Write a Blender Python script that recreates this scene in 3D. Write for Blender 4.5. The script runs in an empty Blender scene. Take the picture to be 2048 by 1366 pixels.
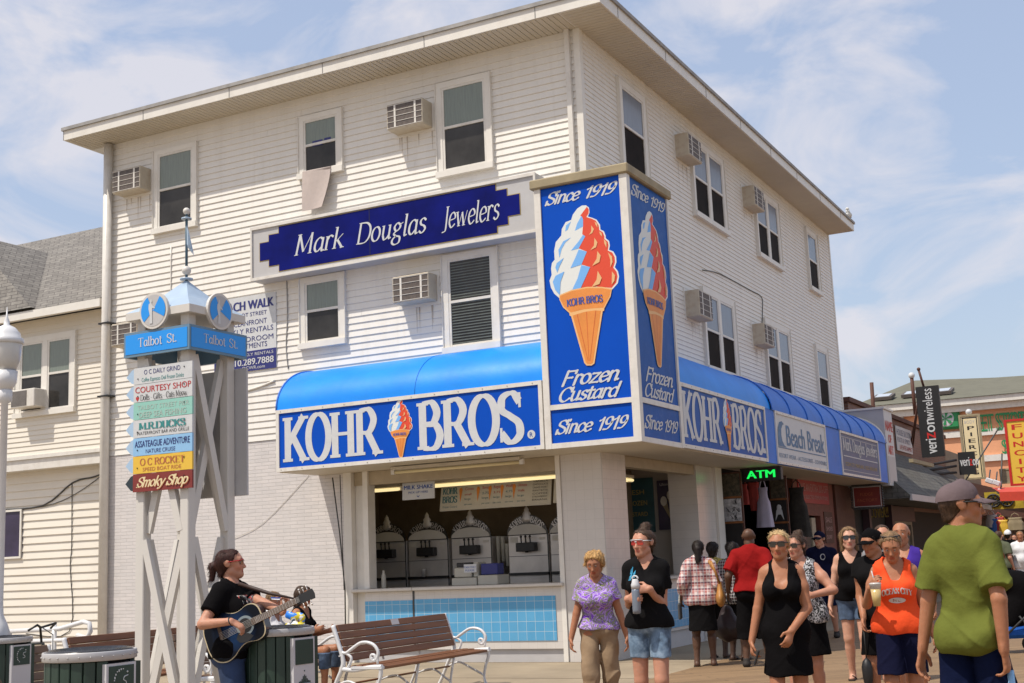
import bpy, math, random
import numpy as np
from mathutils import Vector, Matrix
C = bpy.context.scene.collection
rad = math.radians
rng = random.Random(7)
# ------------------------------------------------------------------ camera, sky, sun, exposure
scene = bpy.context.scene
CAMZ, FPX, YAW, PITCH, ROLL = 1.5, 2548.1, -0.47781, 0.171867, -0.042132
def cam_axes():
    fwd = Vector((math.sin(YAW), math.cos(YAW), 0)); right = Vector((math.cos(YAW), -math.sin(YAW), 0)); up = Vector((0, 0, 1))
    f2 = fwd*math.cos(PITCH)+up*math.sin(PITCH); u2 = -fwd*math.sin(PITCH)+up*math.cos(PITCH)
    r3 = right*math.cos(ROLL)+u2*math.sin(ROLL); u3 = -right*math.sin(ROLL)+u2*math.cos(ROLL)
    return r3, u3, f2
CR, CU, CF = cam_axes()
cam = bpy.data.objects.new('camera', bpy.data.cameras.new('camera')); C.objects.link(cam)
cam.data.sensor_width = 36; cam.data.lens = FPX/2048*36; cam.data.clip_end = 2000; cam.data.clip_start = .1
cam.matrix_world = Matrix(((CR.x, CU.x, -CF.x, 0), (CR.y, CU.y, -CF.y, 0), (CR.z, CU.z, -CF.z, CAMZ), (0, 0, 0, 1)))
scene.camera = cam
def ray(x, y): return CF + CR*((x-1024)/FPX) - CU*((y-683)/FPX)
def at(x, y, d):            # point seen at photo pixel x, y at depth d
    p = ray(x, y)*d; p.z += CAMZ; return p
def onY(x, y, Y):
    r = ray(x, y); p = r*(Y/r.y); p.z += CAMZ; return p
def onX(x, y, X):
    r = ray(x, y); p = r*(X/r.x); p.z += CAMZ; return p
def gnd(x, y, z=0.):
    r = ray(x, y); p = r*((z-CAMZ)/r.z); p.z = z; return p
SUN = Vector((-.62, -1, 2.13)).normalized()      # towards the sun
EL = math.asin(SUN.z); AZ = math.atan2(SUN.x, SUN.y)
world = bpy.data.worlds.new('World'); scene.world = world; world.use_nodes = True
nt = world.node_tree; N, L = nt.nodes, nt.links
for n in list(N): N.remove(n)
def wn(t, **k):
    n = N.new(t)
    for a, b in k.items(): setattr(n, a, b)
    return n
sky = wn('ShaderNodeTexSky', sky_type='NISHITA', sun_disc=False, sun_elevation=EL, sun_rotation=AZ, air_density=1.35, dust_density=1.6, ozone_density=1.6, altitude=0)
tc = wn('ShaderNodeTexCoord'); mp = wn('ShaderNodeMapping'); mp.inputs['Scale'].default_value = (1, 1, 1.7); mp.inputs['Location'].default_value = (.55, .25, .42)
n1 = wn('ShaderNodeTexNoise'); n1.inputs['Scale'].default_value = 7.5; n1.inputs['Detail'].default_value = 10; n1.inputs['Roughness'].default_value = .56; n1.inputs['Distortion'].default_value = .5
# a broad bank of cloud lies to the left, thin wisps to the right
dotn = wn('ShaderNodeVectorMath', operation='DOT_PRODUCT'); dotn.inputs[1].default_value = (CR.x, CR.y, CR.z)
bank = wn('ShaderNodeMapRange'); bank.inputs['From Min'].default_value = -.42; bank.inputs['From Max'].default_value = .3; bank.inputs['To Min'].default_value = .115; bank.inputs['To Max'].default_value = -.012
addn = wn('ShaderNodeMath', operation='ADD')
rmp = wn('ShaderNodeValToRGB'); rmp.color_ramp.elements[0].position = .455; rmp.color_ramp.elements[1].position = .64
rmp.color_ramp.elements[0].color = (0, 0, 0, 1); rmp.color_ramp.elements[1].color = (.8, .8, .8, 1)
mix = wn('ShaderNodeMix', data_type='RGBA'); mix.inputs[7].default_value = (4.5, 4.4, 4.7, 1)
haze_mix = wn('ShaderNodeMix', data_type='RGBA'); haze_mix.inputs[0].default_value = .62; haze_mix.inputs[7].default_value = (2.75, 3.15, 4.2, 1)
bg = wn('ShaderNodeBackground'); bg.inputs['Strength'].default_value = .136
out = wn('ShaderNodeOutputWorld')
L.new(tc.outputs['Generated'], mp.inputs['Vector']); L.new(mp.outputs[0], n1.inputs['Vector'])
L.new(tc.outputs['Generated'], dotn.inputs[0]); L.new(dotn.outputs['Value'], bank.inputs['Value'])
L.new(n1.outputs['Fac'], addn.inputs[0]); L.new(bank.outputs[0], addn.inputs[1]); L.new(addn.outputs[0], rmp.inputs['Fac'])
L.new(sky.outputs[0], haze_mix.inputs[6]); L.new(haze_mix.outputs[2], mix.inputs[6]); L.new(rmp.outputs['Color'], mix.inputs[0])
L.new(mix.outputs[2], bg.inputs['Color']); L.new(bg.outputs[0], out.inputs['Surface'])
sl = bpy.data.lights.new('sun', 'SUN'); sl.energy = 3.45; sl.angle = rad(.55); sl.color = (1, .93, .82)
so = bpy.data.objects.new('sun', sl); C.objects.link(so); so.rotation_euler = (-SUN).to_track_quat('-Z', 'Y').to_euler(); so.location = (0, 0, 40)
scene.view_settings.view_transform = 'Standard'; scene.view_settings.look = 'None'; scene.view_settings.exposure = .36; scene.view_settings.gamma = 1
scene.cycles.max_bounces = 8

# ------------------------------------------------------------------ materials
MATS = {}
def _new(name):
    m = bpy.data.materials.new(name); m.use_nodes = True
    t = m.node_tree; b = t.nodes['Principled BSDF']; MATS[name] = m
    return m, t, b
def nd(t, ty, ins=None, **k):
    n = t.nodes.new(ty)
    for a, b in k.items(): setattr(n, a, b)
    for a, v in (ins or {}).items():
        if isinstance(v, bpy.types.NodeSocket): t.links.new(v, n.inputs[a])
        else: n.inputs[a].default_value = v
    return n
def coords(t, stretch=(1, 1, 1), kind='Object'):
    c = nd(t, 'ShaderNodeTexCoord'); m = nd(t, 'ShaderNodeMapping', {'Vector': c.outputs[kind], 'Scale': stretch})
    return m.outputs[0]
def c4(c): return (c[0], c[1], c[2], 1)
def mul(c, k): return tuple(min(1, max(0, x*k)) for x in c)
def mat(name, col, rough=.6, var=0., vs=6., bump=0., bs=60., metal=0., spec=.5, stretch=(1, 1, 1), dirt=0., ds=1.2, dcol=(.25, .2, .15), coat=0., emit=None, es=1., alpha=1., trans=0., streak=0.):
    m, t, b = _new(name)
    b.inputs['Base Color'].default_value = c4(col); b.inputs['Roughness'].default_value = rough; b.inputs['Metallic'].default_value = metal
    b.inputs['Specular IOR Level'].default_value = spec; b.inputs['Coat Weight'].default_value = coat
    src = None
    if var or bump or dirt or streak: v = coords(t, stretch)
    if var:
        n = nd(t, 'ShaderNodeTexNoise', {'Vector': v, 'Scale': vs, 'Detail': 6., 'Roughness': .6})
        r = nd(t, 'ShaderNodeMapRange', {'Value': n.outputs['Fac'], 'From Min': .3, 'From Max': .7})
        x = nd(t, 'ShaderNodeMix', {0: r.outputs[0], 6: c4(mul(col, 1-var)), 7: c4(mul(col, 1+var))}, data_type='RGBA'); src = x.outputs[2]
    if dirt:
        n = nd(t, 'ShaderNodeTexNoise', {'Vector': v, 'Scale': ds, 'Detail': 8., 'Roughness': .68})
        r = nd(t, 'ShaderNodeMapRange', {'Value': n.outputs['Fac'], 'From Min': .5, 'From Max': .78, 'To Max': dirt})
        x = nd(t, 'ShaderNodeMix', {0: r.outputs[0], 6: src if src else c4(col), 7: c4(dcol)}, data_type='RGBA'); src = x.outputs[2]
    if streak:          # rain-washed grime: long vertical runs
        n = nd(t, 'ShaderNodeTexNoise', {'Vector': coords(t, (5.5, 5.5, .32)), 'Scale': 1.6, 'Detail': 7., 'Roughness': .6})
        r = nd(t, 'ShaderNodeMapRange', {'Value': n.outputs['Fac'], 'From Min': .52, 'From Max': .75, 'To Max': streak})
        x = nd(t, 'ShaderNodeMix', {0: r.outputs[0], 6: src if src else c4(col), 7: c4((.36, .29, .20))}, data_type='RGBA'); src = x.outputs[2]
    if src: t.links.new(src, b.inputs['Base Color'])
    if bump:
        n = nd(t, 'ShaderNodeTexNoise', {'Vector': v, 'Scale': bs, 'Detail': 5.})
        bp = nd(t, 'ShaderNodeBump', {'Height': n.outputs['Fac'], 'Strength': bump, 'Distance': .01}); t.links.new(bp.outputs[0], b.inputs['Normal'])
    if emit: b.inputs['Emission Color'].default_value = c4(emit); b.inputs['Emission Strength'].default_value = es
    if trans: b.inputs['Transmission Weight'].default_value = trans
    if alpha < 1: b.inputs['Alpha'].default_value = alpha
    return m
def brickmat(name, c1, c2, mortar, w, h, ms, axes='xz', offset=.5, bump=.4, rough=.6, rot=0., var=.12, vs=3., squash=1.):
    m, t, b = _new(name)
    b.inputs['Roughness'].default_value = rough
    c = nd(t, 'ShaderNodeTexCoord'); s = nd(t, 'ShaderNodeSeparateXYZ', {0: c.outputs['Object']})
    ix = 'xyz'.index
    k = nd(t, 'ShaderNodeCombineXYZ', {0: s.outputs[ix(axes[0])], 1: s.outputs[ix(axes[1])]})
    v = nd(t, 'ShaderNodeMapping', {'Vector': k.outputs[0], 'Rotation': (0, 0, rot)}).outputs[0]
    br = nd(t, 'ShaderNodeTexBrick', {'Vector': v, 'Color1': c4(c1), 'Color2': c4(c2), 'Mortar': c4(mortar), 'Scale': 1., 'Mortar Size': ms, 'Brick Width': w, 'Row Height': h, 'Mortar Smooth': .2}, offset=offset, squash=squash)
    n = nd(t, 'ShaderNodeTexNoise', {'Vector': c.outputs['Object'], 'Scale': vs, 'Detail': 8., 'Roughness': .65})
    r = nd(t, 'ShaderNodeMapRange', {'Value': n.outputs['Fac'], 'From Min': .3, 'From Max': .7, 'To Min': 1-var, 'To Max': 1+var})
    x = nd(t, 'ShaderNodeVectorMath', {0: br.outputs['Color'], 3: r.outputs[0]}, operation='SCALE')
    t.links.new(x.outputs[0], b.inputs['Base Color'])
    inv = nd(t, 'ShaderNodeMath', {0: 1., 1: br.outputs['Fac']}, operation='SUBTRACT')
    n2 = nd(t, 'ShaderNodeTexNoise', {'Vector': c.outputs['Object'], 'Scale': 40., 'Detail': 3.})
    a = nd(t, 'ShaderNodeMath', {0: n2.outputs['Fac'], 1: .25, 2: inv.outputs[0]}, operation='MULTIPLY_ADD')
    bp = nd(t, 'ShaderNodeBump', {'Height': a.outputs[0], 'Strength': bump, 'Distance': .012}); t.links.new(bp.outputs[0], b.inputs['Normal'])
    return m
def rampmat(name, stops, scale=5., detail=3., rough=.8, stretch=(1, 1, 1), distort=0., bump=.2, kind='noise', const=False):
    m, t, b = _new(name); b.inputs['Roughness'].default_value = rough
    v = coords(t, stretch)
    if kind == 'noise': n = nd(t, 'ShaderNodeTexNoise', {'Vector': v, 'Scale': scale, 'Detail': detail, 'Distortion': distort}).outputs['Fac']
    elif kind == 'vor': n = nd(t, 'ShaderNodeTexVoronoi', {'Vector': v, 'Scale': scale}).outputs['Color']
    else: n = nd(t, 'ShaderNodeTexWave', {'Vector': v, 'Scale': scale, 'Distortion': distort, 'Detail': detail}).outputs['Fac']
    r = nd(t, 'ShaderNodeValToRGB', {'Fac': n}); cr = r.color_ramp
    if const: cr.interpolation = 'CONSTANT'
    while len(cr.elements) < len(stops): cr.elements.new(.5)
    for e, (p, c) in zip(cr.elements, stops): e.position = p; e.color = c4(c)
    t.links.new(r.outputs[0], b.inputs['Base Color'])
    if bump:
        bp = nd(t, 'ShaderNodeBump', {'Height': nd(t, 'ShaderNodeTexNoise', {'Vector': v, 'Scale': 25.}).outputs['Fac'], 'Strength': bump, 'Distance': .01}); t.links.new(bp.outputs[0], b.inputs['Normal'])
    return m

# ------------------------------------------------------------------ mesh building
def sm3(P, n=5):
    P = [Vector(p) for p in P]; Q = [P[0]]+P+[P[-1]]; o = []
    for i in range(1, len(Q)-2):
        a, b, c, d = Q[i-1:i+3]
        for k in range(n): t = k/n; o.append(.5*((2*b)+(c-a)*t+(2*a-5*b+4*c-d)*t*t+(3*b-a-3*c+d)*t**3))
    return o+[P[-1]]
class MB:
    def __init__(s): s.v = []; s.f = []; s.m = []; s.sm = []
    def add(s, vs, fs, mi=0, smooth=False):
        o = len(s.v); s.v += [tuple(v) for v in vs]
        for f in fs: s.f.append(tuple(o+i for i in f)); s.m.append(mi); s.sm.append(smooth)
        return s
    def box(s, a, b, mi=0, bev=0.):
        x0, y0, z0 = (min(a[i], b[i]) for i in range(3)); x1, y1, z1 = (max(a[i], b[i]) for i in range(3))
        if not bev:
            return s.add([(x0, y0, z0), (x1, y0, z0), (x1, y1, z0), (x0, y1, z0), (x0, y0, z1), (x1, y0, z1), (x1, y1, z1), (x0, y1, z1)],
                  [(0, 3, 2, 1), (4, 5, 6, 7), (0, 1, 5, 4), (1, 2, 6, 5), (2, 3, 7, 6), (3, 0, 4, 7)], mi)
        e = min(bev, (x1-x0)*.45, (y1-y0)*.45, (z1-z0)*.45)
        def ring(z, i): return [(x0+i, y0+e, z), (x0+e, y0+i, z), (x1-e, y0+i, z), (x1-i, y0+e, z), (x1-i, y1-e, z), (x1-e, y1-i, z), (x0+e, y1-i, z), (x0+i, y1-e, z)]
        rs = ring(z0, e)+ring(z0+e, 0)+ring(z1-e, 0)+ring(z1, e)
        fs = [tuple(range(7, -1, -1)), tuple(range(24, 32))]
        for k in range(3):
            for i in range(8): fs.append((k*8+i, k*8+(i+1) % 8, (k+1)*8+(i+1) % 8, (k+1)*8+i))
        return s.add(rs, fs, mi)
    def obox(s, M, a, b, mi=0, bev=0.):
        t = MB().box(a, b, mi, bev); return s.add([M @ Vector(v) for v in t.v], t.f, mi)
    def bar(s, p, q, w, h, mi=0, up=(0, 0, 1)):
        p, q = Vector(p), Vector(q); d = (q-p).normalized(); u = Vector(up)
        x = d.cross(u)
        if x.length < 1e-4: x = d.cross(Vector((1, 0, 0)))
        x.normalize(); y = x.cross(d)
        vs = [c+x*(i*w/2)+y*(j*h/2) for c in (p, q) for i, j in ((-1, -1), (1, -1), (1, 1), (-1, 1))]
        return s.add(vs, [(3, 2, 1, 0), (4, 5, 6, 7), (0, 1, 5, 4), (1, 2, 6, 5), (2, 3, 7, 6), (3, 0, 4, 7)], mi)
    def stube(s, pts, r, mi=0, n=6):
        if isinstance(r, (list, tuple)): r = [r[i]+(r[min(i+1, len(r)-1)]-r[i])*k/5 for i in range(len(r)-1) for k in range(5)]+[r[-1]]
        return s.tube(sm3(pts), r, mi, n)
    def tube(s, pts, r, mi=0, n=8, caps=True):
        pts = [Vector(p) for p in pts]; k = len(pts); R = r if isinstance(r, (list, tuple)) else [r]*k
        vs = []; t0 = (pts[1]-pts[0]).normalized(); ref = Vector((0, 0, 1)) if abs(t0.z) < .9 else Vector((1, 0, 0)); x = t0.cross(ref).normalized()
        for i, p in enumerate(pts):
            t = (pts[min(i+1, k-1)]-pts[max(i-1, 0)]).normalized(); x = (x-t*x.dot(t)).normalized(); y = t.cross(x)
            vs += [p+(x*math.cos(2*math.pi*j/n)+y*math.sin(2*math.pi*j/n))*R[i] for j in range(n)]
        fs = [(i*n+j, i*n+(j+1) % n, (i+1)*n+(j+1) % n, (i+1)*n+j) for i in range(k-1) for j in range(n)]
        s.add(vs, fs, mi, True)
        if caps: o = len(s.v)-k*n; s.f += [tuple(o+j for j in range(n-1, -1, -1)), tuple(o+(k-1)*n+j for j in range(n))]; s.m += [mi]*2; s.sm += [False]*2
        return s
    def lathe(s, prof, c=(0, 0, 0), n=20, mi=0, smooth=True, sx=1., sy=1., ph=0.):
        c = Vector(c); k = len(prof)
        vs = [c+Vector((r*sx*math.cos(ph+2*math.pi*j/n), r*sy*math.sin(ph+2*math.pi*j/n), z)) for r, z in prof for j in range(n)]
        fs = [(i*n+j, i*n+(j+1) % n, (i+1)*n+(j+1) % n, (i+1)*n+j) for i in range(k-1) for j in range(n)]
        s.add(vs, fs, mi, smooth); o = len(s.v)-k*n
        s.f += [tuple(o+j for j in range(n-1, -1, -1)), tuple(o+(k-1)*n+j for j in range(n))]; s.m += [mi]*2; s.sm += [False]*2
        return s
    def ball(s, c, r, mi=0, n=14, sc=(1, 1, 1)):
        pr = [(max(1e-4, r*math.sin(math.pi*i/8)), -r*math.cos(math.pi*i/8)*sc[2]) for i in range(9)]
        return s.lathe(pr, c, n, mi, True, sc[0], sc[1])
    def prism(s, poly, O, u, v, n, t, mi=0, front_only=False):
        O, u, v, n = map(Vector, (O, u, v, n)); k = len(poly)
        f = [O+u*x+v*y for x, y in poly]
        if front_only: return s.add([p+n*t for p in f], [tuple(range(k))], mi)
        return s.add([p+n*t for p in f]+f, [tuple(range(k)), tuple(range(2*k-1, k-1, -1))]+[(i, k+i, k+(i+1) % k, (i+1) % k) for i in range(k)], mi)
    def quad(s, a, b, c, d, mi=0): return s.add([a, b, c, d], [(0, 1, 2, 3)], mi)
    def build(s, name, mats, parent=None, M=None, **tags):
        me = bpy.data.meshes.new(name); me.from_pydata([M @ Vector(v) for v in s.v] if M else s.v, [], s.f)
        mats = mats if isinstance(mats, (list, tuple)) else [mats]
        for m in mats: me.materials.append(MATS[m] if isinstance(m, str) else m)
        me.polygons.foreach_set('material_index', s.m); me.polygons.foreach_set('use_smooth', s.sm); me.update()
        return link(name, me, parent, **tags)
def link(name, me, parent=None, **tags):
    o = bpy.data.objects.new(name, me); C.objects.link(o)
    if parent: o.parent = parent
    for k, v in tags.items(): o[k] = v
    return o
def thing(name, label, cat, loc=(0, 0, 0), rz=0., group=None):
    o = bpy.data.objects.new(name, None); C.objects.link(o); o.location = loc; o.rotation_euler = (0, 0, rz)
    o.empty_display_size = .2; o['label'] = label; o['category'] = cat
    if group: o['group'] = group
    return o
def copy_tree(o, label=None, group=None, loc=None, rz=None):
    def cp(a, par):
        b = a.copy(); C.objects.link(b)
        if par: b.parent = par
        for ch in a.children: cp(ch, b)
        return b
    r = cp(o, None)
    if label: r['label'] = label
    if group: r['group'] = group
    if loc is not None: r.location = loc
    if rz is not None: r.rotation_euler = (0, 0, rz)
    return r

# ------------------------------------------------------------------ lettering
_TX = {}
def sans(ch):
    if ch in _TX: return _TX[ch]
    cu = bpy.data.curves.new('t', 'FONT'); cu.body = ch; cu.resolution_u = 3; cu.fill_mode = 'FRONT'
    ob = bpy.data.objects.new('t', cu); C.objects.link(ob); dg = bpy.context.evaluated_depsgraph_get(); dg.update()
    me = ob.evaluated_get(dg).to_mesh()
    r = ([(v.co.x, v.co.y) for v in me.vertices], [tuple(p.vertices) for p in me.polygons])
    ob.evaluated_get(dg).to_mesh_clear(); bpy.data.objects.remove(ob); bpy.data.curves.remove(cu)
    _TX[ch] = r; return r
# stroke alphabet: x-height 5, capital height 7.4; 'c' smooth curve, 'l' straight; serif flags at the ends
GL = {
'K': (6.4, ['l1.2,0 1.2,7.4', 'l5.6,7.4 1.5,3.1', 'l2.6,4.2 5.8,0']), 'O': (6.6, ['e3.3,3.7 2.75,3.75']),
'H': (6.6, ['l1.2,0 1.2,7.4', 'l5.4,0 5.4,7.4', 'n1.2,3.8 5.4,3.8']), 'R': (6.2, ['l1.2,0 1.2,7.4', 'c1.2,7.2 3.6,7.3 4.9,5.6 3.6,3.7 1.2,3.7', 'l3.2,3.7 5.8,0']),
'B': (5.8, ['l1.2,0 1.2,7.4', 'c1.2,7.2 3.4,7.3 4.6,5.6 3.4,3.9 1.2,3.9', 'c1.2,3.9 3.9,3.9 5.2,2 3.9,.15 1.2,.15']), 'S': (5.2, ['c4.7,6 3.2,7.4 1.1,6.8 .8,5 2.6,3.9 4.4,2.7 4.5,.9 2.5,-.1 .6,1.3', 'n4.75,5.1 4.75,7.4', 'n.5,0 .5,2.2']),
'M': (8, ['l1.2,0 1.4,7.4', 'l1.4,7.4 4,1', 'n4,1 6.6,7.4', 'l6.6,7.4 6.9,0']), 'D': (6.6, ['l1.2,0 1.2,7.4', 'c1.2,7.25 4.2,7 5.9,5.2 5.9,2.2 4.2,.3 1.2,.15']),
'J': (3.4, ['l2.3,7.4 2.3,1.2', 'c2.3,1.2 2,-.8 .2,-1.2']), 'T': (6, ['l3,0 3,7.4', 'n.4,7.2 5.6,7.2', 'n.4,6 .4,7.3', 'n5.6,6 5.6,7.3']), 'F': (5.4, ['l1.2,0 1.2,7.4', 'n1.2,7.2 5,7.2', 'n1.2,3.9 4,3.9', 'n5,6 5,7.3']),
'C': (5.8, ['c5.3,5.9 3.6,7.5 1.4,6.6 .5,3.7 1.4,.9 3.4,-.1 5.3,1.4', 'n5.4,5.2 5.4,7.3']), 'U': (6.4, ['l1.1,7.4 1.1,2.4', 'c1.1,2.4 1.6,.4 3.2,0 4.8,.4 5.3,2.4', 'l5.3,2.4 5.3,7.4']), 'A': (6.4, ['l.6,0 3.2,7.4', 'l3.2,7.4 5.8,0', 'n1.5,2.5 4.9,2.5']),
'N': (6.6, ['l1.2,0 1.2,7.4', 'l1.2,7.4 5.4,0', 'l5.4,0 5.4,7.4']), '.': (1.8, ['l.9,0 .9,.9']), '-': (3, ['l.5,2.6 2.5,2.6']), "'": (1.4, ['l.7,7.4 .6,6']), ' ': (2.6, []), '&': (5.8, ['c5.2,0 2.4,4 1.6,6 2.8,7.3 3.8,6 2,4 .8,2 2.4,0 4.4,1.4 5.4,3.6']),
'a': (4.6, ['c3.7,4.2 2.3,5 .9,3.6 .8,1.2 2,.1 3.6,1.6', 'l3.7,4.9 3.7,.9', 'c3.7,.9 4,.1 4.7,.5']), 'b': (4.8, ['l1,0 1,7.6', 'c1,3.6 2.4,5 4,4 4.2,1.6 2.8,0 1,.7']), 'c': (4, ['c3.7,4 2.4,5 .9,3.8 .7,1.6 2,0 3.8,1']), 'd': (5, ['l3.9,7.6 3.9,0', 'c3.9,4 2.4,5 .8,3.6 .8,1.2 2.2,0 3.9,1.2']),
'e': (4.2, ['c.9,2.5 3.6,3 3.5,4.4 2.2,5 .9,3.8 .7,1.6 2,0 3.9,1.1']), 'f': (3, ['c3.2,7 2,7.6 1.4,6 1.4,3 1.4,0', 'n.4,4.8 2.8,4.8']), 'g': (4.8, ['c3.4,4.2 2.1,5 .9,3.6 2,2.2 3.4,3.2 3.4,4.2', 'c2,2.2 1,1.4 2,.6 3.8,0 3.8,-1.8 2,-2.4 .7,-1.6 .9,-.4 2.2,.6', 'n3.4,4.4 4.6,4.9']),
'h': (4.9, ['l1,0 1,7.6', 'c1,3.4 2.2,5 3.6,4.4 3.8,3', 'l3.8,3 3.8,0']), 'i': (2.2, ['l1.1,0 1.1,4.9', 'l1.1,7.0 1.1,7.5']), 'k': (4.6, ['l1,0 1,7.6', 'n3.8,4.9 1.1,2.3', 'l1.9,2.9 4.2,0']), 'l': (2.2, ['l1,7.6 1,.9', 'c1,.9 1.3,.1 2.1,.5']),
'm': (7.2, ['l1,0 1,4.9', 'c1,3.6 2.2,5 3.4,4.3 3.6,3', 'l3.6,3 3.6,0', 'c3.6,3.6 4.8,5 6,4.3 6.2,3', 'l6.2,3 6.2,0']), 'n': (4.9, ['l1,0 1,4.9', 'c1,3.4 2.2,5 3.6,4.4 3.8,3', 'l3.8,3 3.8,.8', 'c3.8,.8 4.1,.1 4.8,.5']), 'o': (4.6, ['e2.3,2.5 1.75,2.45']), 'p': (4.8, ['l1,-2.4 1,4.9', 'c1,3.8 2.4,5 4,4 4.2,1.6 2.8,0 1,.9']),
'r': (3.5, ['l1,0 1,4.9', 'c1,3.4 2,5 3.4,4.4']), 's': (3.6, ['c3.2,4.2 2,5 .9,4.2 1.2,3 2.6,2.3 3.2,1.2 2,0 .6,.8']), 't': (3.2, ['l1.4,6.4 1.4,1', 'c1.4,1 1.8,0 3,.5', 'n.3,4.8 2.9,4.8']), 'u': (5, ['l1,4.9 1,1.6', 'c1,1.6 1.8,0 3,.5 3.8,1.6', 'l3.8,4.9 3.8,.8', 'c3.8,.8 4.1,.1 4.8,.5']),
'w': (6.8, ['l.6,4.9 2,0', 'n2,0 3.4,4.6', 'l3.4,4.6 4.8,0', 'n4.8,0 6.2,4.9']), 'y': (4.8, ['l.7,4.9 2.5,.3', 'c4.2,4.9 2.6,.6 1.6,-1.8 .2,-2.2']), 'z': (4.2, ['n.7,4.7 3.6,4.7', 'l3.6,4.7 .6,.2', 'n.6,.2 3.8,.2']),
'1': (3.6, ['c.6,5.8 1.6,6.4 2.3,7.4', 'l2.3,7.4 2.3,0']), '9': (4.8, ['c4,5.4 3.2,7.4 1.4,7.2 .7,5.2 1.6,3.4 3.2,3.6 4,5.4 3.8,2.6 2.6,.4 .8,.3']), 'E': (5.6, ['l1.2,0 1.2,7.4', 'n1.2,7.2 5,7.2', 'n1.2,3.9 4.2,3.9', 'n1.2,.2 5.2,.2', 'n5.2,.1 5.2,1.3', 'n5,6.1 5,7.3']), 'G': (6.2, ['c5.3,5.9 3.6,7.5 1.4,6.6 .5,3.7 1.4,.9 3.4,-.1 5.3,1', 'l5.3,.6 5.3,3.2']),
'I': (2.6, ['l1.2,0 1.2,7.4']), 'L': (5.2, ['l1.2,0 1.2,7.4', 'n1.2,.2 5,.2', 'n5,.1 5,1.5']), 'W': (8.4, ['l.5,7.4 2.4,0', 'n2.4,0 4.2,7.2', 'l4.2,7.2 6,0', 'n6,0 7.9,7.4']), 'V': (6.2, ['l.5,7.4 3.1,0', 'n3.1,0 5.7,7.4']), 'Y': (6, ['l.5,7.4 3,3.6', 'n5.5,7.4 3,3.6', 'l3,3.6 3,0']), 'P': (5.4, ['l1.2,0 1.2,7.4', 'c1.2,7.2 3.6,7.3 4.9,5.4 3.6,3.5 1.2,3.5']),
}
def cr_pts(P, n=5):
    if len(P) < 3: return P
    Q = [P[0]]+P+[P[-1]]; o = []
    for i in range(1, len(Q)-2):
        a, b, c, d = Q[i-1], Q[i], Q[i+1], Q[i+2]
        for k in range(n):
            t = k/n; o.append(tuple(.5*((2*b[j])+(-a[j]+c[j])*t+(2*a[j]-5*b[j]+4*c[j]-d[j])*t*t+(-a[j]+3*b[j]-3*c[j]+d[j])*t**3) for j in (0, 1)))
    return o+[P[-1]]
def stroked(text, thick, thin, serif=0., slant=0., pen=0., round_=False, track=0.):
    V, F, x0, zi = [], [], 0., 0
    for ch in text:
        w, st = GL.get(ch, (2.6, []))
        for s in st:
            P = [tuple(map(float, q.split(','))) for q in s[1:].split()]
            Q = cr_pts(P) if s[0] == 'c' else P
            if s[0] == 'e': (ex, ey), (rx, ry) = P; Q = [(ex+rx*math.cos(.4+t*math.pi/16), ey+ry*math.sin(.4+t*math.pi/16)) for t in range(33)]
            o = len(V); L_, k = [], len(Q); zi += 1
            for i, (x, y) in enumerate(Q):
                a, b = Q[max(i-1, 0)], Q[min(i+1, k-1)]
                if s[0] == 'e': a, b = Q[(i-1) % 32], Q[(i+1) % 32]
                tx, ty = b[0]-a[0], b[1]-a[1]; l = math.hypot(tx, ty) or 1; tx /= l; ty /= l
                ww = thin+(thick-thin)*abs(math.sin(math.atan2(ty, tx)-pen)) if s[0] != 'n' or round_ else thin
                if round_ and i in (0, k-1) and s[0] == 'c': ww *= .8
                for sg in (-1, 1): V.append((x-ty*sg*ww/2, y+tx*sg*ww/2, zi))
            F += [(o+2*i, o+2*i+2, o+2*i+3, o+2*i+1) for i in range(k-1)]
            def quad(xa, ya, xb, yb):
                nonlocal zi
                zi += 1; o = len(V); V.extend([(xa, ya, zi), (xb, ya, zi), (xb, yb, zi), (xa, yb, zi)]); F.append((o, o+1, o+2, o+3))
            if serif and s[0] == 'l':
                for (x, y) in (P[0], P[-1]):
                    if y < .1: quad(x-thick/2-serif, 0, x+thick/2+serif, thin*.9)
                    elif y > 4.7:
                        if ch in 'abdhiklmnpru' : quad(x-thick/2-serif, y-thin*.9, x+thick/2, y)
                        elif ch not in 'AMN' or x < 2: quad(x-thick/2-serif, y-thin*.9, x+thick/2+serif, y)
            if round_:
                for (x, y), r in ((Q[0], thick*.5), (Q[-1], thick*.5)):
                    zi += 1; o = len(V); V.extend([(x+r*math.cos(t*math.pi/4), y+r*math.sin(t*math.pi/4), zi) for t in range(8)]); F.append(tuple(range(o, o+8)))
        for i in range(len(V)):
            if V[i][2] > 0: V[i] = (V[i][0]+x0, V[i][1], -V[i][2])
        x0 += w+track
    return [(x+y*slant, y, -z) for x, y, z in V], F
class Face:                       # a flat face that carries lettering
    def __init__(s, O, u, v=(0, 0, 1), n=None): s.O, s.u, s.v = Vector(O), Vector(u), Vector(v); s.n = Vector(n) if n else s.u.cross(s.v)
    def P(s, x, y, t=0.): return s.O+s.u*x+s.v*y+s.n*t
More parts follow.
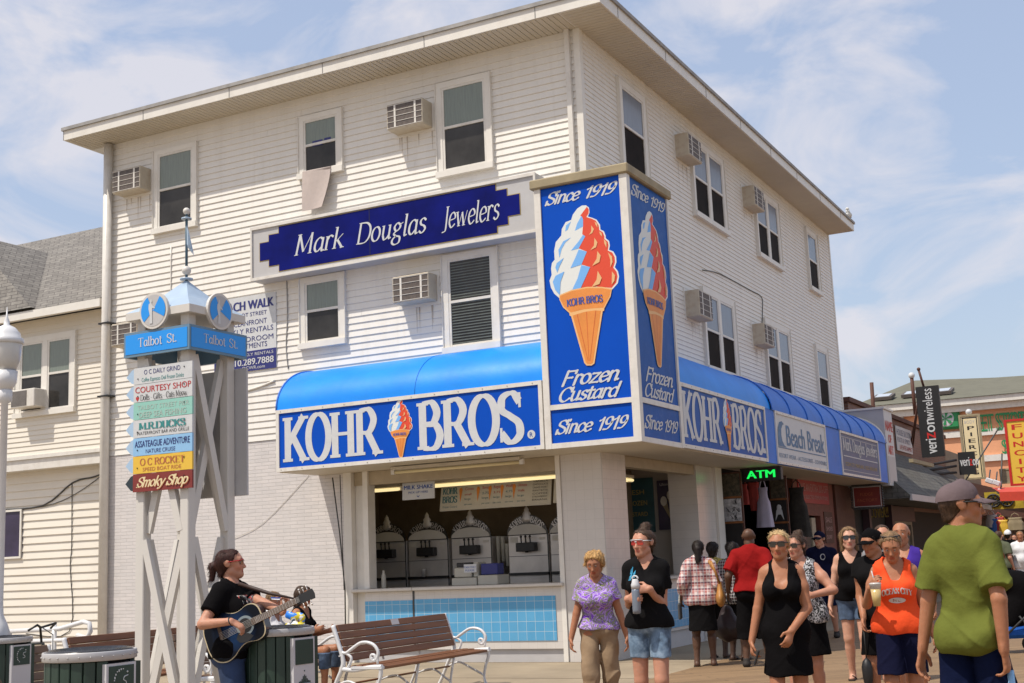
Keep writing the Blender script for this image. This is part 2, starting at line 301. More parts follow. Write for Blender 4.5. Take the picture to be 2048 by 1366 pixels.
def put(mb, face, text, x0, x1, y0, cap, mi=0, font='sans', off=.004, italic=0., bold=0., fit=True, align='l', arch=0.):
    cz = 0
    if font == 'sans':
        vs, fs = sans(text); V = [(x, y, 0) for x, y in vs]; ch = .729
    else:
        pr = {'serif': (1.35, .42, .55), 'fat': (1.9, .4, .6), 'roman': (1.0, .35, .5), 'script': (1.25, .62, 0, .40, .45, True, -.35), 'italic': (.85, .28, .42, .24, .25), 'block': (1.25, 1.25, 0), 'kohr': (1.75, .55, .5)}[font]
        V, fs = stroked(text, *pr); ch = 7.4
        if any(c.islower() for c in text) and font == 'block': ch = 7.4
    if not V: return
    mx, Mx = min(v[0] for v in V), max(v[0] for v in V); sy = cap/ch
    sx = (x1-x0)/(Mx-mx) if fit else sy
    if not fit and align == 'c': x0 = (x0+x1)/2-(Mx-mx)*sx/2
    if not fit and align == 'r': x0 = x1-(Mx-mx)*sx
    W = max(1e-6, x1-x0)
    out = []
    for x, y, z in V:
        X = x0+(x-mx)*sx+y*sy*italic; Y = y0+y*sy
        if arch: Y += arch*(1-((X-(x0+x1)/2)/(W/2))**2)
        out.append(face.P(X, Y, off+z*.00012))
    mb.add(out, fs, mi)
    if bold: mb.add([p+face.u*bold+face.n*.0007 for p in out], fs, mi)
# ------------------------------------------------------------------ colours
mat('ground', (.30, .24, .165), .9, var=.16, vs=1.2, bump=.3, bs=30, dirt=.5, ds=.7, dcol=(.24, .19, .13))
mat('siding', (.745, .715, .665), .5, var=.03, vs=2, dirt=.25, ds=.9, dcol=(.56, .52, .45), stretch=(1.6, 1.6, .35), streak=.13)
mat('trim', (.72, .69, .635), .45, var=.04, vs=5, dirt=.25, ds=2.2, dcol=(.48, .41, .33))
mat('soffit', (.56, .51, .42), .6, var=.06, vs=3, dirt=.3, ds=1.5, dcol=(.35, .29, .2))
mat('whitemetal', (.68, .65, .60), .4, streak=.2, var=.05, vs=7, dirt=.4, ds=4, dcol=(.38, .32, .26))
mat('roofing', (.16, .155, .15), .8, var=.2)
mat('shingle_edge', (.30, .29, .28), .8, var=.2)
brickmat('whitebrick', (.64, .60, .585), (.58, .55, .54), (.52, .495, .48), .30, .062, .005, 'xz', bump=.6, rough=.5, var=.05)
brickmat('whitetile', (.62, .585, .55), (.61, .575, .54), (.53, .50, .465), .15, .15, .0025, 'xz', 0, .15, .25, var=.04)
brickmat('whitetile_side', (.62, .585, .55), (.59, .56, .53), (.50, .47, .44), .15, .15, .0025, 'yz', 0, .15, .2, var=.05)
brickmat('bluetile', (.11, .37, .62), (.085, .33, .58), (.42, .55, .62), .152, .152, .0035, 'xz', 0, .15, .22, var=.05)
brickmat('bluetile_side', (.11, .37, .62), (.09, .33, .58), (.42, .55, .62), .152, .152, .0035, 'yz', 0, .15, .22, var=.05)
mat('glass_dark', (.034, .032, .030), .08, var=.6, vs=1.1, spec=.34)
mat('curtain', (.17, .20, .17), .22, var=.12, vs=9, stretch=(6, 6, .4), coat=.4)
mat('curtain_blue', (.17, .20, .25), .2, var=.1, vs=6, stretch=(6, 6, .4), coat=.1, spec=.3)
mat('glass_side', (.018, .013, .011), .55, var=.5, vs=1.5, spec=.03)
mat('acbeige', (.52, .46, .36), .5, var=.06, vs=8, dirt=.55, ds=6, dcol=(.28, .13, .05))
mat('rust', (.40, .29, .19), .9, alpha=.45); mat('acgrille', (.10, .08, .07), .6, var=.3, vs=20)
mat('blue', (.002, .070, .47), .45, var=.05, vs=1.4, spec=.12)
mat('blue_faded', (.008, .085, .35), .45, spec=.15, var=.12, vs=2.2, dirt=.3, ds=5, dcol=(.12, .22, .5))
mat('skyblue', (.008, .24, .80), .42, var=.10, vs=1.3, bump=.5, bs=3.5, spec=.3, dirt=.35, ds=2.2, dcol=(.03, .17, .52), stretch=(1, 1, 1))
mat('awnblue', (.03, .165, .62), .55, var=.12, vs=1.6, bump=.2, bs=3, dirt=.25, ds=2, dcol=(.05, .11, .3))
mat('navy', (.003, .006, .125), .35, var=.35, vs=1.6, spec=.12)
mat('signwhite', (.56, .57, .58), .5, var=.05, vs=9)
mat('signgrey', (.46, .45, .45), .5, var=.05, vs=4)
mat('cap', (.30, .245, .15), .7, var=.15, vs=4)
mat('c_red', (.68, .06, .02), .5); mat('c_cream', (.74, .44, .20), .5); mat('c_light', (.17, .42, .82), .5); mat('c_white', (.70, .72, .70), .5)
mat('c_orange', (.72, .25, .045), .5, var=.12, vs=3); mat('c_peach', (.78, .45, .18), .5); mat('c_line', (.58, .12, .02), .5); mat('ink', (.02, .07, .32), .5)
mat('black', (.012, .012, .013), .5); mat('darkgrey', (.05, .05, .05), .5); mat('inkred', (.45, .03, .03), .5); mat('inknavy', (.02, .025, .16), .5)
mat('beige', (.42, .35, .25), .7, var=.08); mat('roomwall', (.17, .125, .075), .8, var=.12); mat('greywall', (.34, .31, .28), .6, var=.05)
mat('lamp', (.8, .7, .4), .5, emit=(1, .80, .40), es=.75); mat('lamp_off', (.72, .62, .36), .5); mat('lampcase', (.5, .45, .36), .5, var=.1)
mat('steel', (.60, .565, .53), .42, metal=.35, var=.12, vs=3); mat('darksteel', (.07, .065, .06), .35, metal=.7, var=.2)
mat('counter', (.58, .54, .49), .35, var=.05); mat('plastic', (.42, .40, .34), .5, var=.05)
# ------------------------------------------------------------------ ground
g = MB().add([(-300, -120, 0), (300, -120, 0), (300, 700, 0), (-300, 700, 0)], [(0, 1, 2, 3)]); g.build('ground', 'ground', kind='structure')
def plankmat():
    m, t, b = _new('planks'); b.inputs['Roughness'].default_value = .75
    c = nd(t, 'ShaderNodeTexCoord'); v = nd(t, 'ShaderNodeMapping', {'Vector': c.outputs['Object'], 'Rotation': (0, 0, rad(-42))}).outputs[0]
    br = nd(t, 'ShaderNodeTexBrick', {'Vector': v, 'Color1': c4((.26, .165, .085)), 'Color2': c4((.19, .118, .06)), 'Mortar': c4((.035, .025, .018)), 'Scale': 1., 'Mortar Size': .0045, 'Brick Width': 4.2, 'Row Height': .14, 'Bias': -.1})
    n = nd(t, 'ShaderNodeTexNoise', {'Vector': nd(t, 'ShaderNodeMapping', {'Vector': v, 'Scale': (.8, 14, 1)}).outputs[0], 'Scale': 2.2, 'Detail': 8., 'Roughness': .7})
    r = nd(t, 'ShaderNodeMapRange', {'Value': n.outputs['Fac'], 'From Min': .3, 'From Max': .7, 'To Min': .68, 'To Max': 1.35})
    x = nd(t, 'ShaderNodeVectorMath', {0: br.outputs['Color'], 3: r.outputs[0]}, operation='SCALE'); t.links.new(x.outputs[0], b.inputs['Base Color'])
    a = nd(t, 'ShaderNodeMath', {0: n.outputs['Fac'], 1: .4, 2: nd(t, 'ShaderNodeMath', {0: 1., 1: br.outputs['Fac']}, operation='SUBTRACT').outputs[0]}, operation='MULTIPLY_ADD')
    t.links.new(nd(t, 'ShaderNodeBump', {'Height': a.outputs[0], 'Strength': .6, 'Distance': .012}).outputs[0], b.inputs['Normal'])
plankmat()
MB().add([(-6.15, 4, .006), (9, 4, .006), (9, 260, .006), (-6.15, 260, .006)], [(0, 1, 2, 3)]).build('boardwalk', 'planks', kind='structure')
jm = MB()
for k in range(7): jm.box((-30, 3.3+2.4*k, .001), (-6.16, 3.315+2.4*k, .0035))
mat('joint', (.16, .125, .09), .9); jm.build('pavement_joints', 'joint', kind='structure')
# ------------------------------------------------------------------ the white corner building
X0, Y0, XL, YB, ZT = -7.76, 17.744, -17.93, 33.9, 9.92
OV, ZF = .70, 10.16
YP, XP = 16.638, -6.654
bld = thing('apartment_building', 'white three-storey corner building with lapped siding and a flat overhanging roof', 'building', (X0, Y0, 0))
BI = Matrix.Translation((-X0, -Y0, 0))
def part(name, mb, mats, parent=bld, **k): return mb.build(name, mats, parent, M=BI if parent is not None and (parent is bld or parent.get('_b')) else None, **k)
def bpart(name, mb, mats, parent): return mb.build(name, mats, parent, M=BI)
def siding(mb, P, a0, a1, z0, z1, h, lip=.017, jm=None):     # P(a, z, out)
    z = z0; k = 0
    while z < z1-.01:
        t = min(z+h, z1)
        mb.quad(P(a0, z, lip), P(a1, z, lip), P(a1, t, .001), P(a0, t, .001)); mb.quad(P(a0, z, 0), P(a1, z, 0), P(a1, z, lip), P(a0, z, lip))
        if jm is not None:
            for q in range(1 if rng.random() < .55 else 0): x = a0+rng.uniform(0, a1-a0-.05); jm.add([P(x, z+.002, lip+.002), P(x+.006, z+.002, lip+.002), P(x+.006, t-.004, .003), P(x, t-.004, .003)], [(0, 1, 2, 3)])
        z += h
PA = lambda a, z, o: (a, Y0-o, z)
PB = lambda a, z, o: (X0+o, a, z)
m, j_ = MB(), MB(); siding(m, PA, XL, X0, 3.79, ZT, .1155, .019, j_); fw_ = part('front_wall', m, 'siding'); mat('seamgrey', (.54, .52, .48), .7); bpart('board_joints', j_, 'seamgrey', fw_)
m, j_ = MB(), MB(); siding(m, PB, Y0, YB, 3.9, ZT, .0855, .014, j_); sw_ = part('side_wall', m, 'siding'); bpart('board_joints', j_, 'seamgrey', sw_)
m = MB().box((XL+.02, Y0+.02, 3.3), (X0-.02, YB-.02, 9.9)); part('hidden_core', m, 'trim')  # unseen solid box added just inside the siding to block light leaks
m = MB()
for a in ((X0-.085, X0+.025),): m.box((a[0], Y0-.025, 3.3), (a[1], Y0+.09, ZT-.002))
part('corner_board', m, 'trim')
part('rear_corner_board', MB().box((X0-.02, YB-.09, 3.3), (X0+.022, YB+.02, ZT-.002)), 'trim')
m = MB().box((XL, Y0-.002, 0), (-12.46, Y0+.15, 3.785)); part('brick_wall', m, 'whitebrick')
# roof, soffit ribs, fascia with a drip edge
m = MB().box((XL-.5, Y0-OV, ZT), (X0+OV, YB+.05, ZF)); rf = part('roof', m, 'trim')
m = MB(); x = XL-.45
while x < X0+OV-.75: m.box((x, Y0-OV+.03, ZT-.011), (x+.085, Y0-.002, ZT-.001)); x += .1
y = Y0-OV+.06
while y < YB: m.box((X0+.002, y, ZT-.009), (X0+OV-.03, y+.088, ZT-.001)); y += .1
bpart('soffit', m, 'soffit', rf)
m = MB().box((XL-.53, Y0-OV-.035, ZF-.052), (X0+OV+.035, Y0-OV+.3, ZF+.012)).box((X0+OV-.3, Y0-OV+.302, ZF-.052), (X0+OV+.035, YB+.08, ZF+.012)).box((XL-.53, Y0-OV+.302, ZF-.05), (XL-.3, YB+.08, ZF+.012))
bpart('drip_edge', m, 'shingle_edge', rf)
m = MB().box((XL-.2, Y0-OV+.3, ZF+.0), (X0+OV-.3, YB, ZF+.03)); bpart('roofing', m, 'roofing', rf)
m = MB()
for k in range(6): xx = XL-.5+2.05*k; m.box((xx, Y0-OV-.006, ZT+.004), (xx+.012, Y0-OV-.001, ZF-.055))
for k in range(8): yy = Y0+2.1*k; m.box((X0+OV+.001, yy, ZT+.004), (X0+OV+.006, yy+.012, ZF-.055))
bpart('fascia_seam', m, 'shingle_edge', rf)
def pipe(name, pts, r, brackets=()):
    p = part(name, MB().tube(pts, r, n=10), 'whitemetal')
    for z in brackets: bpart('bracket', MB().box((pts[0][0]-r-.03, pts[0][1]-r-.004, z), (pts[0][0]+r+.06, Y0-.002, z+.03)), 'black', p)
    return p
pipe('downspout', [(-17.83, Y0-.12, 9.88), (-17.83, Y0-.12, 6.2), (-17.83, Y0-.11, .05)], .085, (6.3, 4.9))
part('downspout', MB().box((-7.975, Y0-.09, 3.3), (-7.895, Y0-.016, ZT-.01)), 'whitemetal')
# windows ------------------------------------------------------------
def window(P, a0, a1, z0, z1, kind='sash', panes=1, upper='curtain', lower='glass_dark', tw=.105):
    w = bpart('window', MB(), 'trim', bld) if False else None
    f = MB()
    def bx(a, b, c, d, o0, o1, mb=f, mi=0):
        p, q = P(a, c, o0), P(b, d, o1); mb.box(p, q, mi)
    d = .052
    bx(a0, a0+tw, z0, z1, .0, d); bx(a1-tw, a1, z0, z1, .0, d); bx(a0+tw, a1-tw, z1-tw*.9, z1, .0, d); bx(a0-.02, a1+.02, z0-.03, z0+.07, .0, d+.05)
    for e, s in ((a0, -1), (a1, 1)): bx(e-.012*(s < 0), e+.012*(s > 0), z0, z1, 0, d+.022)
    win = bpart('window', f, 'trim', bld)
    ia, ib, ic, idd = a0+tw, a1-tw, z0+.07, z1-tw*.9
    n = panes; gap = .13 if n > 1 else 0; W = (ib-ia-gap*(n-1))/n
    for k in range(n):
        l = ia+k*(W+gap); r = l+W; s = MB(); zm = (ic+idd)/2+.02; e = .042
        if k: m2 = MB(); bx(l-gap, l, ic, idd, 0, d, m2); bpart('mullion', m2, 'trim', win)
        bx(l, l+e, ic, idd, 0, .044, s); bx(r-e, r, ic, idd, 0, .044, s); bx(l+e, r-e, idd-e, idd, 0, .044, s); bx(l+e, r-e, ic, ic+e, 0, .04, s); bx(l+e, r-e, zm-.022, zm+.022, 0, .048, s)
        bpart('sash', s, 'whitemetal', win)
        u = MB(); bx(l+e, r-e, zm+.022, idd-e, 0, .031, u); bpart('upper_pane', u, upper, win)
        u = MB(); bx(l+e, r-e, ic+e, zm-.022, 0, .026, u); bpart('lower_pane', u, lower, win)
        if kind == 'blind':
            b = MB(); z = ic+e+.01
            while z < idd-e-.01:
                if abs(z-zm) > .04: p, q = P(l+e+.006, z, .0315), P(r-e-.006, z+.016, .0345); b.box(p, q)
                z += .047
            bpart('blind', b, 'blindgrey', win)
    return win
mat('blindgrey', (.11, .125, .11), .5, var=.2)
window(PA, -16.72, -15.66, 7.93, 9.55); w2 = window(PA, -13.29, -12.35, 8.39, 9.53); window(PA, -10.42, -9.375, 7.90, 9.53)
w4 = window(PA, -13.31, -12.36, 5.33, 6.57, upper='curtain'); window(PA, -10.41, -9.37, 4.92, 6.55, kind='blind', upper='glass_dark')
mm = MB().box((-13.0, Y0-.036, 8.93), (-12.78, Y0-.0325, 9.03)).box((-12.74, Y0-.036, 8.95), (-12.6, Y0-.0325, 9.04)); bpart('stuff_on_sill', mm, 'inknavy', w2)
for a in ((19.22, 20.46, 1), (22.79, 24.80, 2), (26.93, 28.83, 2), (31.3, 32.4, 1)):
    window(PB, a[0], a[1], 7.97, 9.58, panes=a[2], upper='curtain_blue', lower='glass_side', tw=.13); 
for a in ((22.88, 24.86, 2), (26.95, 28.97, 2), (31.3, 32.5, 1)):
    window(PB, a[0], a[1], 4.95, 6.57, panes=a[2], upper='curtain_blue', lower='glass_side', tw=.13)
# through-wall air conditioners, each a thing -------------------------------
def ac(P, a0, a1, z0, z1, d, label, rz=0.):
    o = P((a0+a1)/2, z0, 0); t = thing('air_conditioner', label, 'air conditioner', o, rz, 'through-wall air conditioners on the white building')
    w, h = (a1-a0)/2, z1-z0                                # local: x along the wall, -y outwards
    b = MB().box((-w, -d, 0), (w, .02, h), bev=.012); b.build('case', 'acbeige', t)
    MB().box((-w+.02, -d-.004, .03), (w-.02, -d+.01, h-.02)).build('vent', 'acgrille', t)
    s = MB()
    for k in range(5): z = .03+(h-.06)*k/4; s.box((-w+.01, -d-.012, z-.0035), (w-.01, -d-.0045, z+.0035))
    for xx in (-w+.15, w-.16): s.box((xx, -d-.010, .03), (xx+.035, -d-.0046, h-.03))
    s.build('grille', 'whitemetal', t)
    f = MB().box((-w-.05, -.02, -.05), (w+.05, -.003, 0)).box((-w-.05, -.02, h), (w+.05, -.003, h+.05)).box((-w-.05, -.02, 0), (-w, -.003, h)).box((w, -.02, 0), (w+.05, -.003, h))
    f.build('wall_frame', 'trim', t)
    st_ = MB(); r_ = random.Random(label)
    for q in range(5): x = r_.uniform(-w, w); l = r_.uniform(.12, .45); st_.add([(x-.012, -.0215, -.052), (x+.014, -.0215, -.052), (x+.003, -.0215, -.05-l), (x-.002, -.0215, -.05-l)], [(0, 3, 2, 1)])
    st_.build('rust_run', 'rust', t)
    return t
ac(PA, -17.52, -16.82, 8.78, 9.23, .31, 'beige air conditioner beside the drainpipe at top left, above the street sign')
ac(PA, -11.23, -10.52, 8.79, 9.24, .33, 'beige air conditioner high on the front wall, above the long jewelers sign')
ac(PA, -11.23, -10.53, 5.80, 6.25, .29, 'beige air conditioner with rusty corner, under the long jewelers sign')
ac(PA, -17.5, -16.86, 5.80, 6.23, .31, 'beige air conditioner half hidden behind the blue Talbot St. band')
ac(PB, 21.97, 22.68, 8.89, 9.34, .29, 'beige air conditioner on the shaded side wall, top row, nearest the roof corner', rad(90))
ac(PB, 26.10, 26.80, 8.88, 9.34, .29, 'rust-streaked air conditioner in the top row, farther along the shaded side wall', rad(90))
ac(PB, 21.97, 22.69, 5.82, 6.32, .29, 'pale air conditioner low on the side wall, next to the tall blue ice-cream tower', rad(90))
ac(PB, 26.10, 26.80, 5.84, 6.30, .28, 'grey air conditioner with a black hose on the side wall above the ribbed blue awning', rad(90))
# towel hung over a sill
tw_ = MB(); n = 10
for i in range(n):
    for j in range(9):
        u, v = i/(n-1), j/8; x = -13.16+u*(.60-.16*v**1.5)+.03*v; z = 8.455-v*.72; tw_.v.append((x, Y0-.125-.05*v-.015*math.sin(u*5+v*2)-.03*u*v, z-.02*u*(1-v)))
tw_.f = [(i*9+j, (i+1)*9+j, (i+1)*9+j+1, i*9+j+1) for i in range(n-1) for j in range(8)]; tw_.m = [0]*len(tw_.f); tw_.sm = [True]*len(tw_.f)
k = len(tw_.v); tw_.add([(x, y+.012, z) for x, y, z in tw_.v[:k]], [tuple(reversed(f)) for f in tw_.f[:]], 0, True)
tw_.tube([(-13.16, Y0-.10, 8.462), (-12.56, Y0-.10, 8.452)], .026)
mat('towel', (.47, .40, .37), .95, var=.05, vs=14, bump=.5, bs=120)
tw_.build('towel', 'towel', None, label='pinkish grey towel hung out over the sill of a small top-floor window', category='towel')
# cables on the walls
def wire(pts, r, name='cable', parent=bld, m='darkgrey'): return MB().tube(sm3(pts, 4), r, n=5).build(name, m, parent, M=BI if parent is bld else None)
wire([(-13.62, Y0-.02, 6.75), (-13.60, Y0-.025, 6.0), (-13.64, Y0-.02, 5.4), (-13.60, Y0-.02, 5.0)], .011, m='shingle_edge')
wire([onX(1405, 540, X0+.02), onX(1440, 548, X0+.02), onX(1500, 580, X0+.02), onX(1523, 594, X0+.02), onX(1525, 620, X0+.02), onX(1524, 648, X0+.02)], .009)
wire([(-15.5, Y0-.02, 4.62), (-14.4, Y0-.02, 4.72), (-13.9, Y0-.03, 4.82)], .02, 'conduit', m='whitemetal')
wire([(-16.3, Y0-.02, 7.62), (-16.3, Y0-.02, 6.2)], .014, 'conduit', m='whitemetal')
wire([(-15.0, Y0-.02, 2.1), (-14.2, Y0-.012, 2.35), (-13.2, Y0-.012, 3.12)], .004, m='seamgrey')
# ------------------------------------------------------------------ ground floor: kiosk front
part('pillar', MB().box((-8.44, Y0-.004, 0), (X0, Y0+.9, 3.1)), ['whitetile'])
part('pillar_cladding', MB().box((X0+.001, Y0-.002, 0), (X0+.012, 18.66, 3.1)), ['whitetile_side'])
part('side_pillar', MB().box((-8.3, 21.97, 0), (X0, 22.92, 3.1)), ['whitetile_side'])
part('side_post', MB().box((-8.3, 22.925, 0), (X0+.05, 23.27, 3.1)), 'trim')
for a_, b_ in (((-12.455, Y0-.06, 0), (-12.30, Y0+.25, 3.1)), ((-12.10, Y0-.015, 1.18), (-12.0, Y0+.2, 3.1)), ((-12.295, Y0+.06, 0), (-12.105, Y0+.25, 3.1)), ((-8.52, Y0-.03, 0), (-8.445, Y0+.2, 3.1))): part('hatch_jamb', MB().box(a_, b_), 'trim')
ct = part('counter_front', MB().box((-12.09, Y0-.02, .2), (-8.525, Y0+.2, 1.12)), 'whitetile')
bpart('tile_panel', MB().box((-12.085, Y0-.032, .32), (-11.17, Y0-.0202, .975)).box((-11.13, Y0-.032, .32), (-8.62, Y0-.0202, .985)), 'bluetile', ct)
bpart('counter_top', MB().box((-12.32, Y0-.10, 1.125), (-11.14, Y0+.6, 1.175), bev=.01).box((-11.135, Y0-.10, 1.125), (-8.46, Y0+.6, 1.175), bev=.01), 'counter', ct)
bpart('plinth', MB().box((-12.3, Y0+.02, 0), (-8.525, Y0+.2, .198)), 'signgrey', ct)
bpart('panel_gap', MB().box((-11.165, Y0-.034, .22), (-11.135, Y0-.0205, 1.12)), 'darkgrey', ct)
ct2 = part('counter_front', MB().box((X0-.2, 18.67, .28), (X0+.01, 21.965, 1.12)), 'whitetile_side')
bpart('tile_panel', MB().box((X0+.011, 18.8, .33), (X0+.02, 21.85, .96)), 'bluetile_side', ct2)
bpart('counter_top', MB().box((X0-.5, 18.665, 1.125), (X0+.09, 21.968, 1.175), bev=.01), 'counter', ct2)
bpart('plinth', MB().box((X0-.2, 18.66, 0), (X0-.03, 21.96, .278)), 'signgrey', ct2)
# rooms behind the openings
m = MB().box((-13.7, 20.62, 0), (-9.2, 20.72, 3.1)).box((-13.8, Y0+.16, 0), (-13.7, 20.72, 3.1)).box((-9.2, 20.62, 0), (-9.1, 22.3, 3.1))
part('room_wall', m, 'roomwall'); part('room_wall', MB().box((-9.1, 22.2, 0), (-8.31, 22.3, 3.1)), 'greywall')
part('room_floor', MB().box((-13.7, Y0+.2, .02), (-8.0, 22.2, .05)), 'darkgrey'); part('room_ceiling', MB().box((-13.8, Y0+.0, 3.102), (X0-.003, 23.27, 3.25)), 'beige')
part('header', MB().box((-12.295, Y0+.03, 2.875), (-8.53, Y0+.2, 3.098)), 'beige'); part('header', MB().box((X0-.22, 18.67, 2.93), (X0-.03, 21.965, 3.098)), 'beige')
# ------------------------------------------------------------------ frozen-custard machines, lamps, menu
mat('placard', (.55, .52, .46), .6, var=.05)
def machine(x0, x1, label):
    t = thing('custard_machine', label, 'ice-cream machine', ((x0+x1)/2, 19.55, 0), 0, 'steel custard machines in a row'); w = (x1-x0)/2
    MB().box((-w, 0, .0), (w, .9, 1.97), bev=.01).build('cabinet', 'steel', t)
    f = Face((0, 0, 0), (1, 0, 0)); pl = [(w*math.cos(a), 1.97+.33*math.sin(a)) for a in [math.pi*i/16 for i in range(17)]]
    ar = MB().prism(pl, (0, -.006, 0), (1, 0, 0), (0, 0, 1), (0, -1, 0), .02); arch = ar.build('arch_sign', 'darksteel', t)
    pl2 = [(w*.95*math.cos(a), 1.97+.17*math.sin(a)) for a in [math.pi*i/16 for i in range(17)]]
    MB().prism(pl2, (0, -.028, 0), (1, 0, 0), (0, 0, 1), (0, -1, 0), .006).build('flavour_card', 'placard', arch)
    lt = MB()
    for s, tx in ((-1, 'KOHR'), (1, 'BROS')):
        for i, ch in enumerate(tx):
            a = math.pi/2-s*(.32 if s > 0 else .98-.0) - (i*.22 if s > 0 else -0) + (0 if s > 0 else -i*.22)
            ff = Face((w*.84*math.cos(a), -.03, 1.97+.24*math.sin(a)), (math.cos(a-math.pi/2), 0, math.sin(a-math.pi/2)), (-math.sin(a-math.pi/2), 0, math.cos(a-math.pi/2)))
            put(lt, ff, ch, -.032, .032, -.035, .10, font='serif')
    lt.build('lettering', 'steel', arch)
    MB().lathe([(.001, 2.16), (.085, 2.19), (.10, 2.24), (.07, 2.28), (.078, 2.32), (.045, 2.36), (.045, 2.39), (.004, 2.45)], (0, -.02, 0), 12, 0, True, 1, .35).build('cone_ornament', 'steel', arch)
    sp = MB().box((-.18, -.13, 1.68), (.18, -.004, 1.83), bev=.01).lathe([(.03, 1.66), (.035, 1.73)], (0, -.07, 0), 10)
    for i in (-1, 0, 1): sp.tube([(i*.085, -.09, 1.83), (i*.085, -.10, 1.92)], .012).ball((i*.085, -.10, 1.93), .022)
    sp.build('dispenser', 'black', t)
    MB().box((-w+.01, -.012, 1.955), (w-.01, -.002, 1.968)).box((-w+.01, -.01, 1.60), (w-.01, -.002, 1.608)).box((-w+.005, -.05, 1.285), (w-.005, -.002, 1.33)).box((w-.02, -.008, 0), (w, -.002, 2.0)).build('trim_line', 'black', t)
    MB().box((-w+.05, -.01, 1.84), (-w+.18, -.003, 1.93)).box((w-.17, -.01, 1.87), (w-.06, -.003, 1.91)).build('notice', 'placard', t)
    return t
for i, (a, b) in enumerate(((-13.2, -12.43), (-12.38, -11.55), (-11.49, -10.68), (-10.36, -9.59), (-9.56, -8.78))):
    machine(a, b, ['steel custard machine cut off by the left window jamb', 'steel custard machine second from the left jamb, with a cup on its tray', 'steel custard machine behind the cash register', 'steel custard machine right of the dark gap and the cup stacks', 'steel custard machine cut off by the tiled corner pillar'][i])
for k, (x, z) in enumerate(((-10.58, 1.75), (-10.49, 1.78), (-10.41, 1.7))):
    MB().lathe([(.03, 0), (.042, .45-.04*k), (.044, .46-.04*k)], (x, 19.6, z-.25), 10).build('cup_stack', 'plastic', None, label=['white cup stack nearest the register machine', 'tallest white cup stack, in the middle of three', 'shortest white cup stack, beside the right-hand machine'][k], category='cups', group='paper cup stacks between the machines')
def lamp(p, q, two, label, m='lamp'):
    p, q = Vector(p), Vector(q); c = (p+q)/2; t = thing('fluorescent_lamp', label, 'ceiling lamp', c)
    d = (q-p).normalized(); s = d.cross(Vector((0, 0, 1)))
    b = MB().bar(p-c+Vector((0, 0, .06)), q-c+Vector((0, 0, .06)), .16, .05); b.build('housing', 'lampcase', t)
    for k in ((-1, 1) if two else (0,)): MB().tube([p-c+s*.05*k, q-c+s*.05*k], .024, n=8).build('tube', m, t)
    MB().box(tuple(p-c-Vector((.03, .03, .03))), tuple(p-c+Vector((.03, .03, .05)))).box(tuple(q-c-Vector((.03, .03, .03))), tuple(q-c+Vector((.03, .03, .05)))).build('socket', 'whitemetal', t)
lamp((-11.17, 17.25, 3.0), (-8.85, 17.25, 3.0), 0, 'fluorescent tube under the awning, above the serving hatch', 'lamp_off')
lamp((-11.4, 18.5, 2.83), (-8.77, 18.5, 2.83), 2, 'twin fluorescent tube inside the hatch, in front of the menu')
lamp((-13.4, 18.6, 2.83), (-11.9, 18.6, 2.83), 2, 'twin fluorescent tube inside the hatch, left of the milk shake card')
lamp((-12.2, 19.6, 2.9), (-11.0, 19.6, 2.9), 0, 'short far fluorescent tube behind the milk shake card')
lamp((-8.6, 18.9, 2.84), (-8.6, 20.9, 2.84), 2, 'fluorescent tube seen through the side hatch by the pillar')
# menu boards and cards
def board(name, label, cat, O, u, w, h, m, tilt=0., lines=(), th=.02, frame=None):
    u = Vector(u).normalized(); v = Vector((0, 0, 1)); n = u.cross(v); v = (v*math.cos(tilt)-n*math.sin(tilt)); n = u.cross(v)
    t = thing(name, label, cat, O)
    b = MB().prism([(0, 0), (w, 0), (w, h), (0, h)], n*-th, u, v, n, th); b.build('board', m, t)
    if frame:
        fm, fw, fd = frame; f = MB()
        for a in ([(0, 0), (w, 0), (w, fw), (0, fw)], [(0, h-fw), (w, h-fw), (w, h), (0, h)], [(0, fw), (fw, fw), (fw, h-fw), (0, h-fw)], [(w-fw, fw), (w, fw), (w, h-fw), (w-fw, h-fw)]): f.prism(a, (0, 0, 0), u, v, n, fd)
        f.build('frame', fm, t)
    fc = Face((0, 0, 0), u, v, n); by = {}
    for ln in lines:
        tx, x0, x1, y0, cp, mm = ln[:6]; kw = ln[6] if len(ln) > 6 else {}
        put(by.setdefault(mm, MB()), fc, tx, x0, x1, y0, cp, **kw)
    for mm, mb in by.items(): mb.build('lettering', mm, t)
    return t, fc
mn = [('KOHR', .04, .34, .29, .11, 'inkteal', dict(font='kohr')), ('BROS', .04, .34, .14, .11, 'inkteal', dict(font='kohr')), ('Frozen Custard', .06, .34, .05, .04, 'inkteal')]
mat('inkteal', (.05, .17, .22), .6)
for i, x in enumerate((.48, .82, 1.04, 1.27, 1.5)):
    mn += [(['Cones', 'Small', 'Regular', 'Waffle', 'Ultimate'][i], x, x+.17, .34, .05, 'inkred'), (['small', '2.75', '3.75', '4.75', 'Waffle'][i], x, x+.13, .25, .04, 'inkteal' if i % 2 else 'inkred'), ('large', x, x+.12, .17, .035, 'inkteal'), ('per cone', x, x+.15, .08, .03, 'inkteal')]
for i, tx in enumerate(('VANILLA', 'CHOCOLATE', 'ORANGE SHERBET', 'PEANUT BUTTER', 'COFFEE', 'STRAWBERRY', 'BANANA')): mn.append((tx, 1.78, 2.06, .39-.052*i, .032, 'darkgrey'))
t, fc = board('menu_board', 'long white custard menu board with cone pictures hung below the tubes', 'menu board', (-11.35, 18.95, 2.42), (1, 0, 0), 2.12, .46, 'placard', .2, mn)
cm = MB()
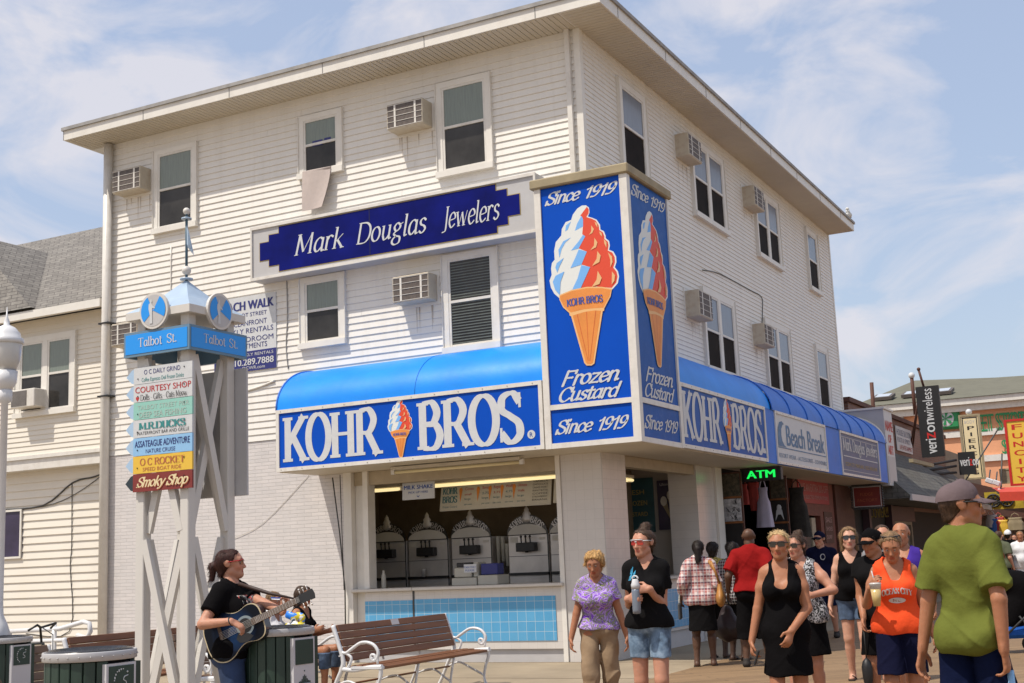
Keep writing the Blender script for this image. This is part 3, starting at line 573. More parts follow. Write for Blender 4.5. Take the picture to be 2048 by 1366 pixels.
for x in (.40, .74, .97, 1.2, 1.43): fc2 = fc; cm.add([fc.P(x-.03, .33, .005), fc.P(x+.03, .33, .005), fc.P(x, .13, .005)], [(0, 2, 1)]); cm.add([fc.P(x+.035*math.cos(a), .33+.06*math.sin(a), .005) for a in [math.pi*i/6 for i in range(7)]], [tuple(range(7))])
cm.build('cone_picture', 'c_orange', t)
board('menu_board', 'second menu board beside the tiled pillar, mostly hidden', 'menu board', (-9.18, 18.95, 2.44), (1, 0, 0), .8, .44, 'placard', .2, [('KOHR', .05, .3, .28, .1, 'inkteal', dict(font='kohr')), ('BROS', .05, .3, .13, .1, 'inkteal', dict(font='kohr')), ('Floats', .42, .6, .3, .05, 'inkred'), ('3.50', .42, .55, .2, .04, 'inkteal')])
board('milkshake_card', 'small white card reading milk shake with a blue arrow', 'card', (-11.52, Y0+.3, 2.60), (1, 0, 0), .62, .28, 'signwhite', .05, [('MILK SHAKE', .03, .59, .17, .07, 'ink', dict(bold=.004)), ('PICK UP HERE', .12, .5, .1, .035, 'ink'), ("v", .28, .34, .03, .05, 'ink')])
# register and odds and ends on the counter
t = thing('cash_register', 'beige cash register with stickers on the hatch counter', 'cash register', (-10.2, 18.1, 1.176))
MB().box((-.34, -.2, 0), (.12, .2, .12), bev=.01).box((.14, -.2, 0), (.5, .2, .15), bev=.01).build('drawer', 'plastic', t); MB().box((-.32, -.15, .125), (-.0, .18, .28), bev=.015).box((.02, -.12, .125), (.11, .15, .36), bev=.01).build('body', 'plastic', t)
MB().box((-.3, -.1, .285), (-.03, .1, .36), bev=.01).build('display', 'black', t); MB().box((.16, -.12, .155), (.46, .1, .33), bev=.01).build('screen', 'inknavy', t)
s = MB(); fz = Face((0, -.155, 0), (1, 0, 0)); MB().box((-.13, -.156, .2), (.1, -.1505, .33)).build('sticker', 'signwhite', t); s2 = MB(); put(s2, fz, 'CASH ONLY', -.12, .09, .27, .03); put(s2, fz, 'PLEASE', -.1, .06, .22, .03); s2.build('lettering', 'ink', t)
MB().lathe([(.035, 0), (.04, .02), (.04, .2), (.02, .25), (.02, .29)], (-11.9, 18.0, 1.176), 12).build('spray_bottle', 'plastic', None, label='small pale bottle at the left end of the hatch counter', category='bottle')
MB().lathe([(.03, 0), (.045, .13), (.047, .14)], (-12.0, 19.42, 1.32), 12).build('steel_cup', 'steel', None, label='steel cup on the tray of the second custard machine', category='cup')
t = thing('cash_register', 'grey-green register on the side hatch counter behind the women', 'cash register', (-8.25, 20.2, 1.176))
MB().box((-.2, -.2, 0), (.2, .25, .15), bev=.02).build('body', 'plastic', t); MB().box((-.15, -.1, .152), (.1, .1, .26), bev=.02).build('screen', 'darkgrey', t); MB().box((.11, -.15, .152), (.13, .0, .36)).build('card', 'signwhite', t)
mat('poster_teal', (.02, .07, .085), .4, var=.3, vs=3); mat('poster_plum', (.035, .025, .06), .4, var=.3, vs=3); mat('gold', (.35, .25, .06), .5)
p = onY(1262, 1055, 22.15); board('poster', 'dark teal custard poster on the room wall behind the side hatch', 'poster', (p.x-.3, 22.15, 1.95), (1, 0, 0), .78, 1.0, 'poster_teal', 0, [('FRESH', .2, .6, .7, .09, 'gold'), ('FROZEN', .25, .65, .5, .09, 'gold'), ('CUSTARD', .2, .65, .3, .08, 'gold')])
p2 = onY(1318, 1046, 22.15); t, fc = board('poster', 'dark purple poster showing four waffle cones', 'poster', (p2.x, 22.15, 1.98), (1, 0, 0), .64, .9, 'poster_plum', 0, [('Ultimate Waffle', .06, .58, .8, .05, 'signgrey')])
cm = MB()
for i, x in enumerate((.12, .25, .4, .53)): cm.add([fc.P(x-.06, .5+.1*(i in (1, 2)), .004), fc.P(.32+(x-.32)*.35, .15, .004), fc.P(x+.06, .5+.1*(i in (1, 2)), .004)], [(0, 1, 2)])
cm.build('cone_picture', 'cap', t); cm = MB()
for i, x in enumerate((.12, .25, .4, .53)): cm.add([fc.P(x+.065*math.cos(a), .52+.1*(i in (1, 2))+.09*math.sin(a), .006) for a in [2*math.pi*j/10 for j in range(10)]], [tuple(range(10))])
cm.build('cream_picture', 'placard', t)
# ------------------------------------------------------------------ awning with sign boxes
awn = thing('blue_awning', 'bright blue barrel awning wrapping the shop corner above the signs', 'awning', (X0, Y0, 3.1))
AI = Matrix.Translation((-X0, -Y0, -3.1))
def ap(name, mb, mats, parent=awn): return mb.build(name, mats, parent, M=AI)
prof = [(1.09*(1-math.cos(a))+.0, .76*math.sin(a)) for a in [math.pi/2*i/12 for i in range(13)]]       # out from sign plane, up from 4.11
m = MB(); vs = []; seg = 24
for i in range(seg+1):
    x = -13.02+(-8.12+13.02)*i/seg
    for o, z in prof: vs.append((x, YP+o, 4.115+z-.012*abs(math.sin(i*math.pi/6))*math.sin(z*4)))
m.add(vs, [(i*13+j, (i+1)*13+j, (i+1)*13+j+1, i*13+j+1) for i in range(seg) for j in range(12)], 0, True)
m.add(vs[:13]+[(-13.02, Y0, 4.115)], [tuple(range(13, -1, -1))], 0)
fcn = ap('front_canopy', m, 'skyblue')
m = MB()
for x in (-10.35,): m.tube([(x, YP+o-.002, 4.115+z-.001) for o, z in prof], .005, n=4)
mat('seamblue', (.008, .20, .68), .5); m.build('seam', 'seamblue', fcn, M=AI)
ap('edge_welt', MB().tube([(-13.02, YP+o, 4.115+z+.004) for o, z in prof], .018, n=5), 'awnblue')
m = MB()
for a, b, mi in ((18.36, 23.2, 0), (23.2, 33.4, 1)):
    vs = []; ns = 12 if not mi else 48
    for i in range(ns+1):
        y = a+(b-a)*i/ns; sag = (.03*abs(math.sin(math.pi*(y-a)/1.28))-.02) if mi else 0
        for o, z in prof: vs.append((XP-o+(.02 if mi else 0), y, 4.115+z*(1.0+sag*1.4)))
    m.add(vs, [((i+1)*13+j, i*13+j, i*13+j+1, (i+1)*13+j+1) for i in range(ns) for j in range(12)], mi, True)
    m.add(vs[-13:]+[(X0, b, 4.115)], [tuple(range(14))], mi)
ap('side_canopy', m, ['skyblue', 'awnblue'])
for k in range(9): y = 23.2+1.275*k; ap('rib', MB().tube([(XP-o+.03, y, 4.115+z+.004) for o, z in prof], .014, n=5), 'awnblue')
m = MB().tube([(XP-o+.0, 33.4, 4.115+z+.015) for o, z in prof], .035, n=6); ap('end_trim', m, 'trim')
ap('valance', MB().box((XP-.05, 22.8, 3.11), (XP-.006, 33.4, 4.12)), 'awnblue')
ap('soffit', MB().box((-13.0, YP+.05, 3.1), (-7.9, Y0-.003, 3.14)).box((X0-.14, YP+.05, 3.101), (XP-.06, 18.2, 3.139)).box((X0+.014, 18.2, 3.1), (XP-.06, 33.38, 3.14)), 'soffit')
def signbox(name, label, face, w, h, fm, pm, fw=.06, th=.05, proud=.02):
    t = thing(name, label, 'sign', face.O)
    f0 = Face((0, 0, 0), face.u, face.v, face.n)
    f = MB()
    for a in ([(0, 0), (w, 0), (w, fw), (0, fw)], [(0, h-fw), (w, h-fw), (w, h), (0, h)], [(0, fw), (fw, fw), (fw, h-fw), (0, h-fw)], [(w-fw, fw), (w, fw), (w, h-fw), (w-fw, h-fw)]): f.prism(a, f0.n*-th, f0.u, f0.v, f0.n, th+proud)
    f.build('frame', fm, t); MB().prism([(fw, fw), (w-fw, fw), (w-fw, h-fw), (fw, h-fw)], f0.n*-th, f0.u, f0.v, f0.n, th).build('panel', pm, t)
    s = MB()
    for i in range(int(w/.42)+1):
        for y in (fw/2, h-fw/2): c = f0.P(.1+i*.42, y, proud); s.box(tuple(c-Vector((.006,)*3)), tuple(c+Vector((.006,)*3)))
    s.build('screw', 'shingle_edge', t)
    return t, f0
# the cone picture, traced in the plane of the tower's front
ZA = lambda x, y: (1070+x/4.555, 340+y/4.555)
ZB = lambda x, y: (1070+x/4.017, 560+y/4.017)
ART = []
def art(m, f, s):
    P = [onY(*f(*map(float, q.split(','))), YP) for q in s.split()]; ART.append((m, [(p.x, p.z) for p in P]))
art('c_white', ZA, '465,322 492,342 499,385 484,425 522,436 564,454 594,500 598,543 629,558 645,598 646,622 677,648 684,690 676,727 716,744 741,790 744,840 729,887 757,922 768,970 756,1033 709,1085 690,1100 560,1075 450,1077 330,1112 226,1170 178,1128 147,1072 134,1010 154,955 148,900 156,848 181,818 176,740 191,658 241,598 246,538 281,476 331,456 346,408 387,352 428,325')
art('c_red', ZA, '475,335 492,360 490,395 470,430 520,445 555,462 582,505 588,548 620,568 634,605 634,628 666,655 672,690 665,735 706,753 728,795 731,840 715,890 745,928 755,972 742,1028 700,1075 560,1062 420,1075 505,885 425,862 475,745 400,715 460,605 432,585 440,500 430,440 415,415')
for s in ('425,418 440,450 440,515 365,555 385,490', '330,470 285,505 277,560 300,545', '440,590 460,605 400,715 330,735 400,650', '330,615 260,650 215,730 225,800 245,720 280,660', '400,725 475,745 425,862 325,895 370,800', '265,800 200,850 188,890 205,935 225,880', '425,868 505,885 420,1075 340,1095 390,990', '270,925 190,965 165,1020 185,1090 228,1140 235,1020'): art('c_light', ZA, s)
for s in ('515,505 540,540 525,575 495,592 515,560', '545,470 570,490 573,527 555,500', '587,560 610,575 615,610 597,590', '545,620 572,660 560,705 508,732 540,690', '630,630 655,660 655,710 635,670', '572,740 602,780 590,840 525,875 565,810', '668,750 705,790 710,840 690,888 690,820', '575,920 612,985 590,1040 522,1065 565,1000', '705,925 732,960 728,1010 703,1045'): art('c_cream', ZA, s)
art('c_peach', ZB, '198,122 300,80 420,56 540,56 622,70 611,132 561,228 558,250 548,250 481,672 458,688 418,688 400,668 294,292 283,288 279,266 230,222 200,160')
art('c_orange', ZB, '204,130 300,90 420,67 540,67 614,80 603,130 553,224 480,228 400,236 292,262 238,216 208,160'); art('c_orange', ZB, '306,287 400,258 480,246 534,248 470,664 452,676 424,676 411,660')
for s in ('415,256 421,255 440,650 436,650', '340,278 346,276 432,650 428,650', '490,246 496,246 448,650 444,650'): art('c_line', ZB, s)
xs = [p[0] for a in ART for p in a[1]]; zs = [p[1] for a in ART for p in a[1]]; AX, AZ_, AW, AH = min(xs), min(zs), max(xs)-min(xs), max(zs)-min(zs)
def cone_art(t, f0, x0, y0, w, h, name='cone_picture', off=.003):
    lay = {}
    for i, (m, P) in enumerate(ART): lay.setdefault(m, MB()).add([f0.P(x0+(x-AX)/AW*w, y0+(z-AZ_)/AH*h, off+.0005*i) for x, z in P][::-1], [tuple(range(len(P)))])
    mats = list(lay); M_ = MB()
    for i, m in enumerate(mats): M_.add(lay[m].v, lay[m].f, i)
    o = M_.build(name, mats, t); b = MB(); put(b, f0, 'KOHR BROS', x0+w*.24, x0+w*.76, y0+h*.380, h*.042, font='kohr', off=off+.0005*len(ART)+.002, arch=h*.004); b.build('cone_lettering', 'ink', o)
# panels on the two faces
fa = Face((-13.02, YP, 3.11), (1, 0, 0)); t, f0 = signbox('shop_sign', 'bright blue sign reading KOHR BROS. in white, facing the benches', fa, 4.87, 1.01, 'whitemetal', 'blue')
b = MB(); put(b, f0, 'KOHR', .13, 2.07, .15, .72, font='kohr'); put(b, f0, 'BROS', 2.70, 4.55, .15, .72, font='kohr')
cc = f0.P(4.66, .23, .004); b.add([cc+f0.u*.065*math.cos(a)+f0.v*.065*math.sin(a) for a in [2*math.pi*i/16 for i in range(16)]], [tuple(range(16))]); b.build('lettering', 'signwhite', t)
b = MB(); put(b, f0, 'R', 4.635, 4.685, .195, .07, off=.008); b.build('lettering', 'ink', t)
cone_art(t, f0, 2.16, .06, .46, .90)
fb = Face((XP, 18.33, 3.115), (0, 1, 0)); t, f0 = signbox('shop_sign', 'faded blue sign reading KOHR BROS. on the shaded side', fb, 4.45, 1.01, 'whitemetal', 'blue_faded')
b = MB(); put(b, f0, 'KOHR', .08, 1.95, .17, .72, font='kohr'); put(b, f0, 'BROS.', 2.48, 4.38, .15, .74, font='kohr'); b.build('lettering', 'signwhite', t); cone_art(t, f0, 2.02, .06, .46, .92)
tower = thing('sign_tower', 'tall blue corner sign tower with a big painted ice-cream cone', 'sign tower', (XP, YP, 3.1))
TI = Matrix.Translation((-XP, -YP, -3.1))
def tp_(name, mb, m): return mb.build(name, m, tower, M=TI)
tx0, ty1 = -8.125, 18.31
tp_('core', MB().box((tx0+.03, YP+.03, 3.13), (XP-.03, ty1-.02, 6.98)), 'whitemetal')
tp_('base_plate', MB().box((tx0, YP, 3.095), (XP, ty1, 3.128)), 'soffit')
tp_('cap', MB().box((tx0-.06, YP-.07, 7.0), (XP+.07, ty1+.05, 7.15), bev=.02), 'cap')
fr = MB()
for a, b_ in (((tx0, YP-.03, 3.1), (tx0+.1, YP+.05, 7.0)), ((XP-.09, YP-.03, 3.1), (XP+.03, YP+.09, 7.0)), ((XP-.05, ty1-.07, 3.1), (XP+.03, ty1, 7.0))): fr.box(a, b_)
for z in (3.1, 3.66):
    fr.box((tx0+.101, YP-.027, z), (XP-.091, YP+.05, z+.075)); fr.box((XP-.05, YP+.091, z), (XP+.027, ty1-.071, z+.075))
tp_('frame', fr, 'whitemetal')
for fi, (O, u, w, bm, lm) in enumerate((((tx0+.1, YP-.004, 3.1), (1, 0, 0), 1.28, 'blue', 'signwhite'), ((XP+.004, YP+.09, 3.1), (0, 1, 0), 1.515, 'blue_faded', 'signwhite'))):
    f0 = Face(Vector(O)-Vector((XP, YP, 3.1)), u)
    for nm, a, b_ in (('tower_panel', .075, .56), ('tower_panel', .635, 3.895)): MB().prism([(0, a), (w, a), (w, b_), (0, b_)], f0.P(0, 0, -.03), f0.u, f0.v, f0.n, .03).build(nm, bm, tower)
    b = MB()
    k = w/1.28
    for z, c_, x0_, x1_, x2_, x3_ in ((.21, .185, .05, .67, .745, 1.22), (3.64, .175, .06, .66, .74, 1.25)): put(b, f0, 'Since', x0_*k, x1_*k, z, c_, font='script'); put(b, f0, '1919', x2_*k, x3_*k, z, c_*.92, font='script')
    put(b, f0, 'Frozen', .19*k, 1.12*k, .90, .205, font='script'); put(b, f0, 'Custard', .14*k, 1.15*k, .672, .19, font='script'); b.build('lettering', lm, tower)
    if fi == 0: cone_art(tower, f0, AX-tx0-.1, AZ_-3.1, AW, AH)
    else: ya, yb = onX(1275, 560, XP).y-YP-.09, onX(1334, 570, XP).y-YP-.09; cone_art(tower, f0, ya, AZ_-3.1, yb-ya, AH)
# side signs on the awning
t, f0 = signbox('shop_sign', 'white sign reading Beach Break with a blue wave', Face((XP+.0, 23.42, 3.12), (0, 1, 0)), 3.78, 1.0, 'whitemetal', 'signwhite', .05)
mat('wave', (.06, .16, .30), .5, var=.3, vs=6); mat('greyblue', (.08, .11, .20), .5, var=.15)
b = MB(); put(b, f0, 'Beach Break', .72, 3.6, .38, .42, bold=.035); put(b, f0, 'RESORT WEAR - ACCESSORIES - SOUVENIRS', .1, 3.7, .13, .085); b.box(tuple(f0.P(.1, .31, .001)), tuple(f0.P(3.7, .33, .006))); b.build('lettering', 'wave', t)
b = MB(); P = [(.12, .34), (.12, .5), (.17, .68), (.30, .8), (.46, .83), (.6, .78), (.5, .76), (.4, .68), (.37, .56), (.42, .45), (.55, .37), (.7, .34)]; b.add([f0.P(x, y, .006) for x, y in P][::-1], [tuple(range(len(P)))]); b.build('wave_emblem', 'wave', t)
t, f0 = signbox('shop_sign', 'grey-blue sign reading Mark Douglas Jewelers on the side awning', Face((XP, 28.5, 3.12), (0, 1, 0)), 3.95, .99, 'whitemetal', 'greyblue', .05)
b = MB(); put(b, f0, 'Mark Douglas Jewelers', .25, 3.75, .57, .27, font='serif'); b.box(tuple(f0.P(.25, .43, .001)), tuple(f0.P(3.75, .45, .005))); b.build('lettering', 'signwhite', t)
b = MB(); put(b, f0, 'OCEAN CITY, MARYLAND - GOLD AND SILVER', .35, 3.65, .22, .09); b.build('lettering', 'gold', t)
b = MB()
for y in (.12, .86): b.box(tuple(f0.P(.13, y, .001)), tuple(f0.P(3.82, y+.012, .004)))
b.build('border', 'signgrey', t)
# long jewelers sign on the front wall
js = thing('jewelers_sign', 'long grey box sign with stepped navy panel reading Mark Douglas Jewelers', 'sign', (-14.14, Y0-.34, 6.58)); w, h = 5.67, .97
MB().box((0, 0, 0), (w, .335, h), bev=.012).build('case', 'signgrey', js)
f0 = Face((0, -.002, 0), (1, 0, 0)); MB().box((0, -.03, h-.05), (w, -.001, h)).box((0, -.03, 0), (w, -.001, .05)).box((0, -.03, .051), (.035, -.001, h-.051)).box((w-.035, -.03, .051), (w, -.001, h-.051)).build('frame', 'whitemetal', js)
st = [(.2, .34), (.2, .66), (.40, .66), (.40, .78), (.62, .78), (.62, .90), (w-.72, .90), (w-.72, .79), (w-.52, .79), (w-.52, .67), (w-.3, .67), (w-.3, .34), (w-.52, .34), (w-.52, .21), (w-.72, .21), (w-.72, .1), (.62, .1), (.62, .22), (.40, .22), (.40, .34)]
MB().prism([(x+(.012 if x < 2 else -.012)*-1, y+(.012 if y > .5 else -.012)) for x, y in st], f0.O, f0.u, f0.v, f0.n, .004).build('panel_edge', 'gold', js); MB().prism(st, f0.P(0, 0, .004), f0.u, f0.v, f0.n, .004).build('navy_panel', 'navy', js)
b = MB()
for tx, a, c in (('Mark', .95, 2.0), ('Douglas', 2.25, 3.66), ('Jewelers', 3.93, 5.02)): put(b, f0, tx, a, c, .32, .36, font='italic', off=.012)
b.build('lettering', 'signwhite', js); MB().box((2.52, -.0125, .1), (2.53, -.0095, .9)).build('seam', 'black', js)
# rentals sign
t, f0 = board('rental_sign', 'white and navy rentals sign fixed to the siding behind the street sign', 'sign', (-15.25, Y0-.03, 5.05), (1, 0, 0), 1.40, 1.36, 'signwhite', 0, [('BEACH WALK', .1, 1.34, 1.12, .17, 'inknavy', dict(bold=.02)), ('TALBOT STREET', .35, 1.2, .99, .075, 'inknavy'), ('OCEANFRONT', .35, 1.2, .83, .095, 'inknavy'), ('WEEKLY RENTALS', .1, 1.34, .69, .095, 'inknavy'), ('2 BEDROOM', .42, 1.34, .53, .095, 'inknavy'), ('APARTMENTS', .38, 1.2, .41, .095, 'inknavy')])
MB().box((0, -.004, 0), (1.40, -.0005, .36)).build('navy_band', 'inknavy', t)
b = MB(); fz = Face((0, -.004, 0), (1, 0, 0)); put(b, fz, 'DAILY WEEKLY RENTALS', .2, 1.34, .27, .055); put(b, fz, '410.289.7888', .35, 1.34, .11, .12, bold=.008); put(b, fz, 'www.OCWR.com', .4, 1.15, .03, .06); b.build('lettering', 'signwhite', t)
# ladder of odds: chain and cord beside the hatch, small camera on the canopy
m = MB(); P1 = onY(665, 955, Y0-.35); P2 = onY(690, 1180, Y0-.12); m.tube([P1, P1.lerp(P2, .5)+Vector((.02, 0, 0)), P2, onY(691, 1255, Y0-.1)], .012, n=5).tube([onY(680, 950, Y0-.3), onY(688, 1180, Y0-.12)], .008, n=5)
m.build('pull_chain', 'darkgrey', None, label='thin black chain hanging beside the hatch jamb', category='chain')
# gull
gp = onX(1697, 424, X0+OV-.05); mat('gullwhite', (.6, .6, .58), .7); mat('gullgrey', (.25, .26, .28), .7)
t = thing('gull', 'small white gull perched on the far end of the roof edge', 'gull', (gp.x, gp.y, ZF+.01))
m = MB().ball((0, 0, .15), .09, 0, 12, (.9, 1.7, .95)).ball((.0, -.12, .28), .05, 0, 10).tube([(0, -.08, .18), (0, -.12, .27)], [.06, .045], n=8); m.tube([(-.03, 0, .08), (-.03, 0, 0)], .008, 1, 5).tube([(.03, 0, .08), (.03, 0, 0)], .008, 1, 5).tube([(0, -.16, .28), (0, -.23, .265)], [.016, .004], 1, 6).tube([(0, .1, .17), (0, .27, .13)], [.05, .01], 2, 8)
m.build('body', ['gullwhite', 'gold', 'black'], t)
# ------------------------------------------------------------------ neighbour on the left
mat('siding_warm', (.73, .68, .595), .5, var=.04, vs=2, dirt=.25, ds=1, dcol=(.5, .42, .3), stretch=(1, 1, .6))
def shinglemat(name, c1, c2, mo, w=.33, h=.145):
    m, t, b = _new(name); b.inputs['Roughness'].default_value = .9
    c = nd(t, 'ShaderNodeTexCoord'); s = nd(t, 'ShaderNodeSeparateXYZ', {0: c.outputs['Object']})
    xy = nd(t, 'ShaderNodeMath', {0: s.outputs[0], 1: s.outputs[1]}, operation='ADD'); z2 = nd(t, 'ShaderNodeMath', {0: s.outputs[2], 1: 1.74}, operation='MULTIPLY')
    k = nd(t, 'ShaderNodeCombineXYZ', {0: s.outputs[0], 1: z2.outputs[0]})
    k2 = nd(t, 'ShaderNodeCombineXYZ', {0: xy.outputs[0], 1: z2.outputs[0]})
    br = nd(t, 'ShaderNodeTexBrick', {'Vector': k2.outputs[0], 'Color1': c4(c1), 'Color2': c4(c2), 'Mortar': c4(mo), 'Scale': 1., 'Mortar Size': .009, 'Brick Width': w, 'Row Height': h, 'Bias': -.1})
    n = nd(t, 'ShaderNodeTexNoise', {'Vector': c.outputs['Object'], 'Scale': 7., 'Detail': 8., 'Roughness': .7}); r = nd(t, 'ShaderNodeMapRange', {'Value': n.outputs['Fac'], 'From Min': .3, 'From Max': .7, 'To Min': .7, 'To Max': 1.3})
    t.links.new(nd(t, 'ShaderNodeVectorMath', {0: br.outputs['Color'], 3: r.outputs[0]}, operation='SCALE').outputs[0], b.inputs['Base Color'])
    t.links.new(nd(t, 'ShaderNodeBump', {'Height': nd(t, 'ShaderNodeMath', {0: 1., 1: br.outputs['Fac']}, operation='SUBTRACT').outputs[0], 'Strength': .7, 'Distance': .02}).outputs[0], b.inputs['Normal'])
shinglemat('shingles', (.215, .20, .18), (.16, .148, .135), (.09, .08, .075)); shinglemat('shingles_grey', (.12, .115, .10), (.09, .085, .08), (.05, .05, .045), .3, .2)
lb = thing('neighbour_house', 'cream sided house with grey shingle roof at the left edge', 'house', (-18, 18, 0)); LI = Matrix.Translation((18, -18, 0))
def lp(n, mb, m, par=lb): return mb.build(n, m, par, M=LI)
YU, YL = 18.05, 18.38
m = MB(); siding(m, lambda a, z, o: (a, YU-o, z), -32, -17.94, 4.0, 6.75, .1); lp('upper_wall', m, 'siding_warm')
m = MB(); siding(m, lambda a, z, o: (a, YL-o, z), -32, -17.94, .0, 3.75, .152, .026); lp('lower_wall', m, 'siding_warm')
lp('hidden_core', MB().box((-32, YL+.02, 0), (-17.95, 24, 6.7)).box((-32, YU+.01, 3.9), (-17.95, YL, 6.7)), 'trim')
lp('ledge', MB().box((-32, YU-.06, 3.93), (-17.95, YU+.05, 4.0)).box((-32, YU-.02, 3.72), (-17.95, YL, 3.929)), 'whitemetal')
ze = 6.86; slope = .7; YE = YU-.42
RP = lambda Y: ze+slope*(Y-YE)
m = MB().add([(-32, YE-.03, RP(YE-.03)), (-17.95, YE-.03, RP(YE-.03)), (-17.95, 22, RP(22)), (-32, 22, RP(22)), (-32, 26.5, RP(17.5)), (-17.95, 26.5, RP(17.5))], [(0, 1, 2, 3), (3, 2, 5, 4)])
roof2 = lp('roof', m, 'shingles')
r = ray(97, 506); tt = (ze-slope*YE-CAMZ)/(r.z-slope*r.y); gp = r*tt; gz = gp.z+CAMZ
m = MB(); w = (gz-ze)/slope-.02
for s in (-1, 1): q = [(gp.x, gp.y+.6, gz), (gp.x, gp.y-2.2, gz), (gp.x+s*w, YE-.1, gz-slope*w), (gp.x+s*w, gp.y+.6, gz-slope*w)]; m.add(q, [(0, 1, 2, 3) if s < 0 else (3, 2, 1, 0)])
m.add([(gp.x, gp.y-2.2, gz), (gp.x+w, YE-.1, gz-slope*w), (gp.x-w, YE-.1, gz-slope*w)], [(0, 2, 1), (0, 1, 2)][:1]); lp('cross_gable', m, 'shingles')
lp('gutter', MB().box((-32, YE-.06, ze-.19), (-17.95, YE+.04, ze-.035)).box((-32, YE+.041, ze-.05), (-17.95, YU, ze-.03)), 'trim')
_b, _bi = bld, BI
def lwin(a0, a1, z0, z1):
    global bld, BI
    sb, si = bld, BI; bld, BI = lb, LI
    wv = window(lambda a, z, o: (a, YU-o, z), a0, a1, z0, z1, panes=2, upper='curtain', tw=.13); bld, BI = sb, si; return wv
lwin(-20.68, -19.02, 4.80, 6.40)
t = thing('window_air_conditioner', 'small window air conditioner in the left house', 'air conditioner', (-20.13, YU-.05, 4.93))
MB().box((-.33, -.3, 0), (.33, .02, .36), bev=.012).build('case', 'whitemetal', t); MB().box((-.30, -.306, .03), (.12, -.29, .33)).build('vent', 'acgrille', t)
s = MB(); [s.box((-.30+.03*i, -.31, .03), (-.292+.03*i, -.3062, .33)) for i in range(14)]; s.build('grille', 'shingle_edge', t)
wire([(-21.5, YL-.03, 3.0), (-20.2, YL-.03, 3.02), (-19.4, YL-.03, 3.42), (-18.8, YL-.03, 3.5), (-18.3, YL-.03, 3.62)], .016, 'cable', lb).matrix_parent_inverse = LI
wire([(-22, YL-.03, 2.95), (-20.2, YL-.03, 3.0), (-19.3, YL-.03, 3.2), (-18.4, YL-.03, 3.62)], .008, 'cable', lb).matrix_parent_inverse = LI
wire([(-19.42, YL-.03, 3.42), (-19.40, YL-.03, 2.2), (-19.43, YL-.03, 1.8), (-19.42, YL-.03, .55), (-20.6, YL-.03, .52)], .009, 'cable', lb).matrix_parent_inverse = LI
board('poster', 'dark framed poster cut off by the left photo edge, behind the lamp post', 'poster', (-21.5, YL-.03, 2.0), (1, 0, 0), .72, .98, 'poster_plum', 0, frame=('trim', .04, .03))
# ------------------------------------------------------------------ street directory: four posts, braces, band, discs, spire
mat('postwhite', (.60, .57, .53), .5, var=.05, vs=3, dirt=.3, ds=3, dcol=(.42, .38, .33)); mat('cupola', (.36, .46, .58), .35, var=.08); mat('bandblue', (.012, .28, .80), .4); mat('bandframe', (.12, .22, .32), .5); mat('rod', (.06, .11, .15), .5, metal=.3)
G0 = at(376, 1340, 11.5); XC, YC = G0.x, G0.y; WA = XC-onY(268, 1340, YC).x; WB = onX(472, 1340, XC).y-YC
dr = thing('street_directory', 'white four-post street directory with blue Talbot St. band and weathervane', 'street sign', (XC, YC, 0)); pw = .105
zb0, zb1 = onY(376, 699, YC-.06).z, onY(376, 649, YC-.06).z
for i, (x, y) in enumerate(((-WA, 0), (-pw, 0), (-WA, WB-pw), (-pw, WB-pw))): MB().box((x, y, 0), (x+pw, y+pw, zb1+.18), bev=.008).build('post', 'postwhite', dr)
zm = 1.9
for z0, z1 in ((.25, zm-.05), (zm+.02, zb0-.02)):
    for k, (p, q) in enumerate((((-WA+pw, 0), (-pw, 0)), ((-pw*.5, pw), (-pw*.5, WB-pw)), ((-WA+pw, WB-pw*.5), (-pw, WB-pw*.5)), ((-WA+pw*.5, pw), (-WA+pw*.5, WB-pw)))):
        for s in (0, 1):
            o = Vector((0, .02+.046*s, 0)) if k == 0 else (Vector((.0-.046*s+.023, 0, 0)) if k in (1, 3) else Vector((0, .023-.046*s, 0)))
            a = Vector((p[0], p[1], z0 if s else z1))+o; b = Vector((q[0], q[1], z1 if s else z0))+o
            MB().bar(a, b, .045, .075, up=(0, 1, 0) if k in (0, 2) else (1, 0, 0)).build('brace', 'postwhite', dr) if False else MB().bar(a, b, .075, .045, up=(0, 1, 0) if k in (0, 2) else (1, 0, 0)).build('brace', 'postwhite', dr)
e = .085; x0, x1, y0, y1 = -WA-e, e, -e, WB+e
band = MB().box((x0, y0, zb0), (x1, y0+.03, zb1)).box((x1-.03, y0+.031, zb0), (x1, y1, zb1)).box((x0, y0+.031, zb0), (x0+.03, y1-.031, zb1)).box((x0, y1-.03, zb0), (x1-.031, y1, zb1)).build('band', 'bandframe', dr)
for fc, w in ((Face((x0, y0, zb0), (1, 0, 0)), x1-x0), (Face((x1, y0, zb0), (0, 1, 0)), y1-y0)):
    h = zb1-zb0; MB().prism([(.025, .025), (w-.025, .025), (w-.025, h-.025), (.025, h-.025)], fc.O, fc.u, fc.v, fc.n, .004).build('blue_panel', 'bandblue', band)
    b = MB(); put(b, fc, 'Talbot', .23*w, .60*w, h*.36, h*.36, font='roman', off=.007); put(b, fc, 'St.', .67*w, .82*w, h*.36, h*.36, font='roman', off=.007); b.build('lettering', 'signwhite', band)
ca, cb = Vector((-WA/2, WB/2, 0)), 0
zr = onY(376, 621, YC-.1).z; ex = .075; hx, hy = WA/2+ex, WB/2+ex
m = MB(); R_ = [(1, zr), (1, zr+.075), (.98, zr+.08), (.52, zr+.21), (.44, zr+.24), (.0, zr+.43)]
vs = [Vector((ca.x+sx*hx*k, ca.y+sy*hy*k, z)) for k, z in R_ for sx, sy in ((-1, -1), (1, -1), (1, 1), (-1, 1))]
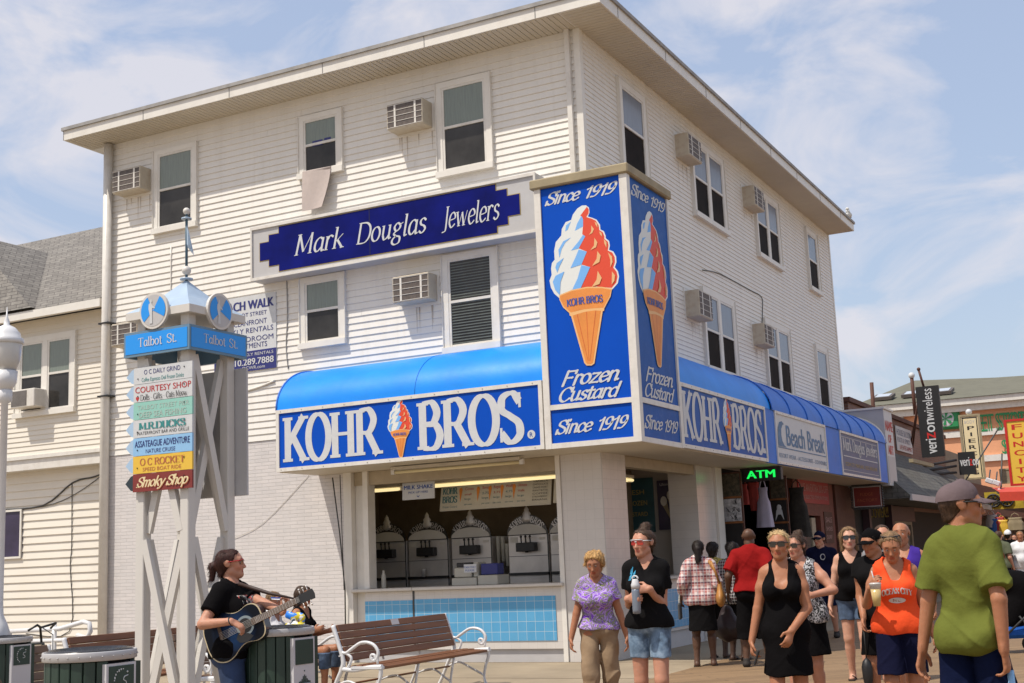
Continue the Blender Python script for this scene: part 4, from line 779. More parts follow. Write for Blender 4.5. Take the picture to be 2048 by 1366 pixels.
m.add(vs[:8], [(3, 2, 1, 0)]+[(i, (i+1) % 4, 4+(i+1) % 4, 4+i) for i in range(4)], 0); m.add(vs[4:], [(k*4+i, k*4+(i+1) % 4, k*4+4+(i+1) % 4, k*4+4+i) for k in range(4) for i in range(4)], 1); rf2 = m.build('cupola_roof', ['postwhite', 'cupola'], dr)
za = zr+.42; zt = onY(366, 424, YC+WB/2).z; zmid = onY(368, 542, YC+WB/2).z
MB().tube([(ca.x, ca.y, za-.05), (ca.x, ca.y, zt)], .013, n=8).build('spire', 'rod', dr)
for z, rr in ((zt, .036), (zmid, .046)): MB().ball((ca.x, ca.y, z), rr, 0).lathe([(.012, z-rr-.05), (rr*1.4, z-rr-.05), (rr*1.4, z-rr-.035), (.012, z-rr-.03)], (ca.x, ca.y, 0), 14, 1).build('finial_ball', ['postwhite', 'cupola'], dr)
zf = onY(364, 450, YC+WB/2).z; MB().add([(ca.x, ca.y-.004, zf), (ca.x+.1, ca.y-.02, zf-.33), (ca.x+.09, ca.y-.02, zf-.27), (ca.x+.002, ca.y-.004, zf-.22)], [(0, 3, 2, 1), (0, 1, 2, 3)]).prism([(0, 0), (.012, -.02), (.10, -.34), (.08, -.28), (0, -.2)], (ca.x, ca.y, zf), (1, 0, 0), (0, 0, 1), (0, -1, 0), .008).build('weathervane', 'cupola', dr)
FIG = [(-.018, -.115), (-.012, -.04), (-.03, .03), (-.028, .075), (-.012, .085), (-.012, .118), (.006, .122), (.012, .10), (.006, .085), (.018, .06), (.05, .035), (.048, .025), (.016, .035), (.014, -.03), (.02, -.115)]
for c, u in ((Vector((-WA/2-.02, y0+.012, zr+.055)), (1, 0, 0)), (Vector((x1-.012, WB/2-.0, zr+.055)), (0, 1, 0))):
    fc = Face(c, u); rr = .178; dk = MB().prism([(rr*math.cos(a), rr*math.sin(a)) for a in [2*math.pi*i/32 for i in range(32)]], fc.O, fc.u, fc.v, fc.n, .03).build('round_emblem', 'postwhite', dr)
    b = MB(); r2 = rr*.86
    b.add([fc.P(r2*math.cos(a), r2*math.sin(a), .0325) for a in [2*math.pi*i/32 for i in range(32)]], [tuple(range(32))], 1)
    for a0, a1 in ((rad(-28), rad(58)), (rad(118), rad(222))): P = [(0.0, -.0)]+[(r2*math.cos(a0+(a1-a0)*i/10), r2*math.sin(a0+(a1-a0)*i/10)) for i in range(11)]; b.add([fc.P(x, y, .035) for x, y in P], [tuple(range(len(P)))], 0)
    b.add([fc.P(x-.025, y-.01, .0375) for x, y in FIG][::-1], [tuple(range(len(FIG)))], 2); b.build('emblem_picture', ['bandblue', 'signgrey', 'signwhite'], dk)
# the arrow boards
mat('mint', (.26, .52, .45), .5); mat('mintgrey', (.38, .47, .43), .5); mat('paletip', (.36, .50, .66), .5); mat('palebl', (.25, .47, .72), .5); mat('yellow', (.72, .46, .05), .5); mat('maroon', (.20, .025, .02), .5); mat('cream', (.72, .60, .36), .5); mat('brick', (.42, .12, .05), .5); mat('darkarrow', (.02, .035, .045), .5); mat('teal', (.03, .22, .22), .5)
yl = [735.6, 770, 806.5, 841.3, 877.4, 913.8, 949, 985.4]; yr = [722.7, 756, 792, 828, 865, 902, 938.7, 975.7]
TXT = [('signwhite', [('O C DAILY GRIND', .18, .80, .55, .30, 'inknavy', 'sans'), ('Coffee Espresso Deli Frozen Drinks', .14, .86, .12, .26, 'teal', 'sans')]),
 ('signwhite', [('COURTESY SHOP', .03, .98, .52, .36, 'inkred', 'sans'), ('Dolls - Gifts - Cats Meow', .12, .92, .08, .33, 'darkgrey', 'roman')]),
 ('mint', [('TALBOT STREET PIER', .07, .95, .55, .28, 'mintgrey', 'sans'), ('DEEP SEA FISHING', .10, .90, .10, .34, 'mintgrey', 'sans')]),
 ('signwhite', [('M.R.DUCKS', .09, .90, .44, .38, 'teal', 'fat'), ('WATERFRONT BAR AND GRILLE', .06, .95, .14, .20, 'darkgrey', 'sans')]),
 ('palebl', [('ASSATEAGUE ADVENTURE', .03, .96, .48, .38, 'inknavy', 'sans'), ('NATURE CRUISE', .22, .72, .12, .24, 'inknavy', 'sans')]),
 ('yellow', [('O C ROCKET', .12, .88, .46, .38, 'brick', 'serif'), ('SPEED BOAT RIDE', .17, .82, .12, .22, 'brick', 'sans')]),
 ('maroon', [('Smoky Shop', .06, .95, .28, .52, 'cream', 'script')])]
yf = YC-.045; xa, xb = onY(266.7, 860, yf).x, onY(384.4, 850, yf).x
for i, (bm, tx) in enumerate(TXT):
    z1 = onY(325, (yl[i]+yr[i])/2, yf).z; z0 = onY(325, (yl[i+1]+yr[i+1])/2, yf).z+.002
    W, Hh = xb-xa, z1-z0; fc = Face((xa, yf, z0), (1, 0, 0)); O_ = fc.O; 
    lab = ['top arrow board, white, O C Daily Grind', 'white arrow board, Courtesy Shop in red letters', 'faded mint arrow board with grey lettering', 'white arrow board, M.R. Ducks in teal', 'light blue arrow board, Assateague Adventure', 'yellow arrow board, O C Rocket speed boat ride', 'lowest arrow board, maroon, Smoky Shop in cream'][i]
    t = thing('arrow_board', lab+', on the white street directory', 'sign', O_, 0, 'arrow boards on the street directory')
    f0 = Face((0, 0, 0), (1, 0, 0)); MB().box((0, 0, .001), (W, .02, Hh-.001)).build('plate', bm, t)
    MB().prism([(0, Hh*.06), (0, Hh*.94), (-.03, Hh*.9), (-.10, Hh*.5), (-.03, Hh*.1)][::-1], (-.001, .018, 0), (1, 0, 0), (0, 0, 1), (0, -1, 0), .012).build('arrow', 'darkarrow' if i == 6 else 'paletip', t)
    by = {}
    for tt_, a, b_, y, c, mm, fo in tx: put(by.setdefault(mm, MB()), f0, tt_, a*W, b_*W, y*Hh, c*Hh*.98, font=fo, off=.002, bold=.002 if fo == 'sans' and c > .3 else 0)
    if i == 6: put(by.setdefault('brick', MB()), Face((.006, 0, -.006), (1, 0, 0)), 'Smoky Shop', .06*W, .95*W, .28*Hh, .52*Hh, font='script', off=.001)
    if i == 1: h_ = MB(); h_.add([f0.P(.05+x*.02, Hh*.2+y*.022, .002) for x, y in ((0, -1.2), (-1, 0), (-1, .6), (-.5, 1), (0, .6), (.5, 1), (1, .6), (1, 0))][::-1], [tuple(range(8))]); h_.build('heart', 'inkred', t)
    for mm, mb in by.items(): mb.build('lettering', mm, t)
    MB().box((.05, -.006, Hh*.3), (.06, -.0005, Hh*.36)).box((W*.86, -.006, Hh*.68), (W*.86+.01, -.0005, Hh*.74)).build('bolt', 'black', t)
MB().box((-WA-.02, WB+.005, zm+.35), (.14, WB+.03, zb0-.1)).build('rear_plates', 'signgrey', dr, label='grey backs of the far sign plates')
MB().box((-.12, -.1, .0), (.0, -.0, .0)).v  # (no-op)
# ------------------------------------------------------------------ benches, bins, lamp post
mat('bench_wood', (.17, .068, .028), .5, var=.25, vs=3, stretch=(.4, 6, 6), bump=.15, bs=40); mat('bench_grey', (.155, .095, .062), .6, var=.2, vs=3, stretch=(.4, 6, 6)); mat('ironwhite', (.66, .66, .67), .35, var=.04); mat('plaque', (.55, .5, .48), .3, metal=.3)
BL = 2.44
def bench(label, loc, wood='bench_wood', plaque=True):
    t = thing('park_bench', label, 'bench', loc, rad(90), 'slatted benches along the boardwalk'); h = BL/2
    # side profile (y out to the front is negative)
    seat = [(.0, .415), (-.08, .42), (-.2, .445), (-.32, .455), (-.42, .44)]
    def slat(name, y, z, a, w=.085):
        Mx = Matrix.Translation((0, y, z)) @ Matrix.Rotation(a, 4, 'X'); MB().obox(Mx, (-h+.03, -w/2, -.016), (h-.03, w/2, .016), bev=.006).build(name, wood, t)
    for k in range(5): slat('seat_slat', -.04-.092*k, .43+.008*math.sin(k*1.2)-.0, rad(-3+k*1.5), .08)
    for k in range(5): z = .53+.081*k; slat('back_slat', .045+.028*k, z, rad(90-19), .078)
    for s in (-1, 1):
        x = s*h; e = MB()
        e.stube([(x, .30, 0), (x, .24, .10), (x, .15, .28), (x, .07, .42), (x, .06, .52), (x, .12, .70), (x, .19, .89)], [.022, .02, .022, .028, .026, .025, .028], n=6)
        e.stube([(x, -.40, 0), (x, -.37, .10), (x, -.40, .24), (x, -.44, .34), (x, -.44, .42)], [.022, .018, .02, .022, .028], n=6)
        e.stube([(x, .06, .41), (x, -.1, .40), (x, -.3, .43), (x, -.46, .435)], [.03, .026, .028, .032], n=6)
        e.stube([(x, .09, .60), (x, .02, .585), (x, -.06, .63), (x, -.2, .70), (x, -.34, .68), (x, -.41, .60), (x, -.39, .52), (x, -.34, .505), (x, -.33, .54)], .019, n=6)
        e.stube([(x, .02, .585), (x, -.05, .54), (x, -.04, .48), (x, .0, .42)], .016, n=6).stube([(x, -.41, .60), (x, -.40, .47)], .014, n=6)
        e.stube([(x, .2, .2), (x, 0, .28), (x, -.2, .2), (x, -.37, .12)], .014, n=6)
        e.stube([(x, -.345, .50), (x, -.315, .525), (x, -.325, .565), (x, -.365, .56), (x, -.37, .52), (x, -.35, .50)], .016, n=6)
        e.box((x-.03, -.47, .415), (x+.03, -.06, .44)).box((x-.028, .075, .55), (x+.028, .10, .56))
        e.build('end_frame', 'ironwhite', t)
    for x in (-h*.33, h*.33):
        e = MB().stube([(x, .25, 0), (x, .14, .22), (x, .03, .40), (x, -.42, .405)], .016, n=6).stube([(x, -.38, 0), (x, -.36, .12), (x, -.42, .40)], .016, n=6).stube([(x, .16, .2), (x, -.1, .27), (x, -.3, .16), (x, -.36, .12)], .012, n=6).stube([(x, .06, .45), (x, .18, .86)], .014, n=6); e.build('middle_leg', 'ironwhite', t)
    MB().tube([(-h, .13, .23), (h, .13, .23)], .013, n=6).build('stretcher', wood, t)
    if plaque: Mx = Matrix.Translation((-.02, .157, .854)) @ Matrix.Rotation(rad(71), 4, 'X'); MB().obox(Mx, (-.08, -.034, .0165), (.08, .034, .022)).build('plaque', 'plaque', t)
    return t
bench('brown slatted bench with white scroll arms in front of the blue tiles', (-8.46, 13.25, 0))
p = gnd(655, 1247, .86); bench('greyer bench behind the bin where two women sit', (p.x-.15, p.y-1.2, 0), 'bench_grey', False)
p = gnd(300, 1269, .86); bench('bench seen between the posts of the street directory', (p.x-.15, p.y+.25, 0), 'bench_wood', False)
p = gnd(85, 1302, .86); bench('bench at the lower left corner beside the near bin', (p.x-.15, p.y-.85, 0), 'bench_grey', False)
mat('bin_green', (.022, .045, .032), .5, var=.25, vs=5, stretch=(4, 4, .5)); mat('bin_steel', (.44, .43, .43), .4, metal=.2, var=.06); mat('bag', (.015, .015, .017), .25, bump=.6, bs=18); mat('bin_white', (.55, .54, .56), .4); mat('bin_panel', (.018, .045, .035), .4)
def bin_(label, loc, rz, emblem):
    t = thing('litter_bin', label, 'litter bin', loc, rz, 'green slatted litter bins'); R, n = .252, 22
    s = MB()
    for i in range(n):
        a = math.pi*2*i/n
        if abs((math.degrees(a)-305+180) % 360-180) < 26: continue
        Mx = Matrix.Rotation(a, 4, 'Z') @ Matrix.Translation((R, 0, 0)); MB().obox(Mx, (-.012, -.033, .06), (.012, .033, 1.018), bev=.004).build('slat', 'bin_green', t)
    MB().lathe([(R-.02, .04), (R-.02, 1.02)], (0, 0, 0), 22).build('liner', 'black', t)
    MB().lathe([(R+.02, 1.02), (R+.026, 1.02), (R+.03, 1.024), (R+.03, 1.07), (R+.026, 1.076), (R+.018, 1.074), (R+.014, 1.03)], (0, 0, 0), 32).build('rim', 'bin_steel', t)
    rv = MB(); [rv.ball(((R+.032)*math.cos(2*math.pi*i/26), (R+.032)*math.sin(2*math.pi*i/26), 1.047), .005, n=6) for i in range(26)]; rv.build('rivets', 'bin_steel', t)
    MB().lathe([(R+.012, 1.03), (R+.010, 1.075), (R-.02, 1.088), (R-.07, 1.05), (R-.12, .98), (.001, .9)], (0, 0, 0), 30).build('bag', 'bag', t)
    # flat sign board on one side
    a = rad(305); fc = Face((0, 0, 0), (-math.sin(a), math.cos(a), 0)); d = R+.016; w = .2
    MB().prism([(-w/2-.02, .05), (w/2+.02, .05), (w/2+.02, 1.0), (-w/2-.02, 1.0)], fc.P(0, 0, d-.10), fc.u, fc.v, fc.n, .10).build('corner_panel', 'bin_white', t)
    MB().prism([(-w/2, .80), (w/2, .80), (w/2, .985), (-w/2, .985)], fc.P(0, 0, d), fc.u, fc.v, fc.n, .005).build('green_plate', 'bin_panel', t)
    MB().prism([(w/2+.02, .05), (w/2+.075, .05), (w/2+.075, 1.0), (w/2+.02, 1.0)], fc.P(0, 0, d-.1), fc.u, fc.v, fc.n, .085).build('corner_slat', 'bin_green', t)
    b = MB(); f1 = Face(fc.P(0, 0, d+.0055), fc.u)
    if emblem == 'fish':
        for i in range(11): a2 = rad(80+i*16); c = f1.P(.06*math.cos(a2), .895+.07*math.sin(a2), 0); b.box(tuple(c-Vector((.0035, .0035, .003+.004*(i % 3)))), tuple(c+Vector((.0035, .0035, .003))))
        b.tube([f1.P(.05, .925, 0), f1.P(.02, .918, 0), f1.P(.012, .90, 0), f1.P(.035, .888, 0), f1.P(.038, .872, 0), f1.P(.01, .866, 0)], .0032, n=5); b.ball(f1.P(.045, .945, 0), .006, n=6); b.build('fish_emblem', 'signwhite', t)
    else:
        f2 = Face(fc.P(0, 0, d+.0005), fc.u)
        for i in range(9): x = -.06+.015*i; hgt = .012+.05*math.exp(-(x/.03)**2); b.prism([(x-.005, .66), (x+.005, .66), (x+.004, .66+hgt), (x-.004, .66+hgt)], f2.O, f2.u, f2.v, f2.n, .003)
        b.box(tuple(f2.P(-.07, .648, .0)), tuple(f2.P(.07, .653, .004))); b.ball(f2.P(0, .75, 0), .006, n=6); b.build('pavilion_emblem', 'bin_green', t)
    return t
p = gnd(565, 1256, 1.06); pB = at(556, 1246, 10.0); bin_('green litter bin with pavilion emblem, beside the guitarist', (pB.x, pB.y, 0), math.atan2(-pB.x, pB.y)+rad(12), 'pavilion')
pB = at(180, 1290, 7.9); bin_('nearest green litter bin with fish emblem, lower left', (pB.x, pB.y, 0), math.atan2(-pB.x, pB.y)+rad(8), 'fish')
pB = at(6, 1283, 12.2); bin_('farthest green litter bin, under the lamp post at the left', (pB.x, pB.y, 0), math.atan2(-pB.x, pB.y)+rad(6), 'fish').scale = (.95, .95, .93)
mat('globe', (.55, .54, .52), .25, var=.06, vs=4, coat=.3)
lpz = at(12, 700, 13); t = thing('lamp_post', 'white lamp post with acorn globe at the left edge', 'street lamp', (lpz.x, lpz.y, 0)); zc = lpz.z; gx = .16
MB().lathe([(.13, 0), (.13, .45), (.11, .50), (.10, .95), (.12, 1.0), (.08, 1.12), (.045, 1.2), (.038, 1.3), (.034, zc-.55), (.07, zc-.53), (.075, zc-.42), (.04, zc-.40)], (0, 0, 0), 16).build('post', 'ironwhite', t)
MB().lathe([(.06, zc-.42), (.11, zc-.34), (.12, zc-.22)], (0, 0, 0), 20).build('fitter', 'ironwhite', t); MB().lathe([(.10, zc-.22), (gx*.9, zc-.1), (gx, zc+.06), (gx*.98, zc+.08)], (0, 0, 0), 24).build('globe', 'globe', t)
MB().lathe([(gx*1.08, zc+.06), (gx*1.08, zc+.11), (gx*.9, zc+.13), (gx*.85, zc+.17), (gx*.55, zc+.23), (.03, zc+.26), (.028, zc+.3), (.012, zc+.34), (.002, zc+.45)], (0, 0, 0), 24).build('lid', 'ironwhite', t)
# bicycle rack and a parked bicycle
p = at(120, 1262, 16); t = thing('bicycle_rack', 'white pipe bicycle rack loops behind the near bin', 'bicycle rack', (p.x, p.y, 0))
m = MB(); m.tube([(-.9, 0, .9), (0, 0, .92), (.4, .0, 1.0), (.5, 0, .98), (.52, 0, .88), (.46, 0, .8), (.3, 0, .84)], .03, n=8); m.tube([(-1.0, 0, .76), (.1, 0, .78), (.52, .0, .80), (.56, 0, .4), (.56, 0, 0)], .028, n=8); m.tube([(-.9, 0, 0), (-.9, 0, .92)], .03, n=8); m.tube([(-.1, 0, 0), (-.1, 0, 1.0)], .03, n=8); m.build('pipe', 'ironwhite', t)
p = at(26, 1262, 15); t = thing('bicycle', 'black bicycle parked behind the lamp post', 'bicycle', (p.x, p.y, 0), rad(20))
for x in (-.5, .5): w_ = MB(); w_.tube([(x+.33*math.cos(a), 0, .34+.33*math.sin(a)) for a in [2*math.pi*i/24 for i in range(25)]], .018, n=6); [w_.tube([(x, 0, .34), (x+.32*math.cos(a), 0, .34+.32*math.sin(a))], .003, n=4) for a in [2*math.pi*i/10 for i in range(10)]]; w_.build('wheel', 'black', t)
MB().tube([(-.5, 0, .34), (-.15, 0, .80), (.38, 0, .80), (.5, 0, .34)], .018, n=6).tube([(-.15, 0, .82), (.0, 0, .3), (.38, 0, .78)], .018, n=6).tube([(-.5, 0, .34), (.0, 0, .3)], .014, n=6).build('frame', 'black', t)
MB().tube([(.36, 0, .80), (.34, 0, .98), (.42, -.22, 1.02), (.33, -.27, .96)], .014, n=6).tube([(.34, 0, .98), (.42, .22, 1.02), (.33, .27, .96)], .014, n=6).tube([(.42, -.2, 1.02), (.55, -.1, .9), (.5, 0, .7)], .006, n=5).build('handlebars', 'black', t); MB().ball((-.2, 0, .92), .1, sc=(1.3, .7, .4)).build('saddle', 'black', t)
# ------------------------------------------------------------------ Beach shop front under the side awning
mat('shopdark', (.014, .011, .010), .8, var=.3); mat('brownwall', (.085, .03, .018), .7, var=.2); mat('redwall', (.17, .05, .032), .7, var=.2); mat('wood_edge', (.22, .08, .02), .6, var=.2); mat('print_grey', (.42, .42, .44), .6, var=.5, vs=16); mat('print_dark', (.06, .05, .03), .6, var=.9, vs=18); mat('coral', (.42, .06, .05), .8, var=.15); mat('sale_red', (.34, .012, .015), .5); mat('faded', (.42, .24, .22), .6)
shop = thing('beach_shop', 'dark open beach-wear shop front under the ribbed awning', 'shop', (X0, 28, 0)); SI = Matrix.Translation((-X0, -28, 0))
def sp_(n, mb, m): return mb.build(n, m, shop, M=SI)
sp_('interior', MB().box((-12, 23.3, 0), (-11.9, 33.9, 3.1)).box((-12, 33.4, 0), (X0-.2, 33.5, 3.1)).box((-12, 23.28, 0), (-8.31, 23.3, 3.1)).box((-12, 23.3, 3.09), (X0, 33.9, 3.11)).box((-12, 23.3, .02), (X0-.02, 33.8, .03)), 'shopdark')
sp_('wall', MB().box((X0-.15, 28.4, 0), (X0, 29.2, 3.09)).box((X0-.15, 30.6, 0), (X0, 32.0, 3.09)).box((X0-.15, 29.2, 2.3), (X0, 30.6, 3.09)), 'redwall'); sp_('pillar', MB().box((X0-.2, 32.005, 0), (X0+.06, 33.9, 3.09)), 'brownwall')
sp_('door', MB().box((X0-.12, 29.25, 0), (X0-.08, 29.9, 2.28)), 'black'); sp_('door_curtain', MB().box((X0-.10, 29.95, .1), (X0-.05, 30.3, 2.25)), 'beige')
def shopboard(label, px0, px1, Y, pr):
    a, b = onY(px0, 960, Y), onY(px1, 960, Y); t = thing('print_rack', label, 'display rack', (a.x, Y, .4)); W = b.x-a.x
    MB().box((0, 0, 0), (W, .05, 2.62)).build('panel', 'brownwall', t); hh = .42
    for i, mm in enumerate(pr): MB().box((.03, -.02, 2.17-.47*i), (W-.03, -.001, 2.17+hh-.47*i)).build('print', mm, t); MB().box((.01, -.035, 2.13-.47*i), (W-.01, -.002, 2.165-.47*i)).build('ledge', 'wood_edge', t)
    return t, W
t, W = shopboard('wooden rack of framed prints beside the white post', 1442, 1482, 23.45, ('print_dark', 'print_grey', 'shopdark', 'print_grey'))
b = MB(); r_ = random.Random(3)
for i in range(16): x, z = .06+(W-.14)*r_.random(), 1.74+.34*r_.random(); b.tube([(x+.05*r_.uniform(-1, 1), -.022, z+.05*r_.uniform(-1, 1)) for _ in range(4)], .005, n=4)
b.build('ink_drawing', 'black', t)
t, W = shopboard('second rack of dark prints with a white figure, below the green sign', 1537, 1572, 25.6, ('print_dark', 'shopdark', 'shopdark'))
b = MB().ball((W/2, -.024, 1.98), .05, sc=(1, .1, 1.2)); b.prism([(-.09, 0), (-.06, .2), (-.03, .26), (.03, .26), (.06, .2), (.09, 0), (.03, .12), (-.03, .12)], (W/2, -.022, 1.72), (1, 0, 0), (0, 0, 1), (0, -1, 0), .004); b.build('white_figure', 'signwhite', t)
a, b_ = onY(1479, 938, 23.65), onY(1563, 959, 23.65); t = thing('atm_sign', 'black box sign with glowing green letters ATM', 'sign', (a.x, 23.65, b_.z)); w, h = b_.x-a.x, min(a.z, 3.085)-b_.z
mat('neon', (0, .5, .08), .5, emit=(.01, 1, .12), es=.75); mat('litpanel', (.6, .6, .55), .5, emit=(1, .95, .8), es=.7)
MB().box((0, 0, 0), (w, .14, h), bev=.01).build('case', 'black', t); b = MB(); put(b, Face((0, 0, 0), (1, 0, 0)), 'ATM', .16*w, .84*w, h*.22, h*.6, bold=.018); b.build('lettering', 'neon', t)
mat('dress_white', (.44, .40, .50), .8, var=.1)
mat('jacket_dark', (.03, .025, .02), .9, var=.5, vs=8)
def garment(label, px, py0, py1, Y, m, wtop, wbot, stripe=None):
    a, b = onY(px, py0, Y), onY(px, py1, Y); t = thing('hanging_dress', label, 'dress', (a.x, Y, b.z), 0, 'clothes hanging in the shop front'); h = a.z-b.z; vs = []; n = 24
    for k in range(9):
        u = k/8; w = wtop*(1-u)+wbot*u if u > .35 else wtop*(1.0-.5*math.sin(u/.35*math.pi)*.3)
        for i in range(n): th = 2*math.pi*i/n; rr = 1+.10*u*math.sin(th*6); vs.append((w/2*rr*math.cos(th), w*.2*rr*math.sin(th), h*(1-u)))
    mb = MB().add(vs, [(k*n+(i+1) % n, k*n+i, (k+1)*n+i, (k+1)*n+(i+1) % n) for k in range(8) for i in range(n)], 0, True); mb.f.append(tuple(range(n))); mb.m.append(0); mb.sm.append(False); mb.build('cloth', m, t)
    MB().tube([(-wtop*.3, 0, h), (-wtop*.2, 0, h+.1), (0, 0, h+.16), (wtop*.2, 0, h+.1), (wtop*.3, 0, h)], .012, n=5).build('strap', m, t)
garment('coral dress hanging deepest in the shop entrance', 1484, 968, 1010, 24.9, 'coral', .22, .26); garment('long coral dress hanging left of the striped dress', 1506, 965, 1022, 24.7, 'coral', .24, .16)
garment('white and lavender striped long dress hanging under the green sign', 1525, 975, 1055, 24.6, 'dress_white', .2, .34); garment('dark jacket hanging outside the shop wall', 1592, 975, 1075, 27, 'jacket_dark', .34, .5)
board('sale_banner', 'red sale banner with white letters on the shop wall', 'banner', (X0+.02, 28.75, 2.58), (0, 1, 0), 2.75, .52, 'sale_red', 0, [('SAVE AN EXTRA 20% OFF!', .08, 2.7, .27, .19, 'faded'), ('ON SELECTED ITEMS IN STORE', .25, 2.6, .10, .09, 'faded')])
board('poster', 'small red poster on the brown shop wall', 'poster', (X0+.02, 30.9, 1.65), (0, 1, 0), .8, .75, 'brownwall', 0, [('SALE', .1, .7, .5, .13, 'faded'), ('SHOES', .1, .7, .3, .1, 'faded'), ('SURF', .1, .6, .1, .1, 'faded')])
Y = 33.2; a, b_ = onY(1705, 975, Y), onY(1764, 1012, Y); t, fc = board('hanging_sign', 'maroon hanging sign in a rope frame below the awning end', 'sign', (a.x, Y, b_.z), (1, 0, 0), b_.x-a.x, a.z-b_.z, 'maroon', 0, [('FUDGE', .18, .5, .28, .08, 'brick'), ('FACTORY', .1, .6, .13, .08, 'brick')], .05, ('signgrey', .02, .01))
w, h = b_.x-a.x, a.z-b_.z; b = MB()
for i in range(18): x = w*i/17; b.ball((x, -.02, -.04), .028, n=6); b.ball((x, -.02, h+.04), .028, n=6)
for i in range(9): z = h*i/8; b.ball((-.04, -.02, z), .028, n=6); b.ball((w+.04, -.02, z), .028, n=6)
b.build('rope_frame', 'darkgrey', t)
# ------------------------------------------------------------------ farther along: brick saloon, blade signs, pink hotel
mat('redbrick', (.19, .075, .045), .8, var=.15); brickmat('saloonbrick', (.17, .07, .045), (.13, .052, .035), (.16, .12, .10), .24, .085, .008, 'yz'); mat('purple', (.05, .022, .03), .6, var=.2); mat('fadedwood', (.25, .20, .14), .8, var=.2)
p1, p2_, p3_, p4_ = onX(1768, 818, -6.65), 0, 0, 0
t = thing('wall_box_sign', 'grey box sign reading NAME OF ART beyond the awning end', 'sign', (-6.64, 33.45, 3.05)); MB().box((-1.25, .0, .0), (-.0, 1.05, 1.98)).build('case', 'signgrey', t); MB().box((-1.3, -.05, 1.97), (.04, 1.1, 2.02)).build('lid', 'trim', t)
f0 = Face((.003, .02, .0), (0, 1, 0)); MB().prism([(0, .02), (1.0, .02), (1.0, 1.94), (0, 1.94)], (0, .02, 0), (0, 1, 0), (0, 0, 1), (1, 0, 0), .004).build('panel', 'signwhite', t); b = MB(); put(b, f0, 'NAME', .06, .94, 1.42, .28, off=.005, bold=.035); put(b, f0, 'OF', .3, .68, 1.12, .22, off=.005, bold=.035); put(b, f0, 'ART', .17, .83, .81, .25, off=.005, bold=.035); b.build('lettering', 'inkred', t); MB().box((.005, .08, .06), (.012, .96, .76)).build('notice', 'signgrey', t)
sal = thing('brick_saloon', 'low brick storefront with shingled pent roof beyond the awning', 'building', (-7.8, 40, 0)); QI = Matrix.Translation((7.8, -40, 0))
def qp(n, mb, m, par=sal): return mb.build(n, m, par, M=QI)
qp('wall', MB().box((-16, 34.7, 2.6), (-7.8, 50, 5.42)), 'saloonbrick'); qp('shopfront', MB().box((-7.9, 34.0, 0), (-7.8, 50, 2.6)), 'shopdark'); qp('coping', MB().box((-16, 34.6, 5.425), (-7.72, 50.1, 5.55)), 'brownwall')
m = MB().add([(-6.25, 33.95, 2.80), (-6.25, 49.5, 2.80), (-7.8, 49.5, 4.35), (-7.8, 33.95, 4.35), (-6.25, 33.95, 2.72), (-6.25, 49.5, 2.72), (-7.8, 49.5, 2.72), (-7.8, 33.95, 2.72)], [(0, 1, 2, 3), (4, 7, 6, 5), (0, 3, 7, 4), (1, 5, 6, 2)]); qp('pent_roof', m, 'shingles_grey'); qp('fascia', MB().box((-6.27, 33.95, 2.66), (-6.2, 49.5, 2.82)), 'signgrey')
qp('post', MB().box((-7.79, 35.2, 0), (-7.6, 35.45, 2.7)), 'purple'); qp('post', MB().box((-7.79, 38.2, 0), (-7.6, 38.5, 2.7)), 'purple'); qp('lintel', MB().box((-7.79, 38.51, 2.25), (-7.65, 42, 2.68)), 'purple'); qp('window_frame', MB().box((-7.79, 39.0, .6), (-7.7, 39.2, 2.3)).box((-7.79, 41.5, .6), (-7.7, 41.7, 2.3)).box((-7.79, 39.2, 2.15), (-7.7, 41.5, 2.3)), 'fadedwood'); qp('window_pane', MB().box((-7.79, 39.21, .6), (-7.76, 41.49, 2.14)), 'acgrille')
a = onX(1796, 893, -7.0); qp('timber', MB().bar(onX(1822, 921, -6.7), onX(1864, 931, -6.7), .12, .1), 'cap'); 
b = MB(); Y = 36; a = onY(1740, 1036, Y); fz = Face((a.x, Y, a.z), (1, 0, 0)); put(b, fz, 'COVER!!', 0, .5, .0, .3, bold=.012); b.build('window_lettering', 'gold', sal, M=QI)
board('saloon_board', 'white board with faded saloon lettering on the brick wall', 'sign', (-7.76, 40.8, 4.46), (0, 1, 0), 2.5, .78, 'signwhite', 0, [('HOUSE SALOON', .1, 2.4, .5, .2, 'greyblue'), ('FOOD & SPIRITS', .1, 2.2, .28, .16, 'greyblue'), ('LIVE ENTERTAINMENT', .4, 2.4, .06, .15, 'coral')])
def blade(name, label, px, Y, m, frame=None, letters=None, th=.18):
    (ax, ay), (bx_, by) = px; a, b = onY(ax, by, Y), onY(bx_, ay, Y); w, h = b.x-a.x, b.z-a.z
    t = thing(name, label, 'sign', (a.x, Y, a.z)); MB().box((0, 0, 0), (w, th, h)).build('panel', m, t)
    if frame: fm, fw = frame; f = MB().box((-.01, -.03, 0), (fw, -.001, h)).box((w-fw, -.03, 0), (w+.01, -.001, h)).box((fw, -.03, 0), (w-fw, -.001, fw)).box((fw, -.03, h-fw), (w-fw, -.001, h)); f.build('frame', fm, t)
    return t, w, h
t, w, h = blade('blade_sign', 'tall black blade sign reading verizonwireless upwards', ((1844, 770), (1876, 915)), 42, 'black'); f0 = Face((w*.5+.15, 0, 0), (0, 0, 1), (-1, 0, 0), (0, -1, 0)); mat('signred', (.5, .015, .012), .5)
b = MB(); put(b, f0, 'veri', .10, .56, .02, .36, bold=.012); put(b, f0, 'on', .78, 1.20, .02, .36, bold=.012); put(b, f0, 'wireless', 1.22, h-.08, .02, .32); b.build('lettering', 'signwhite', t); b = MB(); put(b, f0, 'z', .57, .77, .02, .42, bold=.012); b.build('red_letter', 'signred', t)
m = MB()
